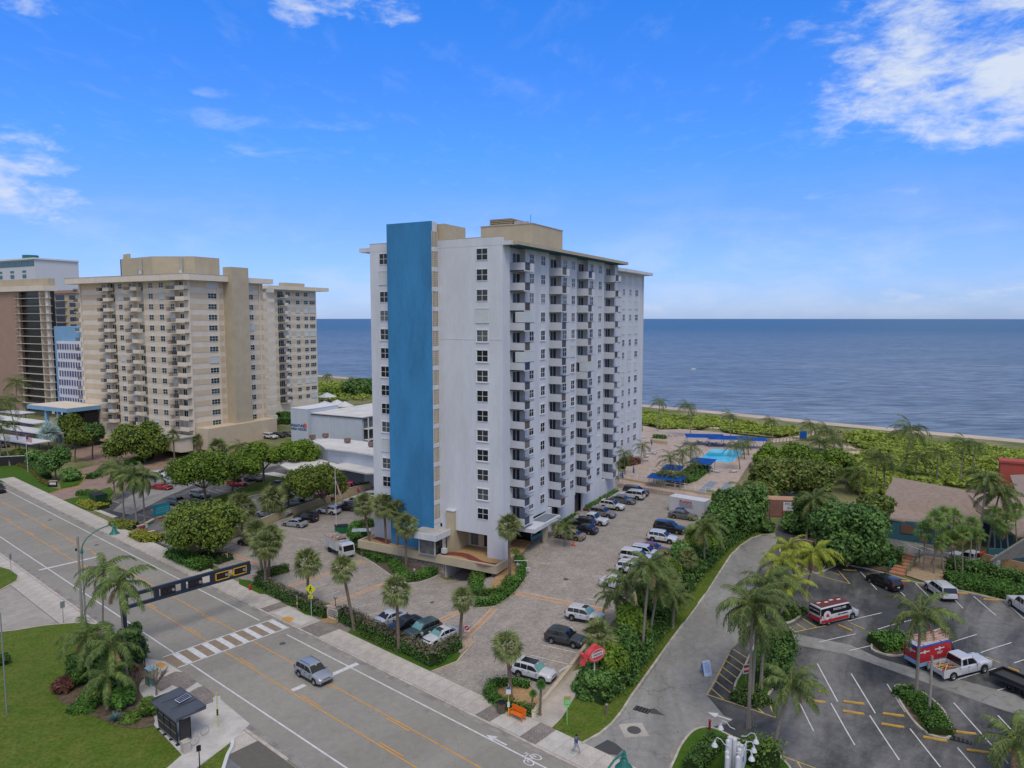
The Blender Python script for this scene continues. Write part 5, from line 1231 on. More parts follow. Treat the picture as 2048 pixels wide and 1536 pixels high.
MB().span((6.4,16.1,2.4),(22.0,46,zt0)).build('rear_block',m_mot,mt)
for k in range(4):MB().box((11.2+k*1.2,1.44,(zt0-3)),(.06,.08,7)).build('wall_rib',m_frame,mt)
for k in range(3):
 z=zt0-2.9-2.9*k
 s=MB().span((23.7,2.0,z-.15),(25.4,45,z)).build('gallery',m_frame,mt);MB().span((23.62,2.2,z+.05),(23.68,44,z+2.5)).build('gallery_wall',m_glass,mt)
 q=MB()
 for i in range(46):q.box((25.35,2.1+i*.93,z+.5),(.04,.05,.95))
 q.span((25.3,2,z+.95),(25.4,45,z+1.0)).build('railing',m_rail,s)
for y in(2.0,9.0,16):MB().box((25.35,y,(2.4+zt0)/2),(.2,.2,zt0-2.4)).build('gallery_post',m_frame,mt)
for i,(x,y)in enumerate(((14.5,22),(15.8,22.3),(17.1,22.6),(16.3,31),(18.5,31.5),(21.0,33))):
 a=MB().cyl(x,y,zt0+.35,zt0+1.35,.55,n=10).build('roof_condenser',m_rail,mt);MB().box((x,y,zt0+.3),(1.2,1.0,.2)).build('pad',m_frame,a)
lettering('SIGNATURE',.95,flat('sign_blue',(.02,.08,.22)),tw,(2.35,-.06,zM(851)),(HP,0,0),bold=.03);lettering('HIGH NOON',.95,MATS['sign_blue'],tw,(2.9,-.06,zM(858)),(HP,0,0),bold=.03)
q=MB();q.cyl(0,0,0,.05,.65,n=16);o=q.build('logo',flat('sign_coral',(.6,.12,.08)),tw,(5.15,-.01,zM(850)));o.rotation_euler=(HP,0,0)
# lower motel block with rooftop vents
g=G(640,885,z=8.5);M2=(g.x,g.y)
low=thing('motel_annex','low white motel block with broad pale roof and squat brown vents','motel',(M2[0],M2[1],0),RZ)
roofp=[local(M2,x,y,8.5)for x,y in((612,878),(660,877),(705,880),(760,886),(800,905),(760,912),(700,902),(650,896),(640,889))]
mm=MB();mm.prism(roofp,8.2,8.5);mm.build('roof',MATS['white_roof'],low)
wl_=[local(M2,x,y,8.2)for x,y in((642,893),(656,897),(700,903),(760,913),(800,908),(760,890),(690,884),(640,884))]
mm=MB();mm.prism(wl_,1.5,8.19);mm.build('wall',m_mot,low)
rp2=[local(M2,x,y,5.6)for x,y in((560,930),(612,905),(640,918),(675,928),(700,922),(770,930),(770,945),(732,946),(690,938),(640,934),(585,942))]
mm=MB();mm.prism(rp2,5.3,5.6);mm.build('lower_roof',MATS['white_roof'],low)
wl2=[local(M2,x,y,5.3)for x,y in((585,930),(640,924),(700,930),(762,940),(762,925),(700,915),(610,912),(580,922))]
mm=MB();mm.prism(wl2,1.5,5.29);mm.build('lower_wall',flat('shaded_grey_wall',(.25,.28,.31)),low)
for i,(px,py)in enumerate(((625,880),(651,877),(695,887),(743,895))):
 x,y=local(M2,px,py,8.5);v=MB().lathe((x,y,8.5),[(.45,0),(.45,.35),(.75,.35),(.75,1.1),(.8,1.2),(0,1.25)],12).build('roof_vent',M('vent_brown',(.22,.14,.11),.8,.2),low)
 MB().cyl(x,y,8.502,8.62,.9,n=12).build('vent_kerb',m_frame,v)
for(px,py)in((665,906),(701,908),(716,909),(730,911)):
 x,y=local(M2,px,py,7.0);a=MB().box((0,0,0),(1.1,.16,1.0)).build('window',m_glass,low,(x,y-.25,7.0),-.16)
# ------------------------------------------------------------ long tan boundary wall between the motel and the tower car park
WP=[(372,1108),(400,1100),(560,1037),(640,1010),(745,974)]
pw=world_poly(WP)
bw=thing('boundary_wall','long low tan wall between the motel car park and the tower car park','wall',(pw[0][0],pw[0][1],0))
def wall_path(t,pts,h_,th,mat,capm,dz=0.0,name='wall_section'):
 o=Vector(pts[0])
 for a,b in zip(pts[:-1],pts[1:]):
  a,b=Vector(a),Vector(b);d=b-a;n=max(1,int(d.length/6))
  for i in range(n):
   p,q=a+d*(i/n),a+d*((i+1)/n);c=(p+q)/2-o;z=hgt(*((p+q)/2))+dz;e=q-p
   s=MB().box((0,0,0),(e.length,th,h_+.6)).build(name,mat,t,(c.x,c.y,z+h_/2-.3),math.atan2(e.y,e.x))
   if capm:MB().box((0,0,0),(e.length,th+.1,.08)).build('coping',capm,s,(0,0,h_/2+.345))
wall_path(bw,pw,1.25,.25,m_wall_tan,m_tan)
pw=world_poly([(1238,966),(1330,984),(1432,1002)])
t=thing('boundary_wall','tan wall below the pool deck at the end of the tower car park','wall',(pw[0][0],pw[0][1],0));wall_path(t,pw,1.3,.25,m_wall_tan,None)
t=thing('pool_fence','white railing with aqua panels along the edge of the pool deck','fence',(pw[0][0],pw[0][1],0))
o=Vector(pw[0])
for a,b in zip(pw[:-1],pw[1:]):
 a,b=Vector(a),Vector(b);d=b-a;n=int(d.length/2.0)
 for i in range(n):
  p=a+d*(i/n)-o;z=hgt(p.x+o.x,p.y+o.y)+1.3
  MB().box((0,0,.55),(.1,.1,1.1)).build('post',m_frame,t,(p.x,p.y,z))
  MB().box((d.length/n/2,0,1.02),(d.length/n,.05,.06)).box((d.length/n/2,0,.6),(d.length/n,.05,.05)).build('rail',m_frame,t,(p.x,p.y,z),math.atan2(d.y,d.x))
  if i%4<3 and i>3:MB().box((d.length/n/2,0.05,.35),(d.length/n-.1,.03,.6)).build('aqua_panel',flat('aqua_panel',(.12,.40,.42)if i%2 else(.35,.40,.2)),t,(p.x,p.y,z),math.atan2(d.y,d.x))
pw=world_poly([(1056,1448),(1075,1437),(1142,1347)])
pw=[tuple(G(1066,1440)[:2]),tuple(G(1142,1345)[:2]),tuple(G(1172,1300)[:2])]
t=thing('low_wall','low cream wall between the paved car park and the concrete path, behind the orange bench','wall',(pw[0][0],pw[0][1],0));wall_path(t,pw,.75,.28,m_cream_w,m_cream)
# ------------------------------------------------------------ restaurant with its shingled roof
def shingle():
 return M('roof_shingle',(0.30,0.235,0.195),.95,.10,1.5,fine=.22,bump=.5,bscale=8)
m_sh=shingle();m_tealw=M('teal_boards',(0.035,0.12,0.16),.85,.15,.8,stretch=(1,1,8))
def plane_poly(px_z):    # pixels with their heights -> world points
 return[tuple(G(x,y,z=z))for x,y,z in px_z]
rest=thing('restaurant','teal boarded beach restaurant under a broad brown shingle roof','restaurant',(0,0,0))
def slab_from(pts,th,name,mat,parent):
 m=MB();n=len(pts);top=pts;bot=[(p[0],p[1],p[2]-th)for p in pts]
 m.add(top+bot,[tuple(range(n)),tuple(reversed(range(n,2*n)))]+[(i,n+i,n+(i+1)%n,(i+1)%n)for i in range(n)])
 return m.build(name,mat,parent)
RZt,EZ=10.2,6.2
r1=plane_poly([(1788,954,RZt),(1930,980,RZt),(1950,1018,7.9),(1967,1050,EZ),(1900,1060,5.2),(1768,1034,EZ),(1778,1013,6.9),(1760,1008,6.9)])
slab_from(r1,.25,'roof',m_sh,rest)
r2=plane_poly([(1930,979,RZt),(2120,1000,RZt),(2120,1060,6.2),(2034,1072,EZ),(1950,1018,7.9)]);slab_from(r2,.25,'roof',m_sh,rest)
r3=plane_poly([(2020,950,9.0),(2140,945,9.0),(2140,1000,9.0),(2035,990,8.0)]);slab_from(r3,.25,'roof',m_sh,rest)
r4=plane_poly([(1788,954,RZt),(1930,980,RZt),(2120,1000,RZt)]);back=[(p[0]+6,p[1]+12,5.5)for p in r4]
slab_from([r4[0],r4[1],back[1],back[0]],.2,'rear_roof',m_sh,rest);slab_from([r4[1],r4[2],back[2],back[1]],.2,'rear_roof',m_sh,rest)
def wall_under(a,b,z0,z1,mat,name='wall',inset=.5,parent=rest,th=.25):
 a,b=Vector(a[:2]),Vector(b[:2]);d=b-a
 return MB().box((0,0,0),(d.length,th,z1-z0)).build(name,mat,parent,((a.x+b.x)/2,(a.y+b.y)/2+inset,(z0+z1)/2),math.atan2(d.y,d.x))
wA,wB=G(1774,1040,z=5.8),G(1905,1066,z=5.0)
wl1=wall_under(wA,wB,1.0,5.9,m_tealw);wall_under(r1[5],r1[0],1.5,5.9,m_tealw,inset=1.0)
wall_under(G(1950,1022,z=6.8),G(2040,1074,z=6.0),1.0,5.6,m_tealw,inset=1.5)
for px in(1802,):
 d=(wB-wA).xy;L_=d.length
 a=MB().box((0,0,0),(1.7,.1,1.3)).build('window',flat('brown_window',(.16,.09,.05),.4),wl1,(-L_/2+3.0,-.18,1.2));
ch=G(2012,950,z=8.5);c=thing('chimney','wide red brick chimney block at the right edge behind the restaurant roof','chimney',(ch.x+3,ch.y+1,0),RZ)
m_brick=brick_mat('red_brick',(.36,.07,.045),(.30,.055,.04),(.38,.16,.12),.5,.16)
MB().span((-3.0,-1.5,6.0),(5,1.5,10.6)).build('brick_stack',M('red_brick_plain',(.40,.085,.06),.9,.12,2,stretch=(1,1,6),fine=.1),c);MB().span((-3.2,-1.7,10.6),(5.2,1.7,11.0)).build('brick_cap',MATS['red_brick_plain'],c)
rv=G(1951,988,z=9.4);MB().cyl(rv.x,rv.y,8.6,9.8,.5,n=10).build('roof_vent',MATS['red_brick_plain'],rest)
# covered entrance at the right edge
e1=plane_poly([(2060,1068,7.0),(1981,1118,4.6),(1990,1121,4.4),(2075,1095,6.0)])
ent=thing('entrance_pavilion','gabled teal entrance pavilion of the restaurant, cut by the right edge','pavilion',(0,0,0))
gq=[G(1981,1118,z=5.0),G(2060,1068,z=8.6),G(2170,1050,z=8.6),G(2140,1100,z=5.0)]
slab_from([tuple(p)for p in gq],.3,'roof',M('grey_shingle',(.27,.26,.24),.95,.1,2,fine=.2),ent)
h=G(1985,1124,z=4.7);k2=G(2150,1140,z=4.7)
wall_under(G(1994,1140,z=3.5),G(2160,1180,z=3.5),2.2,4.6,M('tan_boards',(.40,.25,.13),.8),parent=ent,name='lower_wall',inset=4)
wall_under(G(2010,1122,z=4.6),G(2150,1128,z=4.6),3.0,5.2,m_tealw,parent=ent,name='gable_wall',inset=3.5)
g=G(1993,1146,z=2.6);MB().box((g.x,g.y,3.6),(.5,.5,2.9)).build('post',m_mot,ent)
# ------------------------------------------------------------ vehicles
PAINT=paint_mat()
m_tyre=flat('tyre_rubber',(0.014,0.014,0.015),0.85)
m_rim=flat('alloy_rim',(0.42,0.43,0.45),0.35,0.7)
m_rimd=flat('dark_rim',(0.04,0.04,0.045),0.4,0.6)
m_cglass=flat('car_glass',(0.012,0.015,0.018),0.06,0.0,0.6)
m_cglass_t=flat('windscreen_shade',(0.16,0.34,0.33),0.10,0.0,0.6)
m_trim=flat('black_trim',(0.018,0.018,0.019),0.55)
m_head=flat('headlamp',(0.62,0.66,0.70),0.08,0.3)
m_tail=flat('tail_lamp',(0.40,0.012,0.012),0.2)
m_chrome=flat('chrome',(0.5,0.5,0.52),0.2,0.9)
m_plate=flat('number_plate',(0.55,0.56,0.54),0.5)
def lerp_table(T,x):
 if x<=T[0][0]:return T[0][1]
 for(a,ya),(b,yb)in zip(T[:-1],T[1:]):
  if x<=b:
   t=(x-a)/(b-a);return ya+(yb-ya)*t
 return T[-1][1]
# belt: height of the shoulder line by x (0 rear .. 1 front); cabin: x of rear base, roof rear, roof front, screen base
CARS={
 'suv':dict(L=4.6,W=1.88,H=1.68,wb=2.68,wr=.36,belt=[(0,.98),(.04,1.06),(.3,1.06),(.70,1.03),(.93,.93),(.985,.82),(1,.68)],cab=(.015,.11,.56,.715),clear=.24,clad=True,tumble=.80),
 'bigsuv':dict(L=4.95,W=1.97,H=1.80,wb=2.85,wr=.38,belt=[(0,1.02),(.03,1.12),(.3,1.12),(.72,1.10),(.94,1.02),(.985,.9),(1,.72)],cab=(.01,.06,.58,.72),clear=.26,clad=True,tumble=.83),
 'sedan':dict(L=4.75,W=1.83,H=1.44,wb=2.8,wr=.33,belt=[(0,.86),(.03,.97),(.2,.99),(.5,.93),(.70,.90),(.93,.76),(.985,.66),(1,.55)],cab=(.12,.27,.54,.70),clear=.19,clad=False,tumble=.76),
 'coupe':dict(L=4.6,W=1.94,H=1.24,wb=2.7,wr=.34,belt=[(0,.84),(.04,.93),(.2,.93),(.5,.84),(.68,.82),(.93,.66),(.985,.55),(1,.45)],cab=(.10,.30,.50,.66),clear=.14,clad=False,tumble=.72),
 'wagon':dict(L=4.7,W=1.85,H=1.55,wb=2.78,wr=.35,belt=[(0,.92),(.04,1.0),(.3,1.0),(.70,.97),(.93,.84),(.985,.74),(1,.6)],cab=(.015,.10,.56,.71),clear=.2,clad=False,tumble=.80),
 'van':dict(L=5.6,W=2.0,H=2.12,wb=3.45,wr=.38,belt=[(0,1.15),(.02,1.2),(.7,1.2),(.82,1.18),(.94,1.02),(.985,.92),(1,.72)],cab=(.0,.015,.74,.845),clear=.28,clad=False,tumble=.88,panel=True),
 'highvan':dict(L=5.9,W=2.05,H=2.55,wb=3.6,wr=.38,belt=[(0,1.25),(.02,1.3),(.7,1.3),(.84,1.25),(.95,1.05),(.985,.92),(1,.72)],cab=(.0,.015,.76,.88),clear=.28,clad=False,tumble=.86,panel=True),
 'pickup':dict(L=5.85,W=2.02,H=1.92,wb=3.65,wr=.41,belt=[(0,1.1),(.36,1.16),(.70,1.16),(.94,1.10),(.985,.98),(1,.76)],cab=(.36,.385,.60,.70),clear=.36,clad=False,tumble=.84,bed=.355),
}
CM={}
def car_meshes(kind):
 if kind in CM:return CM[kind]
 P=CARS[kind];L_,W,H=P['L'],P['W'],P['H'];X=lambda t:(t-.5)*L_
 wf,wr_=P['wb']*.5+.02,-P['wb']*.5+.02;wr=P['wr'];D={}
 arch=wr+.055
 x0=X(P['bed'])if P.get('bed')else X(0)
 xs=set(np.linspace(x0,X(1),22).round(4))
 for xc in(wf,wr_):
  for a in np.linspace(0,math.pi,9):
   x=xc+math.cos(a)*arch
   if x>x0+.02:xs.add(round(x,4))
  for s in(-1,1):
   if xc+s*(arch+.012)>x0:xs.add(round(xc+s*(arch+.012),4))
 xs=sorted(xs);zb0=P['clear']
 rings=[]
 for x in xs:
  t=x/L_+.5;zb=zb0+(.10 if(t<.03 or t>.975)else 0)
  for xc in(wf,wr_):
   if abs(x-xc)<arch:zb=max(zb,wr+math.sqrt(max(arch**2-(x-xc)**2,0))*.97)
  bl=lerp_table(P['belt'],t)
  edge=min(t,1-t)if not P.get('bed')else(1-t)
  pw_=1-.16*max(0,1-edge/.09)**2.2
  w=W/2*pw_
  zb=min(zb,bl-.08)
  crown=.045*(1 if t>.6 else .6)
  rings.append([(w*.95,zb),(w*.995,zb+(bl-zb)*.25),(w,zb+(bl-zb)*.55),(w*.975,zb+(bl-zb)*.88),(w*.93,bl),(w*.55,bl+crown),(0,bl+crown*1.25)])
 n=7;V=[];F=[];MI=[]
 for x,rg in zip(xs,rings):
  V+=[(x,y,z)for y,z in rg]+[(x,-y,z)for y,z in rg[:-1]]
 st=2*n-1
 for i in range(len(xs)-1):
  for j in range(n-1):
   a=i*st+j;F.append((a,a+1,a+1+st,a+st)[::-1]);MI.append(1 if(P['clad']and j==0)else 0)
   b=lambda q:i*st+(q if q==n-1 else n+q);q0,q1=b(j),b(j+1)if j+1<n-1 else i*st+n-1
   F.append((q0,q1,q1+st,q0+st));MI.append(1 if(P['clad']and j==0)else 0)
 k=len(xs)-1
 F.append(tuple([k*st+j for j in range(n)]+[k*st+n+j for j in reversed(range(n-1))]));MI.append(0)
 F.append(tuple(reversed([j for j in range(n)]+[n+j for j in reversed(range(n-1))])));MI.append(0)
 mb=MB();mb.v=V;mb.f=F;mb.m=MI
 # cabin shell
 ca,cb,cc,cdd=P['cab'];zb1=lerp_table(P['belt'],ca)-.02;zb2=lerp_table(P['belt'],cdd)-.03
 wb_,wt=W/2*.925,W/2*P['tumble']
 def roof_z(t):return H-.05*abs((t-(cb+cc)/2)/((cc-cb)/2))**2.2
 st2=[(ca,zb1,wb_)]+[(cb+(cc-cb)*q,None,None)for q in(0,.15,.35,.65,.85,1.0)]+[(cdd,zb2,wb_)]
 cv=[]
 for t,z,w in st2:
  if z is not None:cv.append([(X(t),w,z-.02),(X(t),w*.985,z),(X(t),w*.6,z+.01),(X(t),0,z+.015)])
  else:
   rz=roof_z(t);bz=lerp_table(P['belt'],t)-.03;cv.append([(X(t),wb_,bz),(X(t),wt+.01,rz-.09),(X(t),wt-.09,rz),(X(t),0,rz+.025)])
 b0=len(mb.v)
 for rg in cv:mb.v+=[(x,y,z)for x,y,z in rg]+[(x,-y,z)for x,y,z in rg[:-1]]
 for i in range(len(cv)-1):
  for j in range(3):
   a=b0+i*7+j;mb.f.append((a+7,a+8,a+1,a));mb.m.append(0)
   p,q=b0+i*7+4+j,(b0+i*7+4+j+1 if j<2 else b0+i*7+3);mb.f.append((p,q,q+7,p+7));mb.m.append(0)
 D['body']=mb.mesh('body',[PAINT,m_trim],smooth=True)
 # glass, laid just proud of the shell
 def pt(t,f,s,out=.012):     # point on the side plane between belt (f=0) and roof rail (f=1)
  if t<cb:q=(t-ca)/max(cb-ca,1e-6);ztop=zb1+(roof_z(cb)-.09-zb1)*q;zbot=zb1;wtop=wb_+(wt-wb_)*q
  elif t>cc:q=(cdd-t)/(cdd-cc);ztop=zb2+(roof_z(cc)-.09-zb2)*q;zbot=zb2;wtop=wb_+(wt-wb_)*q
  else:ztop=roof_z(t)-.09;zbot=lerp_table(P['belt'],t)-.03;wtop=wt
  f2=f;return(X(t),s*(wb_+(wtop-wb_)*f2+out),zbot+.05+(ztop-zbot-.06)*f2)
 sg=[]
 if P.get('panel'):segs=[(cc-.085,cdd-.045)]
 elif P.get('bed'):segs=[(cb+.012,(cb+cc)/2-.005),((cb+cc)/2+.008,cdd-.03)]
 elif kind in('sedan','coupe'):segs=[(ca+.045,.345),(.355,.50),(.51,cdd-.03)]if kind=='sedan' else[(ca+.07,.40),(.41,cdd-.03)]
 else:segs=[(cb-.02,.245),(.255,.41),(.42,cdd-.03)]
 for s in(1,-1):
  for(t0,t1)in segs:
   g_=MB();N=5;top,bot=[],[]
   for i in range(N+1):
    t=t0+(t1-t0)*i/N
    bot.append(pt(t,.04,s));top.append(pt(t,.93,s))
   for i in range(N):
    q=[bot[i],bot[i+1],top[i+1],top[i]];g_.quad(*(q if s<0 else q[::-1]))
   sg.append(g_.mesh('side_window',m_cglass))
 D['side']=sg
 def screen(t0,z0,t1,inset=.05,mat=m_cglass,name='windscreen',sgn=1):
  g_=MB();A0=Vector((X(t0),0,z0));zr=roof_z(t1);A1=Vector((X(t1),0,zr));nrm=Vector(((zr-z0)*sgn,0,abs(X(t1)-X(t0)))).normalized()*.014
  a=A0.lerp(A1,.06)+nrm;b=A0.lerp(A1,.93)+nrm
  wa,wb2=wb_*.94,wt*.90
  g_.quad((a.x,-wa,a.z),(a.x,wa,a.z),(b.x,wb2,b.z),(b.x,-wb2,b.z))if sgn>0 else g_.quad((a.x,wa,a.z),(a.x,-wa,a.z),(b.x,-wb2,b.z),(b.x,wb2,b.z))
  # crowned middle so the pane follows the shell
  return g_.mesh(name,mat)
 D['ws']=screen(cdd,zb2+.015,cc);D['ws_shade']=screen(cdd,zb2+.015,cc,mat=m_cglass_t)
 if not P.get('panel')or True:
  if ca<.03:D['rw']=None if P.get('panel')else screen(ca,zb1+.02,cb,name='rear_window',sgn=-1)
  else:D['rw']=screen(ca,zb1+.015,cb,name='rear_window',sgn=-1)
 # wheels
 t_=MB();t_.lathe((0,0,0),[(wr*.60,-.11),(wr*.96,-.115),(wr,-.07),(wr,.07),(wr*.96,.115),(wr*.60,.11)],18)
 tm=t_.mesh('wheel',m_tyre,smooth=True);r_=MB();r_.lathe((0,0,0),[(wr*.64,.105),(wr*.60,.085),(wr*.56,.06)],18)
 for i in range(5):
  a=2*math.pi*i/5;r_.box((math.cos(a)*wr*.30,math.sin(a)*wr*.30,.085),(wr*.60,wr*.17,.03),a)
 r_.cyl(0,0,.05,.11,wr*.15,n=10);D['tyre']=tm;D['rim']=r_.mesh('rim',m_rim)
 D['hubback']=MB().cyl(0,0,-.1,.03,wr*.6,n=14).mesh('brake',m_trim)
 D['wheelpos']=[(wf,W/2-.125),(wf,-W/2+.125),(wr_,W/2-.125),(wr_,-W/2+.125)];D['wr']=wr
 # floor and arches
 u_=MB();u_.box((0,0,(zb0+.75)/2+.04),(L_*.93,W*.80,.70-zb0+.05));D['under']=u_.mesh('underbody',m_trim)
 fb=lerp_table(P['belt'],.985)
 hd={}
 for s in(1,-1):
  h_=MB();h_.box((X(.975),s*W*.335,fb-.12 if kind!='pickup' else fb-.10),(L_*.045,W*.20,.13 if kind!='pickup' else .22),-s*.32);D['head%d'%s]=h_.mesh('headlight',m_head)
  q=MB();zt_=lerp_table(P['belt'],.02)
  tall=kind in('suv','bigsuv','wagon','van','highvan','pickup')
  q.box((X(.018),s*W*(.415 if tall else .37),zt_-(.10 if tall else .13)),(L_*.03,W*.11 if tall else W*.2,.30 if tall else .14),s*.25);D['tail%d'%s]=q.mesh('taillight',m_tail)
  e=MB();e.box((X(cdd)-.18,s*(W/2+.09),lerp_table(P['belt'],cdd)+.06),(.16,.20,.14));D['mir%d'%s]=e.mesh('door_mirror',PAINT)
 g_=MB();g_.box((X(.997)-.03,0,fb-.16),(.08,W*.42,.24 if tall else .15));D['grille']=g_.mesh('grille',m_trim)
 g_=MB();g_.box((X(1)-.05,0,zb0+.16),(.12,W*.72,.15));D['bump']=g_.mesh('front_intake',m_trim)
 g_=MB();g_.box((X(0)+.05,0,zb0+.17),(.14,W*.80,.16));D['rbump']=g_.mesh('rear_bumper',m_trim)
 g_=MB();g_.box((X(0)-.005,0,lerp_table(P['belt'],.02)-.30),(.03,.34,.16));D['plate']=g_.mesh('number_plate',m_plate)
 seam=MB()
 for s in(1,-1):
  for t in([cc+.085,.50-.05,.30]if not P.get('bed')and not P.get('panel')else[cdd-.03,(cb+cc)/2]):
   bl=lerp_table(P['belt'],t);w=W/2
   seam.box((X(t),s*(w*.995),zb0+(bl-zb0)*.52),(.014,.012,(bl-zb0)*.72))
  for t in([cc-.09,.325]if not P.get('panel')else[cdd-.08]):
   seam.box((X(t),s*(W/2*.992),lerp_table(P['belt'],t)-.13),(.16,.03,.03))
 D['seam']=seam.mesh('door_seams',m_trim)
 if P.get('bed'):
  xb=X(P['bed']);x_r=X(0);b=MB();zt2=1.12;zfl=.72
  for s in(1,-1):
   # side wall with a wheel arch cut out of it
   N=18;xsb=sorted(set([x_r,xb]+[round(wr_+math.cos(a)*arch,4)for a in np.linspace(0,math.pi,11)]+list(np.linspace(x_r,xb,6).round(4))));xsb=[x for x in xsb if x_r<=x<=xb]
   for i in range(len(xsb)-1):
    za=lambda x:max(P['clear']+.02,wr+math.sqrt(max(arch**2-(x-wr_)**2,0)))if abs(x-wr_)<arch else P['clear']+.02
    p,q2=xsb[i],xsb[i+1];yo,yi=s*W/2*.985,s*(W/2-.12)
    b.add([(p,yo,za(p)),(q2,yo,za(q2)),(q2,yo,zt2),(p,yo,zt2)],[(0,1,2,3)if s<0 else(3,2,1,0)])
    b.add([(p,yi,zfl),(q2,yi,zfl),(q2,yi,zt2),(p,yi,zt2)],[(3,2,1,0)if s<0 else(0,1,2,3)])
    b.add([(p,yo,zt2),(q2,yo,zt2),(q2,yi,zt2),(p,yi,zt2)],[(0,1,2,3)if s<0 else(3,2,1,0)])
  b.box((x_r+.05,0,(zt2+.45)/2),(.10,W*.93,zt2-.45));D['bedwall']=b.mesh('bed_wall',PAINT)
  D['bedfloor']=MB().box(((x_r+xb)/2,0,zfl),(xb-x_r-.1,W-.26,.06)).mesh('bed_floor',m_trim)
 CM[kind]=D;return D
def vehicle(kind,col,center,head,label,group=None,rims=None,shade=False,sunroof=False,rack=False,dz=0.02,cat='car',name='car',scale=1.0,at=None,plate=True,nowheels=False,trimcol=None):
 if at is None:g=G(center[0],center[1],dz)if center is not None else None
 else:g=at
 D=car_meshes(kind);P=CARS[kind]
 t=thing(name,label,cat,tuple(g),head,group);t.scale=(scale,)*3
 # lie on the slope
 p=1.4;dx,dy=math.cos(head),math.sin(head);pitch=math.atan2(hgt(g[0]+dx*p,g[1]+dy*p)-hgt(g[0]-dx*p,g[1]-dy*p),2*p)
 t.rotation_euler=(0,-pitch,head)
 link('body',D['body'],t,col=col);link('underbody',D['under'],t)
 for m in D['side']:link('side_window',m,t)
 link('windscreen',D['ws_shade']if shade else D['ws'],t)
 if D.get('rw'):link('rear_window',D['rw'],t)
 for(x,y)in D['wheelpos']:
  w_=link('wheel',D['tyre'],t,(x,y,D['wr']),rot=(-HPI if y>0 else HPI,0,0));link('rim',D['rim'],w_,rot=(0,0,random.uniform(0,6)));link('brake',D['hubback'],w_)
 for s in(1,-1):link('headlight',D['head%d'%s],t);link('taillight',D['tail%d'%s],t);link('door_mirror',D['mir%d'%s],t,col=col)
 for k in('grille','bump','rbump','plate'):link({'grille':'grille','bump':'front_intake','rbump':'rear_bumper','plate':'number_plate'}[k],D[k],t)
 link('door_seams',D['seam'],t)
 if 'bedwall' in D:link('bed_wall',D['bedwall'],t,col=col);link('bed_floor',D['bedfloor'],t)
 L_,W,H=P['L'],P['W'],P['H']
 if sunroof:MB().box((L_*(.02 if sunroof==1 else-.10),0,H+(.022 if sunroof==1 else .016)),(L_*(.13 if sunroof==1 else .36),W*.48 if sunroof==1 else W*.56,.02)).build('sunroof',m_cglass,t)
 if rack:
  for s in(1,-1):MB().tube([(-L_*.33,s*W*.33,H+.01),(-L_*.31,s*W*.33,H+.06),(L_*.03,s*W*.33,H+.06),(L_*.06,s*W*.33,H-.0)],.02,5).build('roof_rail',m_chrome if rack==1 else m_trim,t)
 return t
def hd_px(a,b):A_,B_=G(*a),G(*b);return math.atan2(B_.y-A_.y,B_.x-A_.x)
WHITE,SILVER,BLACK,GREY,DGREY=(.66,.67,.68),(.34,.36,.38),(.010,.010,.012),(.10,.105,.11),(.045,.05,.055)
H_out=hd_px((1083,1290),(1153,1306))          # nose to the seaside hedge
H_wall=math.atan2(nd_.y,nd_.x)                  # nose away from the tower wall
H_front=hd_px((754,1226),(728,1235))          # nose to the roadside hedge
GH,GF,GW,GL='cars parked along the seaward hedge','cars parked behind the roadside hedge','cars parked along the tower wall','cars parked against the tan boundary wall'
vehicle('suv',(.30,.33,.37),None,math.atan2(-UD.y,-UD.x),'silver crossover driving along the road just past the crosswalk',at=Vector((*R(62.3,40.75),.01)),rack=2)
vehicle('suv',WHITE,(1068,1354),H_out,'white crossover with dark glass roof parked behind the orange bench',GH,shade=True,sunroof=2)
vehicle('suv',(.040,.048,.055),(1131,1286),H_out,'dark grey crossover parked next to the fish-shaped sign hedge',GH,rack=2)
vehicle('suv',WHITE,(1170,1240),H_out,'white crossover with sunroof parked just above the dark grey crossover',GH,shade=True,sunroof=1)
vehicle('sedan',WHITE,(1236,1174),H_out,'white saloon half hidden by coconut palms, lowest of the white group',GH)
vehicle('suv',WHITE,(1266,1146),H_out,'white crossover half hidden by a palm crown, second of the white group',GH,rack=1)
vehicle('bigsuv',WHITE,(1275,1124),H_out,'tall white box-like car in the middle of the white group',GH)
vehicle('suv',(.60,.61,.62),(1292,1113),H_out,'white crossover with roof rails behind the tall white one',GH,rack=1)
vehicle('sedan',(.16,.018,.022),(1306,1105),H_out,'dark red saloon nosed into the seaward hedge',GH)
vehicle('suv',WHITE,(1325,1083),H_out,'white compact crossover with roof rails below the black SUV',GH,rack=1)
vehicle('bigsuv',BLACK,(1339,1064),H_out,'black three-row SUV between the white compact and the grey saloon',GH,sunroof=1)
vehicle('sedan',(.13,.13,.125),(1366,1037),H_out,'bronze grey saloon in front of the white container',GH)
vehicle('suv',(.012,.085,.36),(1379,1026),H_out+math.pi,'bright blue crossover against the white container',GH)
vehicle('sedan',(.27,.22,.15),(1140,1077),H_wall+math.pi,'tan saloon beside the little palm bed and orange cone',GW)
vehicle('sedan',BLACK,(1166,1065),H_wall+math.pi,'black saloon next to the tan saloon',GW)
vehicle('suv',(.012,.012,.016),(1163,1053),H_wall+math.pi,'black crossover between the black saloon and white pickup',GW)
vehicle('pickup',WHITE,(1184,1047),H_wall,'white crew-cab pickup with black bed cover by the tower wall',GW,cat='pickup',name='pickup_truck',scale=.96)
vehicle('suv',(.20,.19,.18),(1205,1033),H_wall,'grey-brown crossover behind the white pickup',GW)
vehicle('suv',(.62,.62,.58),(1224,1018),H_wall,'cream white crossover alone beyond the white pickup',GW,sunroof=2)
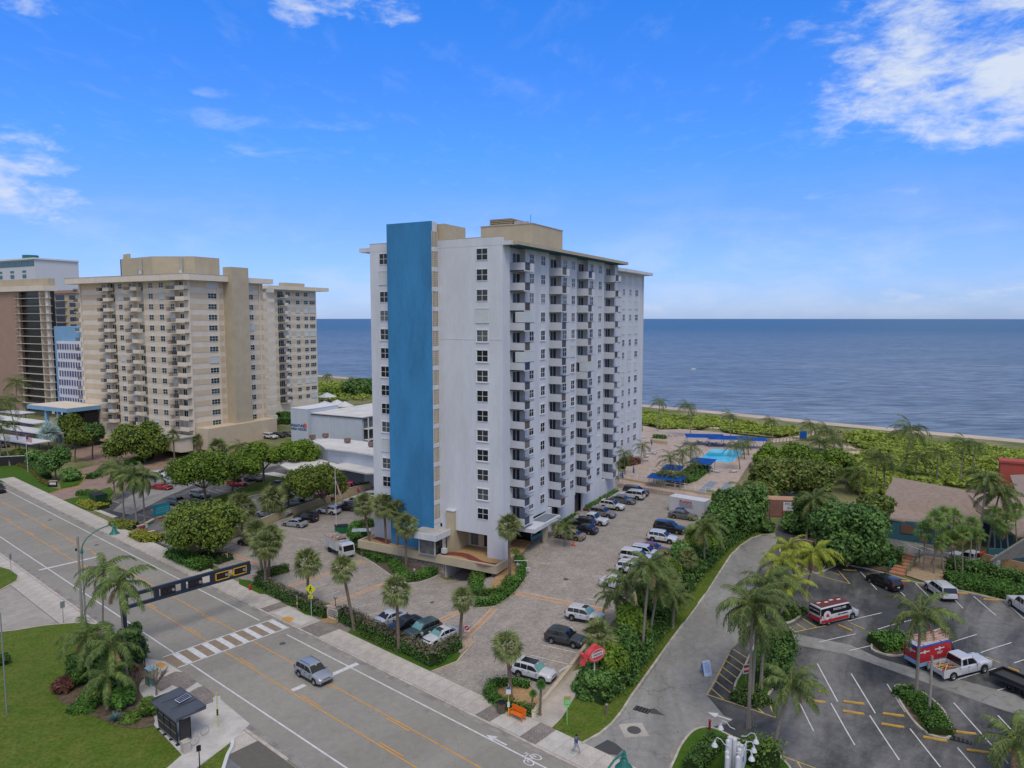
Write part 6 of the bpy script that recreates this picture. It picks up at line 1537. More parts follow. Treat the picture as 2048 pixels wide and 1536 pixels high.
vehicle('sedan',(.12,.125,.13),(1246,1006),H_wall,'grey hatchback between two white crossovers',GW)
vehicle('bigsuv',(.60,.61,.62),(1263,997),H_wall+math.pi,'white three-row SUV next to last at the pool deck end',GW,rack=2)
vehicle('bigsuv',(.06,.058,.055),(1272,990),H_wall,'dark brown SUV last in the row below the pool fence',GW)
vehicle('sedan',(.50,.53,.56),(776,1246),H_front,'pale silver saloon, leftmost behind the roadside hedge',GF)
vehicle('sedan',BLACK,(808,1258),H_front,'black saloon between the pale silver saloon and the green-grey crossover',GF)
vehicle('suv',(.055,.085,.082),(845,1270),H_front,'green-grey crossover with turquoise windscreen shade',GF,shade=True)
vehicle('sedan',WHITE,(881,1281),H_front,'white saloon with sunroof at the corner of the roadside hedge',GF,shade=True,sunroof=1)
hz1=hd_px((615,1054),(563,1048))
vehicle('sedan',(.33,.36,.39),(589,1052),hz1,'silver saloon nearest the camera along the tan wall',GL)
vehicle('suv',BLACK,(612,1042),hz1,'black crossover beside the silver saloon along the tan wall',GL)
vehicle('suv',WHITE,(657,1027),hz1,'white crossover behind the flagpole',GL)
vehicle('suv',DGREY,(697,1020),hz1,'dark crossover half hidden behind the sabal palm crown',GL)
vehicle('pickup',WHITE,(712,1010),hz1,'white pickup parked near the tan wall by the tower',GL,cat='pickup',name='pickup_truck',scale=.95)
vehicle('suv',WHITE,(738,998),hz1,'white crossover tucked in beside the tower corner',GL)
vehicle('sedan',BLACK,(504,1090),hz1,'black car under the triple sabal palms beside the tan wall',None)
GM='cars in the motel car park'
hm=hd_px((322,1004),(378,1012))
vehicle('coupe',(.42,.018,.022),(325,978),hd_px((303,974),(346,978)),'red sports car in the motel car park',GM)
vehicle('sedan',(.45,.47,.48),(345,966),hd_px((326,960),(365,966)),'silver saloon behind the red sports car',GM)
vehicle('sedan',(.60,.61,.62),(318,953),hd_px((300,950),(340,952)),'white saloon under trees at the back of the motel car park',GM)
vehicle('suv',(.085,.115,.16),(356,1010),hm,'blue-grey crossover nosed to the motel grass strip',GM)
vehicle('suv',(.33,.36,.36),(400,995),hm,'silver-green crossover under the big flat-topped tree',GM,rack=1)
vehicle('pickup',(.42,.02,.02),(474,972),hm,'red pickup with dark bumper in the motel car park',GM,cat='pickup',name='pickup_truck',scale=.82)
vehicle('sedan',BLACK,(508,962),hm,'black saloon beside the red pickup',GM)
vehicle('sedan',(.03,.04,.05),(560,974),hm,'dark car on the far side of the motel grass strip',GM)
vehicle('sedan',(.10,.16,.20),(592,1011),hm+math.pi,'teal-blue saloon behind two sabal palm trunks',GM)
vehicle('sedan',(.42,.45,.48),(560,1029),hm+math.pi,'silver saloon beside the short sabal palm by the tan wall',GM)
vehicle('sedan',(.40,.42,.44),(535,1032),hm+math.pi,'silver car half hidden by the bushy sabal left of the tan wall',GM)
vehicle('pickup',(.13,.015,.02),(650,1000),hm+math.pi,'dark red pickup behind the tan wall near the pink van',GM,cat='pickup',name='pickup_truck',scale=.85)
GT='cars by the beige tower'
hb=math.atan2(bd.y,bd.x)+math.pi
vehicle('suv',WHITE,(541,877),H_wall,'white crossover at the side of the beige tower',GT)
vehicle('sedan',BLACK,(557,874),H_wall,'black saloon at the side of the beige tower',GT)
vehicle('sedan',GREY,(576,872),H_wall,'grey saloon beside the motel sign wall',GT)
vehicle('suv',WHITE,(28,886),H_wall,'white crossover at the left edge by the carports',GT)
vehicle('suv',(.09,.06,.045),(6,894),H_wall,'brown crossover at the left edge, cut by the frame',GT)
vehicle('bigsuv',BLACK,(-4,984),math.atan2(-UD.y,-UD.x),'black SUV on the road at the left edge of the picture')
# restaurant car park
GR='vehicles in the restaurant car park'
vehicle('wagon',BLACK,(1768,1172),hd_px((1789,1178),(1750,1160)),'black wagon parked beside the brick steps',GR,sunroof=1)
vehicle('bigsuv',WHITE,(1880,1190),hd_px((1894,1198),(1862,1174)),'white SUV with roof rails by the far clipped hedge',GR,rack=1)
vehicle('pickup',WHITE,(2056,1226),hd_px((2060,1226),(2030,1206)),'white vehicle at the right edge, cut by the frame',GR,cat='pickup',name='pickup_truck')
pk=vehicle('pickup',(.62,.63,.64),(1921,1344),hd_px((1886,1344),(1955,1328)),'white pickup with timber and rubbish in its open bed',GR,cat='pickup',name='pickup_truck')
rr=random.Random(3)
for i in range(16):MB().box((0,0,0),(rr.uniform(.8,1.7),.09,.04)).build('timber',flat('raw_timber',(.50,.33,.17)),pk,(-1.9+rr.uniform(-.5,.7),rr.uniform(-.55,.55),.80+i*.018),rot=(rr.uniform(-.2,.2),rr.uniform(-.15,.15),rr.uniform(-.7,.7)))
for i in range(5):MB().box((0,0,0),(.3,.25,.2)).build('rubbish',flat('brick_rubble',(.25,.09,.06)),pk,(-1.6+i*.14,-.45+i*.16,.85),rr.uniform(0,2))
tr=vehicle('pickup',(.62,.63,.64),(1943,1129),hd_px((1990,1140),(1900,1116)),'white pickup behind the thatch palm trunks',GR,cat='pickup',name='pickup_truck')
MB().box((-1.2,0,2.0),(.3,1.3,.14)).build('light_bar',flat('red_light',(.5,.03,.02)),tr)
fb_=thing('flatbed_trailer','dark flatbed trailer at the right edge, cut by the frame','trailer',tuple(G(2052,1388)),hd_px((2014,1370),(2060,1392)),GR)
MB().box((0,0,.85),(5.5,2.1,.14)).build('bed_floor',flat('dark_deck',(.05,.05,.05)),fb_);MB().box((0,1.02,1.05),(5.5,.06,.35)).box((0,-1.02,1.05),(5.5,.06,.35)).build('side_board',m_trim,fb_);MB().box((-2.72,0,.95),(.08,2.1,.55)).build('tailgate',m_trim,fb_)
for x in(-.9,.3):
 for s in(1,-1):link('wheel',car_meshes('pickup')['tyre'],fb_,(x,s*.9,.41),rot=(HPI,0,0))
for s in(1,-1):MB().box((-2.75,s*.85,.8),(.06,.2,.12)).build('taillight',m_tail,fb_)
# two pest-control vans: colour areas are thin panels on the body sides
def side_panels(t,W,items):
 for(x0,x1,z0,z1,y_in,mat,nm)in items:
  for s in(1,-1):MB().box(((x0+x1)/2,s*(W/2+.006-y_in),(z0+z1)/2),(x1-x0,.012,z1-z0)).build(nm,mat,t)
m_vred,m_vblk,m_vwht,m_vmar,m_vblu,m_vsky=flat('van_red',(.42,.025,.03),.35),flat('van_black',(.012,.013,.018),.3),flat('van_white',(.62,.63,.64),.35),flat('van_maroon',(.15,.035,.03),.5),flat('van_blue',(.02,.05,.30),.35),flat('van_sky',(.22,.42,.62),.4)
def van_text(t,s,size,x,z,W,mat,off=.02):
 me=text_mesh(s,size,mat,.004,.01)
 link('lettering',me,t,(x,-(W/2+off),z),rot=(HPI,0,0));link('lettering',me,t,(x,W/2+off,z),rot=(HPI,0,math.pi))
v1=vehicle('van',m_vwht and(.60,.61,.62),(1668,1238),hd_px((1636,1243),(1704,1227)),'black, white and red pest control van with maroon roof',GR,cat='van',name='van')
W=2.0
MB().box((-.55,0,2.135),(3.9,1.5,.03)).build('roof_panel',m_vmar,v1)
for i in range(4):MB().box((-1.9+i*.9,.35-.2*(i%2),2.155),(.5,.25,.02)).build('roof_marking',m_vwht,v1)
side_panels(v1,W,[(-2.72,1.15,.38,.72,-.004,m_vred,'red_stripe')])
for s in(1,-1):MB().quad((-2.75,s*(W/2*.93+.035),1.22),(1.35,s*(W/2*.93+.035),1.22),(1.3,s*(W/2*.88+.04),2.0),(-2.72,s*(W/2*.88+.04),2.0)).build('black_side_panel',m_vblk,v1)
MB().box((-2.81,0,.75),(.03,1.7,.5)).build('red_rear_panel',m_vred,v1);MB().box((-2.81,0,1.62),(.04,1.6,.72)).build('black_rear_panel',m_vblk,v1)
for s in(1,-1):
 o=MB().cyl(0,0,0,.02,.52,n=24).build('round_badge',m_vwht,v1,(-1.95,s*(W/2+.02),1.22));o.rotation_euler=(s*-HPI,0,0)
 o=MB().cyl(0,0,0,.03,.46,n=24).cyl(0,0,0,.034,.0,.0,3).build('badge_ring',flat('badge_inner',(.66,.60,.58)),v1,(-1.95,s*(W/2+.022),1.22));o.rotation_euler=(s*-HPI,0,0)
 MB().box((-1.95,s*(W/2+.058),1.22),(.28,.01,.36),rot=Matrix.Rotation(.6,3,'Y')).box((-1.75,s*(W/2+.058),1.10),(.2,.01,.16)).build('red_bug',m_vred,v1)
van_text(v1,'954.333.1450',.34,-.15,1.72,W,m_vwht,-.015);van_text(v1,'PEST CONTROL',.20,.3,1.02,W,m_vblk,.016)
lettering('HULETT',.34,m_vwht,v1,(-2.84,0,1.65),(HPI,0,-HPI))if False else lettering('PEST CONTROL',.20,m_vwht,v1,(-2.84,0,1.68),(HPI,0,-HPI))
v2=vehicle('highvan',m_vblu and(.02,.05,.30),(1866,1322),hd_px((1826,1330),(1894,1312)),'red, white and sky blue pest control van with ladders on its roof',GR,cat='van',name='van',scale=.92)
W=2.05
for s in(1,-1):
 MB().quad((-2.95,s*(W/2+.012),.42),(1.2,s*(W/2+.012),.42),(1.2,s*(W/2+.012),.85),(-2.95,s*(W/2+.012),.85)).build('sky_panel',m_vsky,v2)
 MB().quad((-2.95,s*(W/2+.010),.86),(1.55,s*(W/2+.010),.78),(1.6,s*(W/2+.0),1.30),(-2.95,s*(W/2+.0),1.30)).build('red_lower_panel',m_vred,v2)
 MB().quad((-2.93,s*(W/2*.93+.045),1.30),(1.5,s*(W/2*.93+.045),1.30),(1.45,s*(W/2*.86+.03),2.38),(-2.93,s*(W/2*.86+.03),2.38)).build('red_side_panel',m_vred,v2)
MB().box((-2.96,0,1.65),(.03,1.7,1.25)).build('red_rear_panel',m_vred,v2);MB().box((-2.965,0,.78),(.03,1.8,.45)).build('sky_rear_panel',m_vsky,v2)
for s in(1,-1):
 for x in(-2.1,-.1):MB().box((x,s*(W/2*.90+.06),1.95),(1.3,.015,.12)).box((x,s*(W/2*.90+.062),1.95),(.34,.016,.34),rot=Matrix.Rotation(.785,3,'Y')).build('white_emblem',m_vwht,v2)
MB().box((-2.985,0,2.0),(.02,1.2,.12)).box((-2.987,0,2.0),(.02,.34,.34),rot=Matrix.Rotation(.785,3,'X')).build('white_emblem',m_vwht,v2)
van_text(v2,'PEST',.36,-.1,1.5,W,m_vwht,.0)
MB().box((-.7,0,2.585),(4.2,1.6,.04)).build('roof_panel',m_vwht,v2)
lad=flat('ladder_orange',(.60,.28,.16));lad2=flat('ladder_white',(.55,.50,.46))
for k,(yy,L_,ang)in enumerate(((.55,4.6,.06),(-.1,4.2,-.05),(-.6,4.4,.02))):
 l=thing('ladder',['orange extension ladder on the far side of the van roof','orange extension ladder in the middle of the van roof','orange extension ladder nearest the camera on the van roof'][k],'ladder',tuple(Matrix.Translation(v2.location)@Matrix.Rotation(v2.rotation_euler.z,4,'Z')@Vector((-.6,yy,2.62)))[:3],v2.rotation_euler.z+ang,'ladders on the van roof')
 for s in(1,-1):MB().box((0,s*.2,.06),(L_,.05,.09)).build('side_rail',lad,l)
 for i in range(int(L_/.3)):MB().box((-L_/2+.15+i*.3,0,.06),(.04,.36,.04)).build('rung',lad2,l)
for x in(-2.0,0.3):MB().box((x,0,2.58),(.08,1.7,.06)).build('roof_bar',m_trim,v2)
# pink delivery van at the motel
v3=vehicle('highvan',(.60,.06,.16),(694,986),hd_px((668,984),(718,978)),'pink and orange high-roofed van with a green pinwheel on its side',GM,cat='van',name='van',scale=.92)
for s in(1,-1):
 MB().quad((-2.9,s*(W/2+.012),.4),(-.2,s*(W/2+.012),.4),(-.2,s*(W/2+.012),1.25),(-2.9,s*(W/2+.012),1.25)).build('ochre_panel',flat('van_ochre',(.35,.16,.03)),v3)
 o=MB().cyl(0,0,0,.02,.95,n=24).build('purple_disc',flat('van_purple',(.05,.015,.05)),v3,(.1,s*(W/2+.03),1.15));o.rotation_euler=(s*-HPI,0,0)
 pwm=MB()
 for i in range(8):
  a=i*math.pi/4;c_,s_=math.cos(a),math.sin(a);c2,s2=math.cos(a+.45),math.sin(a+.45);pwm.tri((0,0,.03),(c_*.85,s_*.85,.03),(c2*.5,s2*.5,.03))
 o=pwm.build('green_pinwheel',flat('pinwheel_green',(.22,.55,.10)),v3,(.1,s*(W/2+.034),1.15));o.rotation_euler=(s*-HPI,0,0)
 for k in range(3):MB().box((-1.8,s*(W/2*.9+.06),1.55+k*.28),(1.3,.01,.12)).build('pale_stripe',flat('van_peach',(.6,.35,.25)),v3)
# white tipper truck
A_,B_=G(657,1096),G(700,1120);hd=math.atan2(B_.y-A_.y,B_.x-A_.x)
C_=G(680,1108)
dt=thing('dump_truck','white tipper truck loaded with debris, beside the podium hedge','truck',tuple(C_),hd)
MB().box((-.3,0,.72),(6.0,.9,.25)).build('chassis',m_trim,dt)
cbm=MB();prof=[(1.55,.55),(3.05,.55),(3.15,1.2),(2.85,2.15),(2.6,2.3),(1.55,2.3)]
nV=len(prof);cbm.add([(x,1.0,z)for x,z in prof]+[(x,-1.0,z)for x,z in prof],[tuple(range(nV)),tuple(reversed(range(nV,2*nV)))]+[(i,nV+i,nV+(i+1)%nV,(i+1)%nV)for i in range(nV)])
cabm=cbm.build('cab',PAINT,dt,col=(.64,.65,.66))
MB().quad((3.145,-.88,1.28),(3.145,.88,1.28),(2.90,.84,2.10),(2.90,-.84,2.10)).build('windscreen',m_cglass,cabm)
for s in(1,-1):MB().box((2.25,s*1.0,1.65),(.8,.02,.6)).build('side_window',m_cglass,cabm);MB().box((3.1,s*.75,.85),(.08,.3,.18)).build('headlight',m_head,cabm);MB().box((2.9,s*1.2,1.75),(.08,.12,.4)).build('door_mirror',m_trim,cabm)
bx=MB()
x0,x1,w_,zb,zt1=-3.3,1.15,1.05,1.0,2.5
for s in(1,-1):bx.box(((x0+x1)/2,s*w_,(zb+zt1)/2),(x1-x0,.08,zt1-zb))
bx.build('tipper_side',M('dirty_white',(.52,.52,.50),.6,.15,1.5,fine=.1),dt);MB().box((x1,0,(zb+zt1)/2),(.08,2.1,zt1-zb)).build('tipper_front',MATS['dirty_white'],dt);MB().box((x0,0,(zb+zt1)/2),(.08,2.1,zt1-zb)).build('tailgate',MATS['dirty_white'],dt);MB().box(((x0+x1)/2,0,zb),(x1-x0,2.1,.1)).build('tipper_floor',m_trim,dt)
for s in(1,-1):
 for i in range(5):MB().box((x0+.5+i*.85,s*(w_+.06),1.75),(.08,.06,1.45)).build('side_rib',MATS['dirty_white'],dt)
 MB().box(((x0+x1)/2,s*w_,2.56),(x1-x0,.12,.10)).build('timber_rail',flat('board_wood',(.42,.32,.22)),dt)
MB().box((-1.0,0,1.75),(4.2,1.95,.9)).build('debris_heap',M('rubble',(.30,.20,.15),.95,.4,3,fine=.4,bump=1),dt)
for i in range(22):MB().box((0,0,0),(rr.uniform(.3,1.0),rr.uniform(.1,.5),rr.uniform(.05,.25))).build('debris',paint_flat,dt,(rr.uniform(-2.9,.9),rr.uniform(-.8,.8),rr.uniform(2.15,2.4)),rot=(rr.uniform(-.4,.4),rr.uniform(-.4,.4),rr.uniform(0,3)),col=rr.choice([(.45,.3,.2),(.02,.02,.03),(.5,.5,.48),(.2,.08,.05),(.35,.3,.26)]))
tm_=car_meshes('pickup')
for(x,s)in((2.3,1),(2.3,-1),(-1.9,1),(-1.9,-1)):w_o=link('wheel',tm_['tyre'],dt,(x,s*.88,.43),rot=(-HPI if s>0 else HPI,0,0));link('rim',MB().lathe((0,0,0),[(.26,.1),(.2,.02),(0,.02)],12).mesh('rim',m_rimd),w_o)
# ------------------------------------------------------------ palms
rv_=random.Random(21)
def coconut_frond(L_,rise,droop,seed,leaf=.66,npair=38,hang=.9):
 """a feather leaf: curved midrib with two rows of narrow drooping leaflets; base at the origin, pointing +X"""
 r=random.Random(seed);m=MB();pts=[]
 N=14
 for i in range(N+1):
  t=i/N;ang=rise-(rise+droop)*t**1.25
  if i==0:p=Vector((0,0,0))
  else:p=pts[-1]+Vector((math.cos(ang),0,math.sin(ang)))*(L_/N)
  pts.append(p)
 m.tube(pts,[.045*(1-.85*i/N)+.004 for i in range(N+1)],4,m=1,cap=False)
 for k in range(npair):
  t=.10+.90*(k+.5)/npair;f=t*N;i=min(int(f),N-1);p=pts[i].lerp(pts[i+1],f-i);d=(pts[i+1]-pts[i]).normalized()
  up=Vector((-d.z,0,d.x));ll=leaf*math.sin(math.pi*(.12+.80*t))**.6*r.uniform(.7,1.15)
  for s in(1,-1):
   side=Vector((0,s,0));dirv=(side*.85+d*.55+up*r.uniform(-.25,.2)).normalized()
   w_=d*.030*(1+ll)
   q1=p+dirv*ll*.5+up*.02;dir2=(dirv+Vector((0,0,-hang*r.uniform(.7,1.2)))).normalized();q2=q1+dir2*ll*.75
   m.add([p-w_*.7,p+w_*.7,q1+w_,q1-w_,q2+w_*.2,q2-w_*.2],[(0,1,2,3),(3,2,4,5)])
 return m
m_pl=leaf_mat('coconut_leaf',(0.025,0.05,0.012),(0.105,0.14,0.038),rnd=.25)
m_ply=leaf_mat('yellowing_coconut_leaf',(0.10,0.15,0.012),(0.24,0.26,0.03),rnd=.15)
m_plr=leaf_mat('royal_palm_leaf',(0.022,0.055,0.012),(0.11,0.155,0.038),rnd=.2)
m_rib=flat('palm_midrib',(0.17,0.19,0.05),.7);m_dead=leaf_mat('dead_frond',(0.20,0.13,0.06),(0.34,0.24,0.12),rnd=.2)
def frond_set(mat,key):
 S=[]
 for i,(rise,droop,hang)in enumerate(((1.25,.25,.35),(.95,.75,.6),(.70,1.0,.8),(.45,1.15,1.0),(.15,1.25,1.2),(-.25,1.35,1.5))):
  S.append([coconut_frond(3.6,rise+.06*j,droop+.1*j,i*7+j+key,npair=38,hang=hang+.3).mesh('frond',[mat,m_rib])for j in range(2)])
 return S
FR={'coco':frond_set(m_pl,1),'yellow':frond_set(m_ply,50),'royal':frond_set(m_plr,90)}
FRD=coconut_frond(3.0,-.6,1.5,5,hang=1.6).mesh('dead_frond',[m_dead,m_dead])
def lowfrond(mat,key):
 return[[coconut_frond(3.6,rise,droop,i+key,npair=16,hang=h_,leaf=.95).mesh('frond',[mat,m_rib])]for i,(rise,droop,h_)in enumerate(((1.2,.3,.4),(.9,.8,.6),(.6,1.1,.9),(.25,1.25,1.1),(-.2,1.4,1.5)))]
FR['far']=lowfrond(m_pl,130)
FR['faryellow']=lowfrond(m_ply,150)
coco_core={}
def palm_trunk(parent,h_,dx,dy,r0,r1,mat,bend=.35,n=7):
 P=[]
 for i in range(9):
  t=i/8;P.append((dx*(t**(1+bend)),dy*(t**(1+bend)),h_*t))
 return MB().tube(P,[r0*(1-t/8)+r1*t/8+(.10*r0/.16 if t==0 else 0)for t in range(9)],n).build('trunk',mat,parent,smooth=True)
def coconut(base,crown,label,kind='coco',R_=1.0,n=20,group=None,wind=(-.5,.2),r0=.17,cat='palm tree',name='coconut_palm',depth_shift=0.0,trunkmat=None,nuts=True,dead=1,dz=0.0,lean_y=0.0):
 g=G(base[0],base[1],dz);cz,cx=top_at(crown[0],crown[1],(g.x,g.y+lean_y))
 t=thing(name,label,cat,tuple(g),0,group)
 h_=cz-g.z-.3*R_;dx=cx-g.x;dy=lean_y
 palm_trunk(t,h_,dx,dy,r0,r0*.62,trunkmat or m_trunk)
 S=FR[kind];r=random.Random(int(base[0]*3+base[1]));tot=0
 order=[]
 nl=len(S)
 for i in range(n):
  lv=min(nl-1,int(nl*((i+.5)/n)**.85));az=i*2.39996+r.uniform(-.2,.2)
  sc=R_*r.uniform(.85,1.1)*(.85 if lv==0 else 1.0)
  f=link('frond',r.choice(S[lv]),t,(dx,dy,h_+.02*i*0),rot=(r.uniform(-.15,.15),r.uniform(-.10,.10),az),scl=(sc,sc,sc))
  # the sea breeze leans the fronds over
  if wind:
   ax=Vector((-wind[1],wind[0],0));k=ax.length*.55
   if k>0:f.rotation_euler=(Matrix.Rotation(k,3,ax.normalized())@f.rotation_euler.to_matrix()).to_euler()
 for i in range(dead):
  link('dead_frond',FRD,t,(dx,dy,h_-.1),rot=(0,0,r.uniform(0,6.28)),scl=R_*.75)
 m=MB();
 m.lathe((dx,dy,h_-.35),[(r0*.7,0),(r0*1.5,.25),(r0*1.2,.55),(.02,.8)],8)
 m.build('crown_base',m_rib,t)
 if nuts:
  nm=MB()
  for i in range(7):a=i*.9;nm.lathe((dx+math.cos(a)*.28,dy+math.sin(a)*.28,h_-.32),[(.0,0),(.12,.07),(.13,.16),(0,.28)],6)
  o=nm.build('coconuts',flat('green_coconut',(.20,.20,.05)),t);o['kind']='stuff'
 return t
# fan palms (sabal)
def fan_leaf(seed,R_=1.0,nb=18,spread=2.5,droop=.35,pet=.75):
 r=random.Random(seed);m=MB();c=Vector((pet,0,.02))
 m.tube([(0,0,0),(pet*.5,0,.05),tuple(c)],[.03,.022,.018],4,m=1,cap=False)
 for i in range(nb):
  a=(i/(nb-1)-.5)*spread;L_=R_*(1-.18*abs(a)/1.3)*r.uniform(.9,1.08);d=Vector((math.cos(a),math.sin(a),0));s=Vector((-d.y,d.x,0))*.05*R_
  m1=c+d*L_*.55+Vector((0,0,.06*L_));tip=c+d*L_+Vector((0,0,-droop*L_*r.uniform(.5,1.3)))
  m.add([c,m1-s,m1+s,tip],[(0,1,2),(1,3,2)])
 return m
m_fan=leaf_mat('sabal_leaf',(0.055,0.085,0.025),(0.17,0.21,0.08),yellow=(0.30,0.24,0.08),rnd=.22)
m_fan_dead=leaf_mat('dead_fan_leaf',(0.20,0.13,0.06),(0.36,0.25,0.13),rnd=.2)
FAN=[fan_leaf(i,nb=16,droop=.25+.12*(i%3)).mesh('fan_leaf',[m_fan,m_rib])for i in range(4)]
FAND=[fan_leaf(9+i,nb=12,droop=.8,spread=2.2).mesh('dead_fan_leaf',[m_fan_dead,m_fan_dead])for i in range(2)]
def sabal(base,crown,rad_px,label,group=None,n=42,kind=None,lean_y=0.0,r0=.19,dead=6,name='sabal_palm',dz=0.0,trunkmat=None):
 g=G(base[0],base[1],dz);cz,cx=top_at(crown[0],crown[1],(g.x,g.y+lean_y));dist=math.hypot(g.x,g.y)
 Rm=rad_px/F_PX*g.y          # crown radius in metres
 t=thing(name,label,'palm tree',tuple(g),0,group);h_=max(cz-g.z,.5);dx=cx-g.x
 palm_trunk(t,h_,dx,lean_y,r0*1.05,r0*.85,trunkmat or m_trunk_dk,bend=.1)
 r=random.Random(int(base[0]*5+base[1]));sc=Rm/1.62
 leaf=kind or FAN
 for i in range(n):
  q=(i+.5)/n;el=HPI*.98-q*(HPI*.98+.95);az=i*2.39996+r.uniform(-.3,.3)
  f=link('fan_leaf',r.choice(leaf),t,(dx,lean_y,h_));s=sc*r.uniform(.88,1.12)
  M_=Matrix.Rotation(az,3,'Z')@Matrix.Rotation(-el,3,'Y')@Matrix.Rotation(r.uniform(-.8,.8),3,'X');f.rotation_euler=M_.to_euler();f.scale=(s,s,s)
 for i in range(dead):
  f=link('dead_fan_leaf',r.choice(FAND),t,(dx,lean_y,h_-.1));s=sc*r.uniform(.7,.95);f.scale=(s,)*3
  f.rotation_euler=(Matrix.Rotation(r.uniform(0,6.28),3,'Z')@Matrix.Rotation(r.uniform(.9,1.4),3,'Y')).to_euler()
 return t
GS_='sabal palms around the paved car park'
for b,c,rp,lab in(((617,1222),(615,1128),34,'upright sabal palm behind the yellow pedestrian sign'),((709,1262),(685,1138),31,'sabal palm leaning left beside the cream entrance wall'),((798,1306),(793,1184),37,'sabal palm in front of the parked black saloon'),
                      ((919,1286),(926,1200),29,'sabal palm beside the white saloon at the hedge corner'),((1022,1400),(1015,1294),37,'round-headed sabal palm in the planter behind the orange bench'),
                      ((537,1160),(541,1078),32,'rightmost of the three sabal palms by the drive'),((525,1148),(513,1066),30,'leftmost of the three sabal palms by the drive'),((531,1182),(530,1092),34,'front one of the three sabal palms by the drive'),
                      ((1020,1158),(1017,1054),29,'sabal palm in the mulch bed before the tower corner')):
 sabal(b,c,rp,lab,GS_)
for b,c,rp,lab in(((744,1112),(727,1010),26,'leftmost sabal palm before the blue slab'),((774,1118),(768,1012),28,'second sabal palm from the left before the blue slab'),((794,1121),(795,1023),27,'third sabal palm from the left before the blue slab'),((812,1142),(812,1054),28,'lowest sabal palm before the blue slab')):
 sabal(b,c,rp,lab,'four sabal palms in front of the blue slab',lean_y=0.0)
GSM='sabal palms in the motel grounds'
for b,c,rp,lab,n in(((548,1036),(545,1000),31,'bushy sabal palm at the end of the motel grass strip',44),((576,1024),(578,982),23,'left of two short sabal palms by the tan wall',36),((607,1012),(610,978),23,'right of two short sabal palms by the tan wall',36),((485,1075),(482,1018),36,'broad low sabal palm behind the big round tree',46),
                      ((404,912),(398,881),15,'small sabal palm against the beige tower base',26),((350,932),(346,872),15,'small sabal palm beside the umbrella tree',26),((437,925),(437,899),24,'bushy fan palm in front of the beige tower',34)):
 sabal(b,c,rp,lab,GSM,n=n,dead=3)
GSH='fan palms in the seaward hedge'
for b,c,rp,lab in(((1212,1345),(1197,1274),40,'fan palm just above the red fish-shaped sign'),((1372,1165),(1375,1118),24,'fan palm beside the upper hedge'),((1330,1215),(1335,1165),32,'fan palm rising from the middle of the hedge')):
 sabal(b,c,rp,lab,GSH,dead=2)
m_ps=leaf_mat('yucca_leaf',(0.03,0.09,0.015),(0.09,0.20,0.04))
YUC=[fan_leaf(40+i,nb=14,spread=3.4,droop=.1,pet=.15).mesh('fan_leaf',[m_ps,m_ps])for i in range(2)]
sabal((1080,1432),(1082,1370),20,'spiky bright green yucca by the low cream wall',None,kind=YUC,dead=0,name='yucca',n=34,r0=.12)
sabal((1062,1430),(1066,1388),16,'smaller spiky yucca beside the palm planter',None,kind=YUC,dead=0,name='yucca',n=28,r0=.10)
m_thatch=leaf_mat('thatch_leaf',(0.035,0.10,0.02),(0.12,0.22,0.05),yellow=(0.42,0.33,0.08),rnd=.2)
TH_=[fan_leaf(60+i,nb=12,droop=.3,spread=3.0,pet=.6).mesh('fan_leaf',[m_thatch,m_rib])for i in range(3)]
thp=[((1848,1142),(1849,1062),27),((1868,1148),(1872,1040),27),((1884,1140),(1886,1030),26),((1902,1132),(1908,1035),26),((1862,1130),(1890,1068),25),((1925,1152),(1925,1068),24),((1938,1146),(1945,1050),24),((1912,1148),(1905,1078),24),((1888,1150),(1880,1085),22),((1950,1140),(1955,1070),22)]
for i,(b,c,rp)in enumerate(thp):
 sabal(b,c,rp,['leftmost thatch palm in front of the restaurant','second thatch palm from the left, tall','tallest thatch palm of the clump before the restaurant roof','thatch palm right of the tallest in the clump','short thatch palm leaning right in the clump','thatch palm right of the sandy bed centre','tall thatch palm by the white pickup cab','low thatch palm in front of the white pickup','lowest thatch palm in the clump','rightmost thatch palm of the left clump'][i],'thatch palms in the sandy bed by the restaurant',n=24,kind=TH_,r0=.09,dead=2,name='thatch_palm',trunkmat=m_trunk)
for i,(b,c,rp)in enumerate((((1990,1125),(1988,1030),26),((2018,1130),(2012,1045),26),((2003,1120),(2000,1060),22),((2035,1125),(2030,1022),24))):
 sabal(b,c,rp,['thatch palm left of the entrance pavilion','thatch palm directly above the pavilion roof','short thatch palm near the pavilion','thatch palm at the right edge by the pavilion'][i],'thatch palms by the entrance pavilion',n=24,kind=TH_,r0=.09,dead=2,name='thatch_palm',trunkmat=m_trunk)
# coconut palms
W1=(-.7,.1)
GC='coconut palms along the entrance road'
CO=[((1497,1456),(1505,1205),'coco',1.12,24,'tall coconut palm in the island by the hatched bay'),((1521,1385),(1538,1168),'coco',1.05,22,'coconut palm just behind the tallest one in the island'),((1546,1512),(1583,1362),'coco',.92,20,'young coconut palm with bent trunk by the white sign'),
      ((1504,1400),(1515,1238),'coco',.95,18,'coconut palm lowest in the island clump'),((1832,1396),(1842,1222),'coco',1.08,15,'sparse coconut palm above the long hedge island'),((1612,1192),(1632,1102),'yellow',1.02,18,'yellowish coconut palm right of the entrance road bend'),((1556,1190),(1562,1122),'yellow',1.0,18,'yellow-green coconut palm at the entrance road bend'),
      ((1590,1170),(1580,1090),'yellow',.9,16,'lime-coloured coconut palm behind the yellow-green one'),((1560,1238),(1585,1165),'yellow',.85,14,'coconut palm left of the red and black van'),((2042,1545),(2030,1475),'coco',1.0,16,'coconut palm in the bottom right corner')]
for b,c,k,s,n,lab in CO:coconut(b,c,lab,k,s,n,GC,wind=(-.35,0)if k=='coco' else(-.3,.1))
GH2='coconut palms rising from the seaward hedge'
